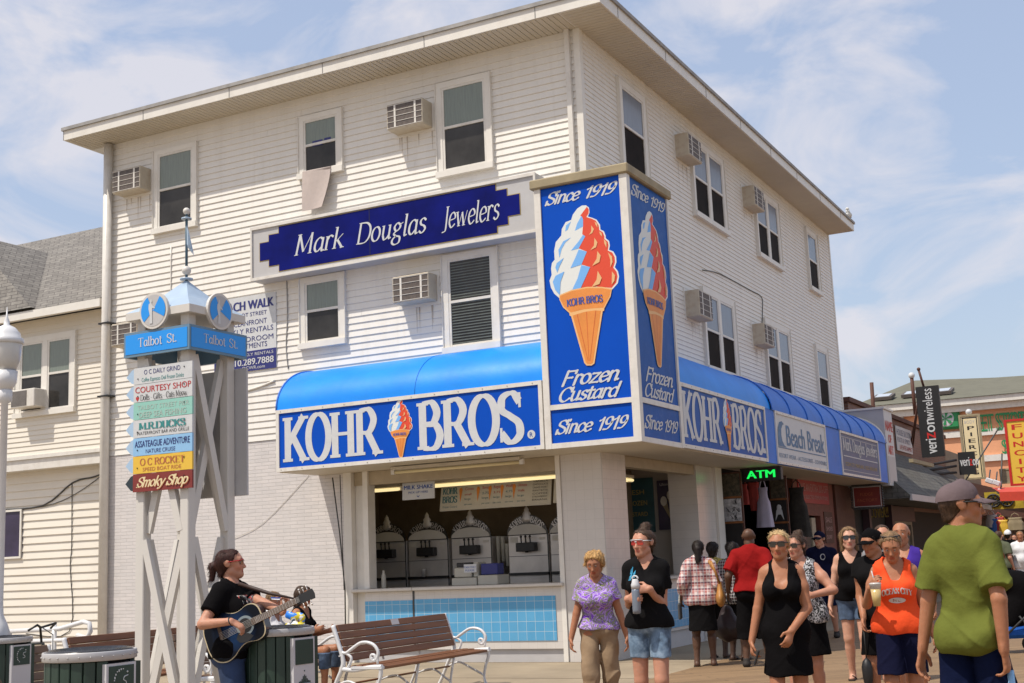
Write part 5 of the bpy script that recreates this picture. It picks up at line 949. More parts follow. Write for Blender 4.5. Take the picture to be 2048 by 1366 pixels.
for d in (-.45, .0): m.tube([(w*.1, .2, h*.9), (-.7, 2.0+d, h*.05)], .03, n=5)
m.tube([(w*.35, .1, h), (w*.2, .1, h+.55)], .04, n=6).ball((w*.2, .1, h+.58), .06); m.build('stay', 'brownwall', t)
Y = 47; a = onY(1915, 905, Y); t, fc = board('small_blade_sign', 'black bracket sign with white word verizon', 'sign', (a.x, Y, onY(1915, 950, Y).z), (1, 0, 0), onY(1952, 940, Y).x-a.x, a.z-onY(1915, 950, Y).z, 'black', 0, [('veri', .05, .36, .3, .34, 'signwhite', dict(bold=.01)), ('z', .37, .46, .3, .36, 'signred', dict(bold=.01)), ('on', .47, .66, .3, .34, 'signwhite', dict(bold=.01))], .15)
m = MB(); zz = a.z
for k, (ya, yb) in enumerate(((935, 920), (945, 932), (952, 945))): m.tube([onY(1832, ya, 43)-Vector((a.x, Y, onY(1915, 950, Y).z)), onY(1912, yb, Y)-Vector((a.x, Y, onY(1915, 950, Y).z))], .045, n=5)
m.build('bracket', 'shopdark', t)
t, w, h = blade('blade_sign', 'cream blade sign reading PIERCING downwards in black letters', ((1930, 827), (1958, 960)), 52, 'cream', ('cap', .07)); b = MB(); f0 = Face((0, 0, 0), (1, 0, 0))
for i, ch in enumerate('PIERCING'): put(b, f0, ch, w*.36, w*.68, h*(.76-.098*i), h*.062, bold=.02) if ch != 'I' else put(b, f0, ch, w*.48, w*.54, h*(.76-.098*i), h*.062, bold=.02)
for x in (.14, .82): b.box((w*x, -.006, h*.03), (w*x+.035, -.002, h*.94))
b.box((w*.14, -.006, h*.94), (w*.82+.035, -.002, h*.955)); b.build('lettering', 'black', t); b = MB(); put(b, f0, 'BODY', w*.25, w*.75, h*.86, h*.05); b.build('faded_word', 'signgrey', t); MB().ball((w*.5, .1, h+.1), .12).build('lamp', 'signwhite', t)
t, w, h = blade('blade_sign', 'red and yellow blade sign reading FUN CITY at the right edge', ((2022, 836), (2056, 972)), 50, 'yellow', ('signred', .075)); b = MB(); f0 = Face((0, 0, 0), (1, 0, 0))
for i, ch in enumerate('FUNCITY'): put(b, f0, ch, w*(.44 if ch == 'I' else .28), w*(.52 if ch == 'I' else .68), h*(.84-.13*i), h*.085, bold=.02)
b.build('lettering', 'signred', t)
m = MB(); m.tube([(-.2, .1, h*.9), (-2.6, .4, -1.0)], .03, n=5); m.tube([(-.2, .1, h*.5), (-.45, .1, -.8)], .03, n=5); m.build('stay', 'darkgrey', t)
# second row of shops on the right
row = thing('far_shops', 'row of dark souvenir shops farther up the boardwalk', 'building', (-7.6, 60, 0)); RI = Matrix.Translation((7.6, -60, 0))
row2 = MB().box((-16, 50.2, 0), (-7.6, 110, 3.4)); row2.build('wall', 'shopdark', row, M=RI); MB().box((-7.6, 50.2, 2.5), (-6.4, 110, 2.75)).box((-16, 50.2, 3.4), (-7.5, 110, 3.9)).build('canopy', 'brownwall', row, M=RI)
MB().box((-16, 52, 3.91), (-8.2, 62, 5.2)).build('upper_wall', 'fadedwood', row, M=RI)
mat('awnred', (.55, .05, .025), .6, var=.1); Y = 48; a = onY(1985, 990, Y); t = thing('red_awning', 'bright red sloping awning at the right edge behind the capped man', 'awning', (a.x, Y, 2.2))
c_, d_ = onY(1990, 975, Y), onY(2060, 1012, Y-1); MB().add([(0, 0, c_.z-2.2), (3.2, 0, c_.z-2.2-.12), (3.4, -2.6, 3.05-2.2), (.55, -2.6, 3.15-2.2), (3.4, -2.6, 2.75-2.2), (.55, -2.6, 2.85-2.2)], [(0, 3, 2, 1), (3, 5, 4, 2)]).build('canvas', 'awnred', t); MB().tube([(.55, -2.6, .65), (0, 0, .6)], .03).build('frame', 'darkgrey', t)
mat('ywall', (.42, .30, .02), .6, var=.2); mat('lawnblue', (.03, .12, .4), .6)
for i, (px, py0, py1, mm, lab, w) in enumerate(((1989, 1038, 1070, 'lawnblue', 'blue towel', .22), (1997, 1034, 1062, 'coral', 'pink towel', .2), (2003, 1040, 1072, 'yellow', 'yellow towel', .22), (1982, 1030, 1055, 'signgrey', 'white shirt', .2), (2030, 1035, 1060, 'cap', 'tan shirt', .25))):
    garment(lab+' hanging in the far souvenir shop at right', px, py0, py1, 49, mm, w*2, w*2.2)
Y = 49; a = onY(1968, 985, Y); t = thing('wheel_sign', 'yellow board with dark wheel ornaments above the far shop', 'sign', (a.x, Y, onY(1968, 1020, Y).z)); w_, h_ = 1.3, a.z-onY(1968, 1020, Y).z
MB().box((0, 0, 0), (w_, .1, h_)).build('panel', 'ywall', t)
for x in (.3, .75): wm = MB(); wm.tube([(x+.22*math.cos(q), -.03, h_*.5+.22*math.sin(q)) for q in [2*math.pi*i/16 for i in range(17)]], .035, n=5); [wm.tube([(x, -.03, h_*.5), (x+.2*math.cos(q), -.03, h_*.5+.2*math.sin(q))], .025, n=4) for q in [2*math.pi*i/8 for i in range(8)]]; wm.build('wheel', 'black', t)
Y = 53; a = onY(1998, 938, Y); t, fc = board('menu_sign', 'weathered brown menu board between the cream and red blade signs', 'sign', (a.x, Y, onY(1998, 968, Y).z), (1, 0, 0), 1.15, a.z-onY(1998, 968, Y).z, 'fadedwood', 0, (), .1, ('cap', .06, .02))
for i, (px, py, lab) in enumerate(((1979, 962, 'white floodlight left of the cap brim'), (1993, 966, 'white floodlight in the middle, right of the cap'), (2002, 984, 'white floodlight hanging lowest, by the red awning'))):
    c = onY(px, py, 47); t = thing('floodlight', lab, 'floodlight', c, 0, 'floodlights over the far shop'); Mx = Matrix.Rotation(rad(25), 4, 'Y'); MB().obox(Mx, (-.13, -.1, -.09), (.13, .1, .09), bev=.03).build('housing', 'signwhite', t); MB().tube([(0, 0, .1), (0, .5, .4)], .025).build('arm', 'darkgrey', t)
# the pink hotel
mat('peachwall', (.72, .34, .18), .7, var=.06); mat('signgreen', (.015, .22, .07), .5); mat('skylight', (.5, .55, .6), .1)
HY = 74; hotel = thing('pink_hotel', 'large peach building with grey hipped roof in the right distance', 'building', (-10, HY, 0)); HI = Matrix.Translation((10, -HY, 0))
def hp(n, mb, m, par=hotel): return mb.build(n, m, par, M=HI)
L0 = onY(1712, 830, HY); zc_ = onY(1850, 818, HY).z; xl = L0.x
hp('wall', MB().box((xl+.3, HY, 0), (20, HY+26, zc_)), 'peachwall')
hp('cornice', MB().box((xl-.2, HY-.7, zc_), (20.5, HY+26.4, zc_+.35)).box((xl, HY-.4, zc_-.35), (20.2, HY-.01, zc_-.01)), 'whitemetal')
for py in (866, 918): z = onY(1930, py, HY).z; hp('band', MB().box((xl+.2, HY-.15, z-.22), (20.1, HY-.01, z+.12)), 'whitemetal')
hp('drainpipe', MB().tube([(onY(1805, 840, HY).x, HY-.2, zc_-.3), (onY(1808, 880, HY).x, HY-.2, zc_-3)], .12), 'whitemetal')
pk1, pk2 = onY(1829.5, 761, HY+9), onY(1990, 755, HY+9); m = MB().add([(xl-.3, HY-.8, zc_+.36), (20.6, HY-.8, zc_+.36), (20.6, HY+26.5, zc_+.36), (xl-.3, HY+26.5, zc_+.36), (pk1.x, HY+9, pk1.z), (pk2.x, HY+9, pk2.z), (pk1.x, HY+17, pk1.z), (pk2.x, HY+17, pk2.z)], [(0, 1, 5, 4), (0, 4, 6, 3), (1, 2, 7, 5), (4, 5, 7, 6), (3, 6, 7, 2)]); mat('roofolive', (.135, .13, .095), .9, var=.12, vs=1.5, bump=.4, bs=12); rr = hp('roof', m, 'roofolive')
for px, py in ((1768, 797), (1826, 791), (1886, 786)):
    r = ray(px, py); pA = Vector((xl-.3, HY-.8, zc_+.36)); n_ = (Vector((1, 0, 0))).cross(Vector((0, 9.8, pk1.z-zc_-.36))).normalized(); tt = (pA-Vector((0, 0, CAMZ))).dot(n_)/r.dot(n_); c = r*tt+Vector((0, 0, CAMZ)); v_ = Vector((0, 9.8, pk1.z-zc_-.36)).normalized(); u_ = Vector((1, 0, 0))
    hp('skylight', MB().prism([(-.55, -.7), (.55, -.7), (.55, .7), (-.55, .7)], c, u_, v_, n_, .18).prism([(-.4, -.55), (.4, -.55), (.4, .55), (-.4, .55)], c+n_*.181, u_, v_, n_, .02, 1), ['acgrille', 'skylight'], rr)
b = MB(); a0 = onY(1917, 835, HY); fz = Face((a0.x, HY-.16, a0.z-.95), (1, 0, 0)); W_ = onY(2062, 815, HY).x-a0.x; put(b, fz, 'QUIET STORM', 0, W_*1.02, .05, 1.0, bold=.13); a1 = onY(2002, 875, HY); put(b, Face((a1.x, HY-.16, a1.z-.9), (1, 0, 0)), 'SURF SHOP', 0, 4.2, 0, .8, bold=.12); b.build('lettering', 'signgreen', hotel, M=HI)
a1 = onY(1893, 838, HY); b = MB().box((a1.x-.75, HY-.3, a1.z-.6), (a1.x+.75, HY-.02, a1.z+.6), bev=.2); b.build('logo_box', 'signgreen', hotel, M=HI); b = MB(); b.ball((a1.x, HY-.3, a1.z), .45, sc=(1, .05, 1)); b.build('logo_disc', 'signwhite', hotel, M=HI); b = MB()
for i in range(6): q = 2*math.pi*i/6+.3; b.prism([(0, 0), (.34*math.cos(q-.25), .34*math.sin(q-.25)), (.4*math.cos(q), .4*math.sin(q)), (.34*math.cos(q+.25), .34*math.sin(q+.25))], (a1.x, HY-.33, a1.z), (1, 0, 0), (0, 0, 1), (0, -1, 0), .03)
b.build('flower_emblem', 'signgreen', hotel, M=HI)
for px, y0_, y1_, Y, lab in ((1743, 765, 812, 60, 'thin brown pole left of the peach building roof'), (1823, 751, 770, 66, 'short pole with white lamp above the peach building')):
    a, b_ = onY(px, y0_, Y), onY(px+2, y1_, Y); t = thing('roof_pole', lab, 'pole', (b_.x, Y, b_.z-1.5)); MB().tube([(0, 0, 0), (a.x-b_.x, 0, a.z-b_.z+1.5)], .09, n=8).build('pole', 'brownwall', t); MB().ball((a.x-b_.x-(.3 if Y == 60 else 0), 0, a.z-b_.z+(1.5 if Y == 66 else .3)), .16).build('lamp', 'signwhite', t)
# ------------------------------------------------------------------ people: one continuous surface per body, grown from a distance field
def nets(D, org, vox):
    nx, ny, nz = D.shape; ins = D < 0
    c = [ins[i:nx-1+i, j:ny-1+j, k:nz-1+k] for i in (0, 1) for j in (0, 1) for k in (0, 1)]
    s = sum(x.astype(np.int8) for x in c); act = (s > 0) & (s < 8); idx = np.argwhere(act)
    if not len(idx): return None
    num = np.full(act.shape, -1, np.int32); num[act] = np.arange(len(idx))
    acc = np.zeros((len(idx), 3)); cnt = np.zeros(len(idx)); i, j, k = idx.T
    for ax in range(3):
        o = [a for a in range(3) if a != ax]
        for u in (0, 1):
            for v in (0, 1):
                p = [0, 0, 0]; p[o[0]] = u; p[o[1]] = v; q = list(p); q[ax] = 1
                a = D[i+p[0], j+p[1], k+p[2]]; b = D[i+q[0], j+q[1], k+q[2]]; m = (a < 0) != (b < 0)
                t = np.where(m, a/np.where(m, a-b, 1), 0); P = np.tile(np.array(p, float), (len(idx), 1)); P[:, ax] = t
                acc[m] += P[m]; cnt[m] += 1
    V = (idx+acc/cnt[:, None])*vox+org; F = []
    for ax in range(3):
        sl0 = [slice(None)]*3; sl1 = [slice(None)]*3; sl0[ax] = slice(0, -1); sl1[ax] = slice(1, None)
        a, b = ins[tuple(sl0)], ins[tuple(sl1)]; e = np.argwhere(a != b); o = [(ax+1) % 3, (ax+2) % 3]
        e = e[(e[:, o[0]] > 0) & (e[:, o[1]] > 0) & (e[:, o[0]] < D.shape[o[0]]-1) & (e[:, o[1]] < D.shape[o[1]]-1)]
        q = []
        for du, dv in ((-1, -1), (0, -1), (0, 0), (-1, 0)):
            z = e.copy(); z[:, o[0]] += du; z[:, o[1]] += dv; q.append(num[tuple(z.T)])
        q = np.array(q).T; fl = a[tuple(e.T)]; q[~fl] = q[~fl][:, ::-1]; F.append(q)
    return V, np.concatenate(F)
def np_mesh(name, V, F, mats, col=None, smooth=True):
    me = bpy.data.meshes.new(name); me.vertices.add(len(V)); me.vertices.foreach_set('co', V.astype(np.float32).ravel())
    me.loops.add(F.size); me.loops.foreach_set('vertex_index', F.astype(np.int32).ravel()); me.polygons.add(len(F))
    me.polygons.foreach_set('loop_start', np.arange(0, F.size, 4, dtype=np.int32)); me.polygons.foreach_set('loop_total', np.full(len(F), 4, np.int32))
    for m in mats: me.materials.append(MATS[m] if isinstance(m, str) else m)
    me.update(calc_edges=True); me.polygons.foreach_set('use_smooth', np.full(len(F), smooth))
    if col is not None:
        at_ = me.attributes.new('Col', 'FLOAT_COLOR', 'POINT'); at_.data.foreach_set('color', np.hstack([col, np.ones((len(V), 1))]).astype(np.float32).ravel())
    return me
def A3(p): return np.array(tuple(p), float)
def cap(a, b=None, ra=.05, rb=None, k=.02, q=1., v=(0, 1, 0), op='+', flat=False):
    return dict(a=A3(a), b=A3(b if b is not None else a), ra=ra, rb=ra if rb is None else rb, k=k, q=q, v=A3(v), op=op, flat=flat)
def grow(pr, d): return [dict(p, ra=p['ra']+d, rb=p['rb']+d) for p in pr if p['op'] == '+']
def field(prims, vox, cut=None, noise=None):
    lo = np.min([np.minimum(p['a'], p['b'])-max(p['ra'], p['rb']) for p in prims if p['op'] == '+'], 0)-.02
    hi = np.max([np.maximum(p['a'], p['b'])+max(p['ra'], p['rb']) for p in prims if p['op'] == '+'], 0)+.02
    n = np.ceil((hi-lo)/vox).astype(int)+1; ax = [lo[i]+vox*np.arange(n[i]) for i in range(3)]
    D = np.full(n, .12, np.float32)
    for p in prims:
        m = max(p['ra'], p['rb'])+.07; l = np.minimum(p['a'], p['b'])-m; h = np.maximum(p['a'], p['b'])+m
        i0 = np.clip(((l-lo)/vox).astype(int), 0, n-1); i1 = np.clip(((h-lo)/vox).astype(int)+2, 1, n)
        X, Y, Z = (ax[i][i0[i]:i1[i]].astype(np.float32).reshape([-1 if j == i else 1 for j in range(3)]) for i in range(3))
        d = p['b']-p['a']; L2 = float(d@d); x, y, z = X-p['a'][0], Y-p['a'][1], Z-p['a'][2]
        if L2 > 1e-9: tu = (x*d[0]+y*d[1]+z*d[2])/L2; t = np.clip(tu, 0, 1)
        else: tu = t = np.zeros((1, 1, 1), np.float32)
        ex, ey, ez = x-t*d[0], y-t*d[1], z-t*d[2]; r = p['ra']+(p['rb']-p['ra'])*t; e2 = ex*ex+ey*ey+ez*ez
        if p['q'] != 1: ev = ex*p['v'][0]+ey*p['v'][1]+ez*p['v'][2]; e2 = e2+ev*ev*(1/p['q']**2-1)
        dd = np.sqrt(np.maximum(e2, 1e-12))-r
        if p['flat'] and L2 > 1e-9: dd = np.maximum(dd, (tu-1)*math.sqrt(L2))
        S = tuple(slice(i0[i], i1[i]) for i in range(3)); A = D[S]; k = max(p['k'], 1e-4)
        if p['op'] == '+': hh = np.clip(.5+.5*(A-dd)/k, 0, 1); D[S] = A+(dd-A)*hh-k*hh*(1-hh)
        else: hh = np.clip(.5-.5*(A+dd)/k, 0, 1); D[S] = A+(-dd-A)*hh+k*hh*(1-hh)
    X, Y, Z = (ax[i].astype(np.float32).reshape([-1 if j == i else 1 for j in range(3)]) for i in range(3))
    if noise is not None: D = D+noise(X, Y, Z)
    if cut is not None: D = cut(D, X, Y, Z)
    return D, lo
def shell(prims, vox, cut=None, noise=None):
    D, lo = field(prims, vox, cut, noise); D[0], D[-1] = .1, .1; D[:, 0], D[:, -1] = .1, .1; D[:, :, 0], D[:, :, -1] = .1, .1
    return nets(D, lo, vox)
def skinmat():
    m, t, b = _new('skin'); a = nd(t, 'ShaderNodeAttribute', attribute_name='Col'); n = nd(t, 'ShaderNodeTexNoise', {'Vector': coords(t), 'Scale': 22., 'Detail': 4.}); r = nd(t, 'ShaderNodeMapRange', {'Value': n.outputs['Fac'], 'To Min': .86, 'To Max': 1.14})
    t.links.new(nd(t, 'ShaderNodeVectorMath', {0: a.outputs['Color'], 3: r.outputs[0]}, operation='SCALE').outputs[0], b.inputs['Base Color']); b.inputs['Roughness'].default_value = .5; b.inputs['Specular IOR Level'].default_value = .3; b.inputs['Subsurface Weight'].default_value = .15; b.inputs['Subsurface Radius'].default_value = (.012, .005, .003); b.inputs['Subsurface Scale'].default_value = 1.; t.links.new(nd(t, 'ShaderNodeBump', {'Height': nd(t, 'ShaderNodeTexNoise', {'Vector': coords(t), 'Scale': 38., 'Detail': 6.}).outputs['Fac'], 'Strength': .22, 'Distance': .01}).outputs[0], b.inputs['Normal'])
skinmat()
FAIR, TAN, PALE, DARK, BROWN = (.47, .23, .15), (.37, .16, .085), (.53, .29, .20), (.055, .028, .018), (.10, .05, .03)
def clothmat(name, col, rough=.9, var=.12, vs=5): return mat(name, col, rough, var=var, vs=vs, bump=.75, bs=15, spec=.06)
for n_, c_ in (('cl_black', (.005, .0045, .005)), ('cl_black2', (.008, .0075, .008)), ('cl_navy', (.007, .008, .026)), ('cl_navy2', (.006, .010, .036)), ('cl_orange', (.78, .085, .025)), ('cl_green', (.122, .138, .028)), ('cl_khaki', (.29, .205, .13)), ('cl_red', (.24, .010, .010)), ('cl_white', (.66, .66, .68)), ('cl_olive', (.10, .11, .07)), ('cl_purple', (.06, .03, .26)), ('cl_grey', (.2, .2, .21)), ('cl_cap', (.135, .10, .105)), ('cl_blue', (.02, .09, .36))): clothmat(n_, c_)
mat('denim', (.06, .095, .16), .9, var=.55, vs=9, bump=.4, bs=150); mat('denim_pale', (.13, .20, .29), .9, var=.6, vs=10, bump=.4, bs=150, dirt=.7, ds=5, dcol=(.42, .47, .5)); mat('jeans', (.02, .04, .10), .9, var=.35, vs=4, bump=.3, bs=140)
rampmat('floral', [(.0, (.10, .03, .34)), (.38, (.22, .07, .55)), (.44, (.62, .50, .75)), (.47, (.16, .04, .44)), (.53, (.30, .36, .09)), (.56, (.06, .045, .05)), (.60, (.50, .36, .70)), (.65, (.15, .04, .42))], 9., 6., .9, (1, 1, 1.3), 2.6)
rampmat('printwhite', [(.0, (.02, .02, .02)), (.47, (.03, .03, .03)), (.52, (.5, .5, .52)), (1, (.5, .5, .52))], 42., 3., .9, distort=1.5, const=True)
rampmat('yprint', [(.0, (.35, .26, .05)), (.5, (.05, .04, .02)), (.58, (.45, .36, .12))], 20., 3., .9, const=True)
def plaidmat(name, base, ca, cb_, sc=1.):
    m, t, b = _new(name); b.inputs['Roughness'].default_value = .9; c = nd(t, 'ShaderNodeTexCoord'); s = nd(t, 'ShaderNodeSeparateXYZ', {0: c.outputs['Object']}); cur = None
    def stripe(sock, per, ph, wd):
        a = nd(t, 'ShaderNodeMath', {0: sock, 1: 1/per}, operation='MULTIPLY'); f = nd(t, 'ShaderNodeMath', {0: nd(t, 'ShaderNodeMath', {0: a.outputs[0], 1: ph}, operation='ADD').outputs[0]}, operation='FRACT'); return nd(t, 'ShaderNodeMath', {0: f.outputs[0], 1: wd}, operation='LESS_THAN').outputs[0]
    src = c4(base)
    for sock, per, ph, wd, col in ((s.outputs[0], .085, .1, .5, ca), (s.outputs[2], .085, .2, .5, ca), (s.outputs[0], .085, .75, .22, cb_), (s.outputs[2], .085, .85, .22, cb_), (s.outputs[0], .0425, .4, .15, (.7, .68, .66)), (s.outputs[2], .0425, .1, .15, (.7, .68, .66))):
        f = nd(t, 'ShaderNodeMath', {0: stripe(sock, per*sc, ph, wd), 1: .6}, operation='MULTIPLY'); x = nd(t, 'ShaderNodeMix', {0: f.outputs[0], 6: src, 7: c4(col)}, data_type='RGBA'); src = x.outputs[2]
    t.links.new(src, b.inputs['Base Color'])
plaidmat('plaid', (.55, .45, .42), (.34, .03, .02), (.02, .02, .06)); plaidmat('plaid_dark', (.03, .025, .03), (.02, .02, .025), (.08, .02, .02))
def hairmat(name, c): return mat(name, c, .55, var=.5, vs=14, bump=.6, bs=20, stretch=(5, 5, .7), spec=.3)
for n_, c_ in (('hair_blonde', (.50, .34, .16)), ('hair_gold', (.46, .27, .10)), ('hair_brown', (.06, .032, .018)), ('hair_dark', (.016, .010, .008)), ('hair_light', (.21, .125, .06)), ('hair_red', (.045, .014, .010))): hairmat(n_, c_)
mat('lens_dark', (.01, .008, .008), .08, spec=.8, coat=.5); mat('lens_red', (.38, .015, .008), .1, coat=.6, spec=.8); mat('lens_yellow', (.5, .25, .02), .15, coat=.5); mat('frame_red', (.4, .015, .02), .3); mat('strapmat', (.03, .012, .008), .6); mat('sole', (.02, .015, .012), .8); mat('tanleather', (.36, .155, .03), .5, var=.2, vs=8, bump=.3, bs=30)
def ik(S, W, l1, l2, pole):
    S, W = A3(S), A3(W); d = W-S; L_ = np.linalg.norm(d); u = d/L_; L2 = min(L_, (l1+l2)*.999); W = S+u*L2
    a = (l1*l1-l2*l2+L2*L2)/(2*L2); h = math.sqrt(max(0, l1*l1-a*a)); p = A3(pole); p = p-u*(p@u); p /= np.linalg.norm(p)+1e-9
    return S+u*a+p*h, W
def hand(W, f, n, side, curl=.35, s=1., sp=1.):
    """W wrist, f finger direction, n palm normal, side: +1 thumb along f x n"""
    W, f, n = A3(W), A3(f), A3(n); f = f/np.linalg.norm(f); n = n-f*(n@f); n /= np.linalg.norm(n); t = np.cross(f, n)*side
    pr = [cap(W-f*.01*s, W+f*.075*s, .027*s, .036*s, .02, .46, n)]; kn = W+f*.078*s
    for i, (o, L_) in enumerate(((.030, .070), (.010, .080), (-.010, .074), (-.029, .058))):
        p = kn+t*o*s*sp; d = f; a = 0
        for q, fr in enumerate((.45, .32, .26)):
            a += curl*(.9 if q == 0 else 1.15); d2 = f*math.cos(a)+n*math.sin(a); e = p+d2*L_*fr*s; pr.append(cap(p, e, (.0088-.0006*q)*s, (.0082-.0006*q)*s, .006 if q == 0 else .002)); p = e
    b = W+f*.02*s+t*.024*s; m1 = b+(f*.55+t*.65+n*.25)*.045*s; m2 = m1+(f*.85+t*.15+n*.45*min(1, curl*2))*.036*s
    pr += [cap(b, m1, .014*s, .0115*s, .012), cap(m1, m2, .011*s, .0085*s, .003)]
    return pr
PEOPLE = {}
def person(key, label, px, d, h=1.7, yaw=0., skin=FAIR, fat=1., fem=True, lean=0., side=0., hy=0., hp=0., hr=0., la=None, ra=None, lp=None, rp=None, lh=None, rh=None, stance=.09, step=0., hair=None, hairm='hair_brown', top=None, bottom=None, vox=.009, group=None, mouth=0., shoes=None, seat=None, gest=None, hs=1., loc=None, kneel=0., bust=1.):
    s = h/1.7; P = Vector(loc) if loc else at(px, 1110, d); gx, gy = P.x, P.y; gz = loc[2] if loc else 0.
    rz = math.atan2(-gx, gy)+rad(yaw); T = thing('person', label, 'person', (gx, gy, gz), rz, group); Ri = Matrix.Rotation(-rz, 3, 'Z')
    def loc_(t):
        if isinstance(t, tuple) and t and t[0] == 'px': return A3(Ri @ (at(t[1], t[2], t[3])-Vector((gx, gy, gz))))
        return A3(t)*s
    # torso frame
    zp = .93*s if seat is None else seat+.10
    Tm = Matrix.Translation((0, 0, zp)) @ Matrix.Rotation(rad(side), 4, 'Y') @ Matrix.Rotation(rad(lean), 4, 'X') @ Matrix.Translation((0, 0, -.93*s))
    tp = lambda *p: A3(Tm @ (Vector(p)*s)); w = fat*(1. if fem else 1.06); shw = (.150 if fem else .170)*(.6+.4*fat)
    R3 = Tm.to_3x3(); vy = A3(R3 @ Vector((0, 1, 0))); vx = A3(R3 @ Vector((1, 0, 0)))
    torso = [cap(tp(0, .005, .98), tp(0, 0, 1.10), .155*w*s, (.130 if fem else .145)*w*s, .03, .70, vy), cap(tp(0, 0, 1.10), tp(0, .0, 1.27), (.130 if fem else .145)*w*s, (.150 if fem else .170)*(.5+.5*w)*s, .03, .66, vy),
             cap(tp(-shw+.045, .01, 1.37), tp(shw-.045, .01, 1.37), .062*s, .062*s, .05), cap(tp(0, .0, 1.27), tp(0, .01, 1.37), .14*s, .10*s, .04, .66, vy),
             cap(tp(-.085, .012, 1.385), tp(0, .012, 1.43), .045*s, .05*s, .04), cap(tp(.085, .012, 1.385), tp(0, .012, 1.43), .045*s, .05*s, .04)]
    if fem: torso += [cap(tp(e*.072, -.075-.012*fat, 1.235), None, .068*bust*(.6+.4*fat)*s, None, .05) for e in (-1, 1)]
    else: torso += [cap(tp(e*.075, -.055, 1.28), None, .075*s, None, .06) for e in (-1, 1)]
    if fat > 1.05: torso.append(cap(tp(0, -.06, 1.05), None, .12*fat*s, None, .08))
    hips = [cap(tp(-.075*w, .0, .93), tp(.075*w, 0, .93), .112*w*s, .112*w*s, .04, .92, vy)]+[cap(tp(e*.07, .055, .90), None, .092*w*s, None, .05) for e in (-1, 1)]
    # legs
    legs, thighs, feet, knees = [], [], [], []
    for e in (-1, 1):
        H_ = A3((e*.085*s, 0, .90*s if seat is None else seat+.07)); st = step*e
        if seat is None: An = A3((e*stance*s, st*s, .085*s+max(0, -st)*.0)); K, An = ik(H_, An, .425*s, .40*s, (e*.05, -1, 0))
        else: K = H_+A3((e*.05, -.42*s, .03)); An = K+A3((0, .02, -.42*s))
        fr = (.086 if fem else .083)*w
        legs += [cap(H_, K, fr*s, .058*(.5+.5*w)*s, .03), cap(K, An, .055*(.5+.5*w)*s, .036*s, .02), cap(K*.72+An*.28+A3((0, .018*s, 0)), K*.5+An*.5+A3((0, .014*s, 0)), .052*(.5+.5*w)*s, .042*s, .03)]
        thighs.append((H_, K, fr)); knees.append((K, An))
        ft = [cap(An-A3((0, -.015*s, .045*s)), An+A3((e*.012*s, -.14*s, -.055*s)), .034*s, .030*s, .03, .75, (0, 0, 1)), cap(An+A3((0, .03*s, -.05*s)), None, .033*s, None, .03), cap(An, An-A3((0, 0, .05*s)), .036*s, .036*s, .02)]
        legs += ft; feet.append(An)
    # arms
    arms, armseg = [], {}
    for e, tg, pole, hd in ((1, la, lp, lh), (-1, ra, rp, rh)):
        S = tp(e*(shw-.012), .01, 1.365); dflt = (e*(shw+.075*fat), -.03, .86)
        W0 = loc_(tg) if tg is not None else A3(dflt)*s+(A3(Tm.to_translation())*0)
        E, W = ik(S, W0, .285*s, .255*s, pole if pole else (e*.25, .9, -.3)); am = (.046 if fem else .054)*(.55+.45*fat)
        arms += [cap(S, E, am*1.08*s, am*.82*s, .025), cap(E, W, am*.86*s, .027*s, .012), cap(S*.6+E*.4, None, am*1.08*s, None, .03)]
        armseg[e] = (S, E, W)
        f, n, cu = (hd if hd else (W-E, (-e*1., 0, 0), .35)); arms += hand(W, f, n, -1*e if not (hd and len(hd) > 3) else 1, cu, s*(1. if fem else 1.08))
    # head
    yawm = Matrix.Rotation(rad(hy), 4, 'Z') @ Matrix.Rotation(rad(hp), 4, 'X') @ Matrix.Rotation(rad(hr), 4, 'Y'); nb = tp(0, .01, 1.47); sc = s*hs*(.97 if fem else 1.0)
    Hm = Matrix.Translation(nb) @ yawm @ Matrix.Scale(sc, 4) @ Matrix.Translation((0, -.012, .115)); hd_ = lambda *p: A3(Hm @ Vector(p)); hx = A3(Hm.to_3x3() @ Vector((1, 0, 0)))/sc
    head = [cap(hd_(0, .03, .032), hd_(0, -.022, .036), .075*sc, .073*sc, .02), cap(hd_(0, -.045, .0), hd_(0, -.06, -.075), .057*sc, .040*sc, .03), cap(hd_(.034, -.01, -.055), hd_(.012, -.062, -.088), .034*sc, .024*sc, .02), cap(hd_(-.034, -.01, -.055), hd_(-.012, -.062, -.088), .034*sc, .024*sc, .02), cap(hd_(0, -.079, -.094), None, .016*sc, None, .02),
            cap(hd_(.036, -.062, -.022), None, .026*sc, None, .02), cap(hd_(-.036, -.062, -.022), None, .026*sc, None, .02), cap(hd_(-.038, -.080, .030), hd_(.038, -.080, .030), .013*sc, None, .02)]
    head += [cap(hd_(e*.031, -.109, .008), None, .015*sc, None, .014, op='-') for e in (-1, 1)]+[cap(hd_(e*.031, -.084, .007), None, .0125*sc, None, .003) for e in (-1, 1)]
    head += [cap(hd_(0, -.094, .014), hd_(0, -.116, -.030), .007*sc, .011*sc, .010), cap(hd_(-.009, -.107, -.034), hd_(.009, -.107, -.034), .009*sc, None, .008), cap(hd_(-.017, -.097, -.057), hd_(.017, -.097, -.057), .0062*sc, None, .006), cap(hd_(-.014, -.096, -.067), hd_(.014, -.096, -.067), .0068*sc, None, .006)]
    if mouth: head.append(cap(hd_(0, -.104, -.062), hd_(0, -.08, -.064), .011*sc*mouth, .012*sc, .004, op='-'))
    head += [cap(hd_(e*.076, .014, -.002), hd_(e*.079, .020, .012), .024*sc, .026*sc, .008, .32, hx) for e in (-1, 1)]
    neck = [cap(tp(0, .018, 1.40), hd_(0, .016, -.07), (.053 if fem else .062)*s, (.048 if fem else .056)*s, .03)]
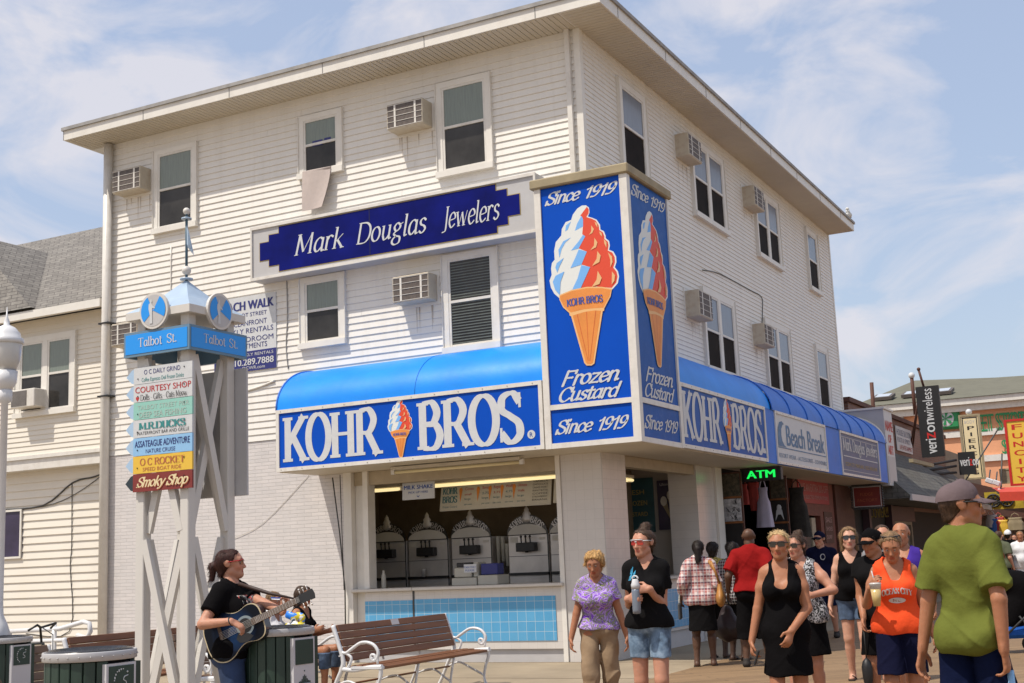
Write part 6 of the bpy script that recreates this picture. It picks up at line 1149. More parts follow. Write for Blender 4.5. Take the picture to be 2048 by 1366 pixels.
    r_ = shell(torso+hips+legs+arms+neck+head, vox); V, F = r_
    Hi = np.array(Hm.inverted()); L_ = V@Hi[:3, :3].T+Hi[:3, 3]; col = np.tile(np.array(skin), (len(V), 1)); x_, y_, z_ = L_.T
    lip = (np.abs(x_) < .024) & (np.abs(z_+.062) < .0125) & (y_ < -.088); col[lip] = np.array(skin)*np.array((.85, .5, .5))
    br = (np.abs(np.abs(x_)-.032) < .019) & (np.abs(z_-.033) < .006) & (y_ < -.06); col[br] = np.array(skin)*.28
    ey = (np.hypot(np.abs(x_)-.031, z_-.007) < .0095) & (y_ < -.082); col[ey] = (.5, .48, .46) if sum(skin) > .3 else (.3, .28, .26); pu = (np.hypot(np.abs(x_)-.031, z_-.007) < .0055) & (y_ < -.085); col[pu] = (.03, .02, .015)
    if mouth: col[(np.hypot(x_, z_+.062) < .011) & (y_ > -.1) & (y_ < -.07)] = (.08, .01, .01)
    ck = np.exp(-((np.abs(x_)-.045)**2+(z_+.025)**2)/.0006)*(y_ < -.03); col *= 1+ck[:, None]*np.array((.06, -.10, -.10))
    body = link('body', np_mesh('body', V, F, ['skin'], np.clip(col, 0, 1)), T)
    ctx = dict(T=T, s=s, tp=tp, torso=torso, hips=hips, thighs=thighs, knees=knees, arms=armseg, hd=hd_, Hm=Hm, sc=sc, vox=vox, shw=shw, fem=fem, fat=fat, am=(.046 if fem else .054)*(.55+.45*fat), vy=vy, feet=feet, gz=gz, body=body, legs=legs, neck=neck)
    rr = random.Random(key)
    def wav(amp, fx=14., ph=None):
        p = [rr.uniform(0, 6) for _ in range(6)]
        return lambda X, Y, Z: (amp*(np.sin(X*fx+Z*9+p[0]+1.5*np.sin(Z*7+Y*6+p[1]))*np.sin(Y*fx*.8+Z*11+p[2])+.5*np.sin((X+Y)*fx*1.7-Z*19+p[3]+np.sin(X*13+p[4]))-1.7*np.clip(np.sin(X*9+Z*5+p[1])*np.sin(Z*6+p[3])+.15*np.sin(Y*8), 0, 1)*(1-np.abs(np.sin(X*fx*1.1+Y*7+Z*9+p[5]+1.3*np.sin(Z*8+p[0]+X*6))))**3-1.5*np.clip(np.sin(X*7-Z*7+p[4])*np.cos(Z*5+p[2]), 0, 1)*(1-np.abs(np.sin(X*fx*.9-Z*15+p[2]+1.2*np.sin(Y*11+X*5+p[1]))))**3)).astype(np.float32)
    # ---- upper garment
    if top:
        o = top.get('off', .013); pr = grow(torso, o*s)
        if top.get('hips', 1): pr += grow(hips, (o*.9+.012)*s)
        sl = top.get('sleeve', 0)
        if sl:
            for e in (-1, 1):
                S, E, W = armseg[e]; a = ctx['am']
                if sl <= 1: pr.append(dict(cap(S, S+(E-S)*sl, (a*1.08+o*1.25)*s, (a*.95+o*1.7)*s, .03), flat=True))
                else: pr += [cap(S, E, (a*1.08+o*1.2)*s, (a*.85+o*1.2)*s, .03), dict(cap(E, E+(W-E)*(sl-1), (a*.86+o*1.1)*s, (.03+o)*s, .02), flat=True)]
        if not sl:
            for e in (-1, 1): pr.append(cap(tp(e*(shw+top.get('arm', .01)), .01, 1.375), tp(e*(shw+.02), .01, 1.30), top.get('armr', .062)*s, .05*s, .012, op='-'))
        nk = top.get('neck', 'crew'); c0 = tp(0, -.035, 1.455)
        if nk == 'crew': pr.append(cap(tp(0, -.01, 1.47), tp(0, .0, 1.60), .072*s, None, .006, op='-'))
        elif nk == 'v': pr += [cap(tp(0, -.02, 1.475), tp(0, 0, 1.6), .07*s, None, .006, op='-'), cap(tp(0, -.07, 1.46), tp(0, -.15, top.get('nz', 1.30)), .06*s, .006*s, .006, op='-')]
        elif nk == 'scoop': pr += [cap(tp(0, -.01, 1.46), tp(0, 0, 1.6), .085*s, None, .008, op='-'), cap(tp(0, -.06, 1.46), tp(0, -.13, top.get('nz', 1.36)), .088*s, .06*s, .01, op='-')]
        elif nk == 'halter': pr += [cap(tp(0, -.05, 1.45), tp(0, -.14, top.get('nz', 1.33)), .066*s, .055*s, .01, op='-'), cap(tp(0, .0, 1.49), tp(0, 0, 1.6), .062*s, None, .008, op='-')]
        hz_ = top.get('hem', .88)*s if seat is None else zp-.05
        fl = top.get('flare', 0)
        if top.get('drop'):  # dress or long shirt below the hips
            zt = top['drop']*s; pr.append(cap(tp(0, .0, .98), A3((0, 0, zt-.05*s)), (.15*w+o)*s, (.15*w+o+fl)*s, .05, .88, (0, 1, 0))); hz_ = zt
        tilt = top.get('tilt', 0.)
        nz_ = wav(top.get('wr', .0045)*s, top.get('wf', 14.))
        c = lambda D, X, Y, Z: np.maximum(D, (hz_+tilt*X+.006*np.sin(X*24)+.005*np.cos(Y*21)-Z).astype(np.float32))
        r_ = shell(pr, vox, c, nz_)
        if r_: ctx['top'] = link(top.get('name', 'shirt'), np_mesh(top.get('name', 'shirt'), *r_, [top['m']]), T)
    if bottom:
        o = bottom.get('off', .012); pr = grow(hips, o*s); hem = bottom['hem']*s
        if bottom.get('skirt'): pr.append(cap(A3((0, .01*s, .95*s)), A3((0, 0, hem-.06*s)), (.15*w)*s, (.15*w+bottom.get('flare', .03))*s, .05, .82, (0, 1, 0)))
        else:
            for (H_, K, fr), (K2, An) in zip(thighs, knees):
                wd = bottom.get('wide', .0); pr.append(cap(H_, K, (fr+o)*s, (.058*(.5+.5*w)+o+wd)*s, .010))
                if bottom['hem'] < .48 or seat is not None: pr.append(cap(K, An, (.055*(.5+.5*w)+o+wd*.8)*s, (.046+o+wd)*s, .02))
        wz = min(bottom.get('waist', 1.03), (top or {}).get('hem', 1.0)+.025)*s if seat is None else zp-.02
        if seat is not None: hem = bottom['hem']
        c2 = lambda D, X, Y, Z: np.maximum(np.maximum(D, (Z-wz).astype(np.float32)), (hem+.004*np.sin(X*40)-Z).astype(np.float32))
        r_ = shell(pr+grow([dict(q_) for q_ in torso if q_['a'][2] < 1.12*s], o*.75*s), vox, c2, wav(bottom.get('wr', .0035)*s, 17.))
        if r_: ctx['bottom'] = link(bottom.get('name', 'shorts'), np_mesh(bottom.get('name', 'shorts'), *r_, [bottom['m']]), T)
    if hair: do_hair(ctx, hair, hairm, wav)
    if shoes and seat is None:
        for An in feet:
            mb = MB(); e = 1 if An[0] > 0 else -1
            if shoes == 'shoe': r_ = shell([cap(An+A3((0, .03, -.05)), An+A3((e*.015, -.15, -.052)), .046, .044, .02, .85, (0, 0, 1)), cap(An, An+A3((0, 0, -.05)), .048, .048, .03)], .01); link('shoe', np_mesh('shoe', *r_, ['sole']), T)
            else: mb.add([], []); pts = [(-.035, .05), (.035, .05), (.042, -.10), (.03, -.19), (-.03, -.19), (-.042, -.10)]; mb.prism(pts, (An[0]+e*.01, An[1], .002), (1, 0, 0), (0, 1, 0), (0, 0, 1), .018); mb.tube([(An[0]-.035, An[1]-.06, .02), (An[0]+.005, An[1]-.12, .062), (An[0]+.045, An[1]-.06, .02)], .007, n=5); mb.build('sandal', 'sole', T)
    PEOPLE[key] = ctx
    return ctx
def do_hair(c, style, m, wav):
    hd, sc, vox = c['hd'], c['sc'], max(.007, c['vox']*.85); T = c['T']
    g = {'tight': .084, 'short': .084, 'crop': .081, 'curly': .094, 'bob': .090, 'long': .085, 'puff': .092}.get(style[0], .083)
    pr = [cap(hd(0, .034, .036), hd(0, -.018, .040), g*sc, (g-.004)*sc, .02), cap(hd(0, .055, .0), hd(0, .05, -.05), (g-.018)*sc, (g-.03)*sc, .02)]
    if style[0] in ('bob', 'long'):
        ln = {'bob': .105, 'long': .17, 'curly': .05}[style[0]]
        for e in (-1, 1): pr += [cap(hd(e*.066, .012, .03), hd(e*.074, .015, -ln), .030*sc, .026*sc, .03)]
        pr.append(cap(hd(0, .07, .0), hd(0, .075, -ln*1.1), .062*sc, .055*sc, .03))
    if style[0] == 'curly': pr += [cap(hd(e*.04, .02+.03*f, .075), None, .05*sc, None, .02) for e in (-1, 0, 1) for f in (-1, 1)]+[cap(hd(e*.068, .03, .0), None, .038*sc, None, .02) for e in (-1, 1)]
    for ex in style[1:]:
        if ex == 'bun': pr += [cap(hd(0, .03, .115), hd(0, .045, .145), .03*sc, .028*sc, .015), cap(hd(0, .05, .135), None, .036*sc, None, .02)]
        if ex == 'pony': pr += [cap(hd(0, .10, .02), hd(0, .135, .0), .028*sc, .03*sc, .015), cap(hd(0, .135, .0), hd(0, .15, -.10), .032*sc, .020*sc, .015)]
        if ex == 'back': pr += [cap(hd(0, .095, .0), hd(0, .12, -.22), .045*sc, .040*sc, .02), cap(hd(0, .12, -.22), hd(0.01, .10, -.38), .04*sc, .02*sc, .02)]
        if ex == 'top': pr += [cap(hd(-.02, .05, .125), hd(.02, .05, .13), .03*sc, .03*sc, .02)]
    Hi = np.array(c['Hm'].inverted()); lng = style[0] in ('bob', 'long')
    def cut(D, X, Y, Z):
        lx, ly, lz = (Hi[i, 0]*X+Hi[i, 1]*Y+Hi[i, 2]*Z+Hi[i, 3] for i in range(3))
        f = (-ly-.052+(.068-lz)*.78+.006*np.sin(lx*130+lz*60)+.004*np.sin(lx*210+1))*sc
        if style[0] == 'curly': f = f-.012*sc+.007*sc*np.sin(lx*170)*np.sin(lz*140)
        if lng: f = np.minimum(f, (.064-np.abs(lx))*sc)
        return np.maximum(D, f.astype(np.float32))
    a = .009 if style[0] == 'curly' else .006 if style[0] in ('curly', 'bob', 'puff') else .0025
    n = wav(a, 62. if style[0] == 'curly' else 55.)
    r_ = shell(pr, vox, cut, n)
    if r_ and vox < .011:      # fine locks that follow the surface and break the outline
        V, F = r_; q = np.random.RandomState(5); nrm = np.cross(V[F[:, 2]]-V[F[:, 0]], V[F[:, 3]]-V[F[:, 1]]); nrm /= np.linalg.norm(nrm, axis=1)[:, None]+1e-9; ce = V[F].mean(1)
        pick = q.choice(len(F), min(len(F), 1500), replace=len(F) < 1500); P0, N0 = ce[pick], nrm[pick]; R_ = np.array(c['Hm'].to_3x3()); R_ /= np.linalg.norm(R_[:, 0])
        g0 = R_ @ np.array((0, .75, -.65) if style[0] in ('tight', 'crop') else (0, .15, -1.)); d0 = g0+q.normal(0, .28 if style[0] != 'curly' else .9, (len(pick), 3)); d0 -= N0*(d0*N0).sum(1)[:, None]; d0 /= np.linalg.norm(d0, axis=1)[:, None]+1e-9
        sd = np.cross(N0, d0)*.0016; ln = (q.uniform(.018, .05, (len(pick), 1)))*(.55 if style[0] in ('curly', 'crop') else 1.); lift = q.uniform(.0015, .006, (len(pick), 1))*(1.8 if style[0] in ('curly', 'bob') else .45)
        A_, B_ = P0+N0*.0005, P0+d0*ln+N0*lift; o = len(V); V2 = np.stack([A_-sd, A_+sd, B_+sd*.5, B_-sd*.5], 1).reshape(-1, 3); F2 = o+np.arange(len(V2)).reshape(-1, 4); r_ = (np.vstack([V, V2]), np.vstack([F, F2]))
    if r_: link('hair', np_mesh('hair', *r_, [m]), T)
def glasses(c, lens='lens_dark', frame='black', up=False, shield=False):
    Hm = c['Hm']; T = c['T']; z0 = .012 if not up else .095; y0 = -.108 if not up else -.055; mb = MB(); lb = MB()
    def q(x, y, z): return tuple(Hm @ Vector((x, y, z)))
    t = thing('sunglasses', c['T']['label'], 'sunglasses'); bpy.data.objects.remove(t)
    def lensbox(x0, x1, z1, z2, yy, m, th=.006):
        pts = []
        for yk in (yy, yy+th):
            for (x, z) in ((x0, z1+.006), (x0+.006, z1), (x1-.006, z1), (x1, z1+.006), (x1, z2-.004), (x1-.004, z2), (x0+.004, z2), (x0, z2-.004)): pts.append(q(x, yk+abs(x)*.30+ (.0 if not up else (z-z0)*.5), z))
        m.add(pts, [tuple(range(7, -1, -1)), tuple(range(8, 16))]+[(i, (i+1) % 8, 8+(i+1) % 8, 8+i) for i in range(8)])
    hh = .021 if not shield else .024
    for e in (-1, 1): a, b = sorted((e*.006, e*.062)); lensbox(a, b, z0-hh, z0+hh*.75, y0, lb)
    for e in (-1, 1): mb.tube([q(e*.058, y0+.014, z0+.010), q(e*.078, y0+.05, z0+.010), q(e*.083, .02, z0+.006 if not up else z0-.03)], .0042*c['sc'], n=5)
    mb.tube([q(-.062, y0+.012, z0+hh*.78), q(-.03, y0+.002, z0+hh*.85), q(.03, y0+.002, z0+hh*.85), q(.062, y0+.012, z0+hh*.78)], .004*c['sc'], n=5); mb.tube([q(-.01, y0-.002, z0+.004), q(.01, y0-.002, z0+.004)], .004*c['sc'], n=5)
    o = mb.build('sunglasses', frame, T); lb.build('lens', lens, o)
def ballcap(c, m='cl_cap', brim=.085, r=.092, mb_=None):
    Hm = c['Hm']; T = c['T']; vs, fs = [], []; n = 24
    prof = [(r*math.cos(a), .045+r*.98*math.sin(a)) for a in [math.pi/2*i/7 for i in range(7)]]; prof = [(r*1.0, .030)]+prof
    for rr, z in prof:
        for i in range(n): a = 2*math.pi*i/n; vs.append(Hm @ Vector((rr*.96*math.sin(a), .020-rr*1.18*math.cos(a), z+.012*math.cos(a))))
    k = len(prof); fs = [(i*n+j, (i*n+(j+1) % n), ((i+1)*n+(j+1) % n), (i+1)*n+j) for i in range(k-1) for j in range(n)]+[tuple((k-1)*n+j for j in range(n))]
    mb = MB().add(vs, fs, 0, True); o = mb.build('cap', m, T); b = MB(); up, dn = [], []
    for i in range(11):
        a = -1.15+2.3*i/10; x = .080*math.sin(a); yi = .020-r*1.16*math.cos(a)*1.0
        for ext in (0, .5, 1): yy = yi-brim*ext*math.cos(a*.62)**.8; zz = .040+.010*math.cos(a)-.02*ext-.16*x*x/.08; up.append(Hm @ Vector((x*(1+.12*ext), yy, zz)))
    N_ = len(up); vs = up+[p-Vector((Hm.to_3x3() @ Vector((0, 0, .006)))) for p in up]; f = []
    for i in range(10):
        for k in range(2): q = (i*3+k, i*3+k+1, i*3+k+4, i*3+k+3); f += [q, tuple(N_+x for x in q[::-1])]
        f.append((i*3+2, N_+i*3+2, N_+i*3+5, i*3+5))
    b.add(vs, f, 0, True).build('brim', m, o); MB().ball(tuple(Hm @ Vector((0, .012, .045+r*.98))), .008).build('button', m, o)
def on_front(c, text_fn, name='print'): pass
# ------------------------------------------------------------------ the people in the photograph
def w2l(c, p): T = c['T']; return Matrix.Rotation(-T.rotation_euler.z, 3, 'Z') @ (Vector(p)-T.location)
def surf_print(c, polys, m, name, frm):
    """lay flat lettering on a garment: points (x, z) in the person's frame are dropped onto the cloth from the front"""
    ob = c['top']; me = ob.data; V = np.empty(len(me.vertices)*3); me.vertices.foreach_get('co', V); V = V.reshape(-1, 3)
    from mathutils.bvhtree import BVHTree
    tr = BVHTree.FromPolygons([tuple(v) for v in V], [tuple(p.vertices) for p in me.polygons]); mb = MB(); vs = []
    for x, z in polys.pts:
        h = tr.ray_cast(Vector((x, -1, z)), Vector((0, 1, 0)))[0]; vs.append((x, (h.y if h else -.15)-.004, z))
    mb.add(vs, polys.fs); mb.build(name, m, ob)
class FlatText:
    def __init__(s, items):
        s.pts, s.fs = [], []
        for text, x0, x1, z0, cp, kw in items:
            mb = MB(); put(mb, Face((0, 0, 0), (1, 0, 0)), text, x0, x1, z0, cp, **kw); o = len(s.pts); s.pts += [(v[0], v[2]) for v in mb.v]; s.fs += [tuple(o+i for i in f) for f in mb.f]
    def poly(s, P): o = len(s.pts); s.pts += P; s.fs.append(tuple(range(o, o+len(P)))); return s
# 1 guitarist ------------------------------------------------------
GD = 9.72
c = person(1, 'guitarist in black T-shirt and red glasses singing against the street directory', 470, 10.0, 1.70, 58, FAIR, 1.05, True, -4, 0, 26, -4, 0,
  ra=('px', 462, 1243, GD-.15), rp=(-.55, .25, -.75), rh=((.35, -.75, -.45), (.1, .55, -.5), .55), la=('px', 577, 1228, GD-.02), lp=(.6, .1, -.8), lh=((.35, -.25, .85), (-.55, .5, .1), .95),
  hair=('tight', 'pony'), hairm='hair_red', mouth=1.3, vox=.0075, top=dict(m='cl_black', sleeve=.62, neck='crew', hem=.87, off=.016, wr=.006), bottom=dict(m='jeans', hem=.06, name='jeans', wide=.015))
glasses(c, 'lens_dark', 'frame_red')
rampmat('tee_print', [(0, (.02, .02, .02)), (.42, (.35, .33, .3)), (.5, (.45, .05, .04)), (.56, (.5, .48, .42)), (.64, (.04, .04, .05))], 16., 3., .8, const=True)
fp = FlatText([]); [fp.poly([(-.10+.05*i, 1.19+.05*j), (-.10+.05*i+.05, 1.19+.05*j), (-.10+.05*i+.05, 1.24+.05*j), (-.10+.05*i, 1.24+.05*j)]) for i in range(3) for j in range(3)]; surf_print(c, fp, 'tee_print', 'print', None)
MB().tube([c['hd'](.045*math.cos(a), .02-.055*math.sin(a), -.115-.02*math.sin(a)) for a in [2*math.pi*i/16 for i in range(17)]], .003, n=5).build('necklace', 'strapmat', c['T'])
W_ = c['arms'][-1][2]; MB().tube([tuple(W_+A3((.03*math.cos(a), .012*math.sin(a), .03*math.sin(a)))) for a in [2*math.pi*i/12 for i in range(13)]], .006, n=5).build('bracelet', 'black', c['T'])

def burst():
    m, t, b = _new('guitar_blue'); b.inputs['Roughness'].default_value = .35; b.inputs['Specular IOR Level'].default_value = .18; c = nd(t, 'ShaderNodeTexCoord'); ln = nd(t, 'ShaderNodeVectorMath', {0: c.outputs['Object']}, operation='LENGTH'); r = nd(t, 'ShaderNodeValToRGB', {'Fac': ln.outputs['Value']})
    for e, (p, q) in zip(r.color_ramp.elements, ((.05, (.006, .03, .095, 1)), (.19, (.002, .003, .007, 1)))): e.position = p; e.color = q
    t.links.new(r.outputs[0], b.inputs['Base Color'])
burst(); 
mat('guitar_edge', (.012, .012, .02), .3, coat=.2); mat('binding', (.55, .45, .28), .4); mat('fretboard', (.10, .055, .03), .5, var=.2); mat('rosette', (.20, .24, .26), .4)
gc = at(468, 1262, GD); gh = at(600, 1199, GD-.06); gx_ = (gh-gc).normalized(); gn = (Vector((0, 0, CAMZ))-gc).normalized(); gn = (gn+Vector((0, 0, .15))-CR*.22).normalized(); gy_ = gn.cross(gx_).normalized(); gn = gx_.cross(gy_)
NK = lambda x: x if x < .25 else .25+(x-.25)*.80
gt = thing('acoustic_guitar', 'blue sunburst acoustic guitar with pale binding held by the singer', 'guitar', gc)
half = [(-.245, .0), (-.24, .09), (-.20, .165), (-.13, .197), (-.06, .185), (.0, .148), (.05, .128), (.10, .130), (.16, .145), (.215, .132), (.245, .09), (.252, .03)]
ol = cr_pts(half, 4); ol = ol+[(x, -y) for x, y in ol[::-1]]
MB().prism(ol, tuple(-gn*.11), gx_, gy_, gn, .105).build('body', 'guitar_edge', gt)
MB().prism(ol, tuple(-gn*.0045), gx_, gy_, gn, .005).build('binding', 'binding', gt); MB().prism([(x*.965, y*.96) for x, y in ol], (0, 0, 0), gx_, gy_, gn, .004).build('top', 'guitar_blue', gt)
dk = lambda r, cx: [(cx+r*math.cos(a), r*math.sin(a)) for a in [2*math.pi*i/28 for i in range(28)]]
sh = MB().prism(dk(.075, .10), tuple(gn*.0045), gx_, gy_, gn, .0012).build('rosette', 'rosette', gt); MB().prism(dk(.056, .10), tuple(gn*.006), gx_, gy_, gn, .001).build('sound_hole', 'black', gt)
MB().prism([(.03, -.03), (.11, -.065), (.14, -.10), (.08, -.125), (.02, -.105), (.0, -.07)], tuple(gn*.0045), gx_, gy_, gn, .0018).build('pick_guard', 'black', gt)
MB().prism([(-.12, -.075), (-.095, -.075), (-.09, .075), (-.115, .075)], tuple(gn*.0045), gx_, gy_, gn, .012).build('bridge', 'fretboard', gt)
MB().prism([(.16, -.026), (NK(.62), -.022), (NK(.62), .022), (.16, .026)], tuple(gn*.006), gx_, gy_, gn, .012).prism([(.24, -.02), (NK(.62), -.02), (NK(.62), .02), (.24, .02)], tuple(-gn*.014), gx_, gy_, gn, .019).build('neck', 'fretboard', gt)
fb_ = MB()
for i in range(19): x = NK(.62)-(NK(.62)-.18)*(1-2**(-i/12))/.667*.98; fb_.prism([(x-.0012, -.023), (x+.0012, -.023), (x+.0012, .023), (x-.0012, .023)], tuple(gn*.0185), gx_, gy_, gn, .001)
fb_.build('frets', 'steel', gt)
hdk = MB().prism([(NK(x), y) for x, y in [(.621, -.024), (.66, -.034), (.80, -.038), (.81, .0), (.80, .038), (.66, .034), (.621, .024)]], tuple(-gn*.012), gx_, gy_, gn, .016).build('headstock', 'black', gt)
pg = MB()
for x in (.675, .715, .755):
    for e in (-1, 1): p = gx_*NK(x)+gy_*e*.036; pg.tube([p, p+gy_*e*.03], .004, n=5).ball(tuple(p+gy_*e*.036), .009, n=6)
pg.build('tuning_pegs', 'steel', hdk); st_ = MB(); [st_.tube([gx_*-.108+gy_*(.0275-.011*i)+gn*.02, gx_*NK(.66)+gy_*(.018-.0072*i)+gn*.022], .0009, n=4, caps=False) for i in range(6)]; st_.build('strings', 'steel', gt)
a = at(478, 1168, 9.9)-gc; b_ = gx_*NK(.65)-gn*.01; mid = a.lerp(b_, .5)+Vector((0, 0, -.01)); MB().tube([a-Vector((0, 0, .0)), a.lerp(mid, .5), mid, b_], [.017, .017, .014, .006], n=6).build('strap', 'strapmat', gt)
# 2 older woman ------------------------------------------------------
c = person(2, 'older woman with short golden curls, purple floral blouse and khaki trousers', 1190, 12.0, 1.57, -4, TAN, 1.0, True, 5, 0, -8, 16, 0, ra=(-.29, -.10, .80), la=(.30, -.02, .78), rh=((0, -.2, -1), (1, 0, 0), .4), lh=((.05, -.25, -1), (-1, 0, 0), .3), stance=.1, step=.10, hair=('curly',), hairm='hair_gold', vox=.0085,
  top=dict(m='floral', name='blouse', sleeve=.55, neck='v', nz=1.33, hem=.93, off=.02, wr=.007, tilt=-.05), bottom=dict(m='cl_khaki', name='trousers', hem=.07, wide=.02, wr=.008))
# 3 V-neck woman ------------------------------------------------------
HB = at(1272, 1190, 10.55)
c = person(3, 'young woman with top bun and red mirrored glasses holding a water bottle', 1290, 10.8, 1.74, -8, FAIR, .94, True, 0, 0, -28, 2, 0, ra=('px', 1256, 1198, 10.58), rp=(-.12, .5, -1), rh=((.75, -.35, -.05), (.35, .8, 0), .75), la=('px', 1298, 1178, 10.55), lp=(.12, .4, -1), lh=((-.95, -.2, .02), (.1, .9, -.2), .6), stance=.09, step=-.09, hair=('tight', 'bun'), hairm='hair_brown', vox=.0075,
  top=dict(m='cl_black2', name='v_neck_shirt', sleeve=.55, neck='v', nz=1.27, hem=.90, off=.017, wr=.005), bottom=dict(m='denim_pale', name='denim_shorts', hem=.66, wide=.012, off=.010))
glasses(c, 'lens_red', 'signwhite', shield=True); mat('tattoo', (.03, .25, .42), .8, var=.6, vs=30)
fp = FlatText([]); [fp.poly([(-.125+dx, 1.335*1.02+dz), (-.10+dx, 1.34*1.02+dz), (-.095+dx, 1.40*1.02+dz), (-.118+dx, 1.37*1.02+dz)]) for dx, dz in ((0, 0), (.022, -.03), (-.008, -.05))]; surf_print(c, fp, 'tattoo', 'print', None)
t = thing('water_bottle', 'clear water bottle with white cap held by the woman in red glasses', 'bottle', HB); mat('bottle_clear', (.16, .19, .24), .1, coat=.5, spec=.7)
MB().lathe([(.001, -.155), (.034, -.15), (.036, -.12), (.036, .03), (.034, .05)], (0, 0, 0), 18).build('bottle', 'bottle_clear', t); cpb = MB().lathe([(.036, .05), (.037, .085), (.03, .10), (.026, .125), (.022, .13)], (0, 0, 0), 18).build('cap', 'signwhite', t)
MB().tube([(.026*math.cos(a), 0, .13+.026*math.sin(a)) for a in [math.pi*i/8 for i in range(9)]], .007, n=6).build('loop', 'signwhite', cpb)
MB().tube([c['hd'](.05*math.cos(a), .01-.07*math.sin(a), -.13-.055*max(0, math.sin(a))) for a in [2*math.pi*i/16 for i in range(17)]], .002, n=4).build('necklace', 'gold', c['T'])
# 4 black dress ------------------------------------------------------
c = person(4, 'blonde woman in short black halter dress and dark sunglasses with a phone in hand', 1560, 9.9, 1.665, -6, TAN, .93, True, 0, 0, -4, 2, 0, ra=(-.275, -.06, .80), rh=((.0, -.12, -1), (1, .1, 0), .55), la=('px', 1583, 1262, 9.62), lp=(.8, .6, -.5), lh=((-.3, -.35, -.85), (-.5, .6, .1), .4), stance=.08, step=.10, hair=('tight', 'pony'), hairm='hair_blonde', vox=.0075,
  top=dict(m='cl_black', name='halter_dress', sleeve=0, neck='halter', nz=1.30, hem=.6, off=.010, drop=.585, flare=.05, bust_=1, arm=-.012, armr=.072, wr=.004))
glasses(c, 'lens_dark', 'black')
Wp = c['arms'][-1][2]; t = thing('phone', 'small dark phone in the right hand of the blonde woman', 'phone', c['T'].matrix_basis @ Vector(tuple(Wp+A3((.035, -.04, -.115)))), c['T'].rotation_euler.z); MB().obox(Matrix.Rotation(rad(20), 4, 'Y'), (-.005, -.03, -.06), (.008, .03, .05), bev=.003).build('body', 'black', t); MB().obox(Matrix.Rotation(rad(20), 4, 'Y'), (-.0062, -.026, -.05), (-.0052, .026, .04)).build('screen', 'lens_dark', t)
# 5 behind her ------------------------------------------------------
c = person(5, 'woman in black and white print sleeveless top, half hidden behind the blonde', 1597, 12.0, 1.66, -16, FAIR, 1.15, True, 2, 0, -16, 4, 0, la=(.16, -.26, 1.12), lp=(1, .3, -.5), lh=((-.9, -.3, .2), (.2, .9, 0), .5), stance=.1, step=.08, hair=('short', 'top'), hairm='hair_brown', vox=.009,
  top=dict(m='printwhite', name='print_top', sleeve=0, neck='scoop', hem=.86, off=.02, arm=.012, armr=.058), bottom=dict(m='cl_black', name='skirt', skirt=1, hem=.56, flare=.08))
glasses(c, 'lens_dark', 'black')
# 6 navy man ------------------------------------------------------
c = person(6, 'man in dark cap and navy T-shirt with white chest emblem by the shop', 1642, 22, 1.80, -12, FAIR, 1.12, False, 0, 0, -20, 2, 0, stance=.12, step=.16, hair=('crop',), hairm='hair_dark', vox=.012, top=dict(m='cl_navy', name='t_shirt', sleeve=.7, neck='crew', hem=.86, off=.022), bottom=dict(m='cl_navy2', name='shorts', hem=.52, wide=.05), shoes='shoe')
ballcap(c, 'cl_navy'); glasses(c, 'lens_dark', 'black'); fp = FlatText([]); fp.poly([(.06+.045*math.cos(a), 1.38+.055*math.sin(a)) for a in [2*math.pi*i/10 for i in range(10)]]); surf_print(c, fp, 'signgrey', 'emblem', None)
# 7 tank woman ------------------------------------------------------
c = person(7, 'woman with wavy light-brown hair in black tank top, denim shorts and flip-flops', 1700, 14.9, 1.72, -2, PALE, 1.06, True, 0, 0, 6, 0, 0, ra=(-.27, -.03, .84), rh=((0, -.1, -1), (1, 0, 0), .4), la=(.25, .0, .86), stance=.085, step=-.08, hair=('bob',), hairm='hair_light', hs=1.12, vox=.0095, top=dict(m='cl_black', name='tank_top', sleeve=0, neck='scoop', nz=1.36, hem=.90, off=.010, arm=.0, armr=.066), bottom=dict(m='denim', name='denim_shorts', hem=.68, wide=.012), shoes='flip')
glasses(c, 'lens_dark', 'black')
# 8 black cap ------------------------------------------------------
c = person(8, 'person in black cap and black shorts walking half hidden behind the orange top', 1754, 11.7, 1.66, -20, TAN, 1.0, False, 4, 0, -25, 12, 0, ra=('px', 1727, 1236, 11.5), rp=(-.5, .9, 0), rh=((.0, -.1, -1), (1, 0, 0), .6), stance=.1, step=.08, hair=('crop',), hairm='hair_dark', vox=.009, top=dict(m='cl_black2', name='t_shirt', sleeve=.35, neck='crew', hem=.88, off=.02), bottom=dict(m='cl_black', name='shorts', hem=.56, wide=.04))
ballcap(c, 'cl_black'); zz = .86; MB().tube([(-.16+.32*i/8, -.155+.10*abs(i-4)/4*.9, .80) for i in range(9)], .007, n=5).build('white_stripe', 'signwhite', c['T'])
pU = at(1727, 1252, 11.5); t = thing('umbrella', 'folded black umbrella hanging from the hand of the person in black cap', 'umbrella', pU)
MB().tube([(0, 0, -.02), (0, 0, -.30)], .006).build('shaft', 'black', t); MB().lathe([(.008, -.28), (.035, -.31), (.05, -.36), (.045, -.46), (.03, -.54), (.012, -.60), (.006, -.64)], (0, 0, 0), 10).build('canopy', 'black', t)
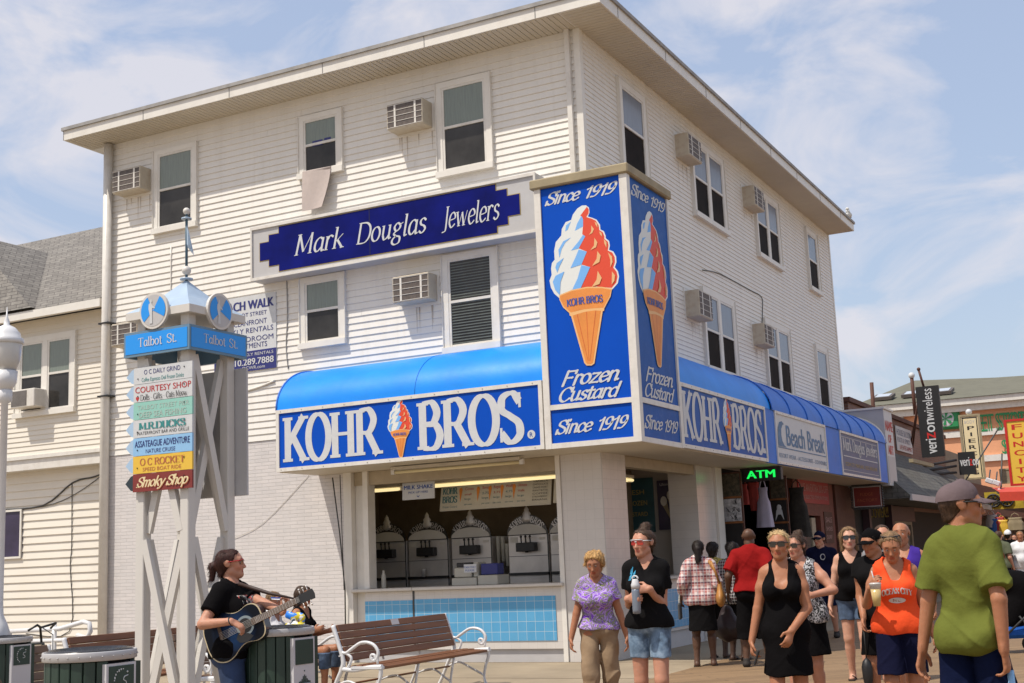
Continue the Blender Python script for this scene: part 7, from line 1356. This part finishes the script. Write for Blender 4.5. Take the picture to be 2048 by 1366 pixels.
# 9 orange ------------------------------------------------------
c = person(9, 'young woman in orange tank top and navy shorts looking down at her drink', 1785, 10.2, 1.63, 2, TAN, 1.04, True, 3, 0, -6, 24, 0, ra=('px', 1741, 1176, 9.95), rp=(-.35, .4, -1), rh=((.3, -.55, .55), (.7, .5, -.1), .55), la=(.27, .02, .82), stance=.1, step=.09, hair=('tight', 'pony'), hairm='hair_light', vox=.0075,
  top=dict(m='cl_orange', name='tank_top', sleeve=0, neck='scoop', nz=1.35, hem=.86, off=.02, arm=.01, armr=.066, wr=.006), bottom=dict(m='cl_navy', name='shorts', hem=.54, wide=.035, off=.016))
glasses(c, 'lens_dark', 'black', up=True); s_ = c['s']
fp = FlatText([('OCEAN CITY', -.115, .115, 1.165*s_, .045, dict(font='fat', arch=.02))]); surf_print(c, fp, 'signwhite', 'lettering', None)
fp = FlatText([]); fp.poly([(.065*math.cos(a), 1.13*s_+.022*math.sin(a)) for a in [2*math.pi*i/18 for i in range(18)]]); surf_print(c, fp, 'signwhite', 'oval', None); 
ob = c['top']; c2 = dict(c); fp = FlatText([('M D', -.03, .03, 1.12*s_, .022, dict(font='sans'))])
from mathutils.bvhtree import BVHTree
surf_print(c, fp, 'cl_red', 'small_lettering', None)
for o in ob.children:
    if o.name.startswith('small_lettering'): o.location.y -= .004
pc = at(1752, 1186, 9.88); t = thing('drink_cup', 'clear plastic cup of pale lemonade held by the woman in orange', 'cup', pc); mat('lemonade', (.55, .40, .16), .15, coat=.5); mat('cupclear', (.55, .53, .5), .15, coat=.4)
MB().lathe([(.028, -.10), (.041, .03)], (0, 0, 0), 18).build('drink', 'lemonade', t); MB().lathe([(.0415, .031), (.045, .065), (.047, .068), (.047, .075), (.03, .08)], (0, 0, 0), 18).build('cup_top', 'cupclear', t); MB().tube([(0, 0, .07), (-.02, 0, .17)], .004).build('straw', 'signwhite', t)
# 10, 11 heads behind ------------------------------------------------------
c = person(10, 'bald man in blue and white basketball jersey, behind the orange top', 1806, 13.3, 1.74, -8, TAN, 1.1, False, hair=('crop',), hairm='hair_dark', hs=1.05, vox=.012, top=dict(m='cl_purple', name='jersey', sleeve=0, neck='scoop', hem=.85, off=.02, arm=.02, armr=.06), bottom=dict(m='cl_grey', hem=.5, wide=.04))
for o in list(c['T'].children):
    if o.name.startswith('hair'): bpy.data.objects.remove(o)
c = person(11, 'brown-haired person whose head shows above the orange top, farther back', 1768, 14.6, 1.75, 10, FAIR, 1.05, False, hair=('short',), hairm='hair_brown', vox=.013, top=dict(m='cl_grey', name='t_shirt', sleeve=.6, neck='crew', hem=.86, off=.02), bottom=dict(m='cl_navy', hem=.5, wide=.04))
# 12 green man ------------------------------------------------------
c = person(12, 'tall man seen from behind in olive green T-shirt and grey baseball cap', 1925, 7.3, 1.84, 152, TAN, .70, False, 1, 0, -48, 3, 0, la=(.25, .06, .84), ra=('px', 2008, 1300, 7.0), rp=(-.6, .6, 0), rh=((.05, -.3, -1), (1, .2, 0), .5), stance=.12, step=.05, hair=('crop',), hairm='hair_brown', vox=.0075,
  top=dict(m='cl_green', name='t_shirt', sleeve=.80, neck='crew', hem=.82, off=.022, wr=.008, wf=11., tilt=.05), bottom=dict(m='cl_navy2', name='shorts', hem=.45, wide=.05, off=.018))
ballcap(c, 'cl_cap', .095, .094); glasses(c, 'lens_yellow', 'black')
MB().tube([(.0-.205, -.01, .80), (-.21, -.01, .5)], .022, n=6).build('side_stripe', 'palebl', c['T'])
# 13-16 at the side hatch ------------------------------------------------------
c = person(13, 'woman in red and white plaid shirt with long dark ponytail at the side hatch', 1397, 17.6, 1.70, 176, BROWN, 1.12, True, 0, 0, 0, 0, 0, la=(.27, .0, .92), ra=(-.25, -.1, .95), stance=.11, step=.03, hair=('tight', 'back'), hairm='hair_dark', vox=.0105, top=dict(m='plaid', name='plaid_shirt', sleeve=1.7, neck='crew', hem=.83, off=.026, wr=.007), bottom=dict(m='cl_black2', name='skirt', skirt=1, hem=.48, flare=.03), shoes='flip')
Ti = c['T']; t = thing('shoulder_bag', 'slouchy tan leather bag on the shoulder of the plaid shirt woman', 'bag', Ti.matrix_basis @ Vector((-.27, .12, .98)), Ti.rotation_euler.z)
r_ = shell([cap((0, 0, -.05), (0, 0, .10), .13, .07, .03, .5, (1, 0, 0)), cap((0, -.09, -.08), (0, .09, -.08), .085, .085, .04, .6, (1, 0, 0))], .011, None, lambda X, Y, Z: (.005*np.sin(Y*55+Z*20)).astype(np.float32)); link('pouch', np_mesh('pouch', *r_, ['tanleather']), t); MB().tube([(0, -.05, .12), (.06, -.01, .30), (.12, .0, .42), (.13, -.10, .44)], .022, n=6).tube([(0, .05, .12), (.05, .06, .30), (.10, .02, .43)], .018, n=6).build('strap', 'tanleather', t)
MB().obox(Matrix.Rotation(rad(20), 4, 'Y'), (-.01, -.14, -.1), (.01, .1, .1)).v; t = thing('purse', 'flat dark purse held low on the left of the plaid shirt woman', 'purse', Ti.matrix_basis @ Vector((.30, .02, .74)), Ti.rotation_euler.z); MB().box((-.02, -.12, -.1), (.02, .12, .12), bev=.015).build('pouch', 'darkgrey', t); MB().tube([(0, -.08, .12), (0, -.03, .22), (0, .08, .12)], .008).build('handle', 'plastic', t)
c = person(14, 'person with short black hair and yellow print top beside the plaid shirt woman', 1426, 18.9, 1.68, 165, DARK, 1.1, True, hair=('puff',), hairm='hair_dark', vox=.012, top=dict(m='yprint', name='print_top', sleeve=.6, neck='crew', hem=.85, off=.02), bottom=dict(m='cl_black', name='trousers', hem=.3, wide=.03), shoes='flip')
c = person(15, 'person in dark checked shirt between the plaid woman and the man in red', 1463, 18.3, 1.66, 150, DARK, 1.05, False, 3, 0, 10, 8, 0, hair=('puff',), hairm='hair_dark', vox=.012, top=dict(m='plaid_dark', name='checked_shirt', sleeve=.8, neck='crew', hem=.82, off=.024), bottom=dict(m='cl_black', name='shorts', hem=.42, wide=.05), shoes='flip')
t = thing('dark_bag', 'large dark maroon bag hanging low before the man in red', 'bag', at(1455, 1240, 17.8)); r_ = shell([cap((0, 0, -.1), (0, 0, .12), .2, .09, .04, .6), cap((-.12, 0, -.12), (.12, 0, -.12), .11, .11, .05, .7)], .014, None, lambda X, Y, Z: (.006*np.sin(X*40+Z*25)).astype(np.float32)); mat('bagmaroon', (.02, .008, .009), .5, var=.3); link('pouch', np_mesh('pouch', *r_, ['bagmaroon']), t); MB().tube([(-.06, 0, .16), (-.03, 0, .42), (.05, 0, .16)], .012).build('handle', 'black', t)
c = person(16, 'man with shaved head in plain red T-shirt and black shorts, seen from behind', 1500, 17.2, 1.83, 168, BROWN, 1.1, False, 0, 0, 8, 6, 0, stance=.13, step=.04, la=(.32, -.05, .92), ra=(-.30, -.08, .95), vox=.0105, top=dict(m='cl_red', name='t_shirt', sleeve=.8, neck='crew', hem=.93, off=.026, wr=.006), bottom=dict(m='cl_black', name='shorts', hem=.34, wide=.06), shoes='shoe')
# 17, 18 seated ------------------------------------------------------
p = gnd(655, 1247, .86); bx0, by0 = p.x-.15-.12, p.y-1.2
def seatpos(px, d): q = at(px, 1200, d); return (q.x, q.y, 0)
q1 = seatpos(541, 14.9); c = person(17, 'seated person in clear blue-rimmed visor behind the guitar', 0, 0, 1.52, 60, FAIR, .95, True, 4, 0, -15, 8, 0, loc=q1, seat=.50, hair=('short',), hairm='hair_light', vox=.01, top=dict(m='cl_white', name='tank_top', sleeve=0, neck='scoop', off=.012), bottom=dict(m='cl_grey', hem=.36, wide=.02))
Hm = c['Hm']; vs = []
for i in range(9): a = -1.2+2.4*i/8; vs += [tuple(Hm @ Vector((.09*math.sin(a), .01-.10*math.cos(a), .045))), tuple(Hm @ Vector((.11*math.sin(a), .0-.16*math.cos(a), .03)))]
MB().add(vs, [(2*i, 2*i+1, 2*i+3, 2*i+2) for i in range(8)], 0, True).tube(vs[0::2], .012, 1, 6).build('visor', ['bin_white', 'cl_blue'], c['T'])
q2 = seatpos(597, 14.9); c = person(18, 'seated young woman with long dark hair behind the litter bin', 0, 0, 1.64, 62, TAN, .98, True, 6, 0, -10, 6, 0, loc=q2, seat=.50, hair=('long',), hairm='hair_brown', vox=.01, la=(.2, -.32, .84), ra=(-.2, -.3, .86), top=dict(m='cl_black', name='tank_top', sleeve=0, neck='scoop', off=.012), bottom=dict(m='denim', hem=.40, wide=.01))
pb = at(590, 1238, 14.4); t = thing('beach_bag', 'bright blue yellow and white plastic beach bag on the seated woman lap', 'bag', pb); mat('bagprint', (.03, .16, .6), .35, var=.3); rampmat('bagprint2', [(0, (.02, .2, .75)), (.5, (.6, .5, .03)), (.56, (.7, .7, .72)), (.62, (.04, .06, .08))], 7., 2., .4, const=True)
r_ = shell([cap((-.07, 0, -.1), (.07, 0, -.1), .07, .07, .03, .7), cap((-.10, 0, .04), (.10, 0, .02), .045, .045, .04, .6)], .012, None, lambda X, Y, Z: (.008*np.sin(X*45+Z*30)).astype(np.float32)); link('pouch', np_mesh('pouch', *r_, ['bagprint2']), t)
# 19+ the crowd farther along ------------------------------------------------------
G_ = 'strollers far along the boardwalk'
for i, (px, d, h, yaw, tm, bm, lab, hm, sk, hat) in enumerate(((1984, 27, 1.66, 10, 'cl_red', 'cl_white', 'distant woman in red top right of the green T-shirt', 'hair_dark', TAN, None), (2001, 30, 1.76, 160, 'cl_olive', 'cl_navy', 'distant man in olive shirt with dark strap, seen from behind', 'hair_brown', FAIR, None), (2020, 33, 1.8, 170, 'cl_black', 'cl_black', 'distant man in black with a pale cap', 'hair_dark', TAN, 'cl_white'), (2044, 30, 1.74, 0, 'cl_white', 'cl_white', 'distant person in white shirt at the right edge', 'hair_light', TAN, None), (1976, 36, 1.7, 0, 'cl_grey', 'cl_navy', 'distant person in grey behind the woman in red', 'hair_dark', FAIR, None), (2032, 40, 1.72, 0, 'cl_navy2', 'cl_khaki', 'distant person in navy and khaki near the right edge', 'hair_dark', FAIR, None))):
    c = person(30+i, lab, px, d, h, yaw, sk, 1.08, i % 2 == 0, hair=('short',), hairm=hm, vox=.019, step=.12, top=dict(m=tm, sleeve=.7, neck='crew', hem=.86, off=.022), bottom=dict(m=bm, hem=.5, wide=.04), group=G_, shoes='shoe')
    if hat: ballcap(c, hat)
far = [o for o in C.objects if o.get('group') == G_]
rr_ = random.Random(11)
for i in range(12):
    px, d = 1966+rr_.random()*84, 34+i*4.5; P = at(px, 1100, d)
    copy_tree(far[i % len(far)], 'small distant stroller in the crowd far up the boardwalk', 'the far crowd', (P.x, P.y, 0), math.atan2(-P.x, P.y)+rad(rr_.choice((0, 20, 160, 190))))
ps = at(2030, 1280, 17.5); t = thing('pushchair', 'black pushchair with blue basket at the right edge', 'pushchair', (ps.x, ps.y, 0), rad(30))
r_ = shell([cap((-.05, 0, .45), (.15, 0, .75), .2, .24, .05, .9), cap((.1, 0, .9), (-.1, 0, .98), .22, .16, .05)], .02); link('seat', np_mesh('seat', *r_, ['cl_black']), t); MB().box((-.25, -.2, .2), (.2, .2, .36), bev=.05).build('basket', 'cl_blue', t)
MB().tube([(-.4, -.22, .1), (.1, -.22, .5), (.5, -.22, 1.05), (.5, .22, 1.05), (.1, .22, .5), (-.4, .22, .1)], .016, n=6).tube([(.3, -.22, .1), (.0, -.22, .5)], .016, n=6).tube([(.3, .22, .1), (.0, .22, .5)], .016, n=6).build('frame', 'black', t)
for x in (-.4, .3):
    for y in (-.24, .24): MB().tube([(x+.085*math.cos(a), y, .095+.085*math.sin(a)) for a in [2*math.pi*i/14 for i in range(15)]], .02, n=6).tube([(x, y-.02, .095), (x, y+.02, .095)], .03).build('wheel', 'black', t)
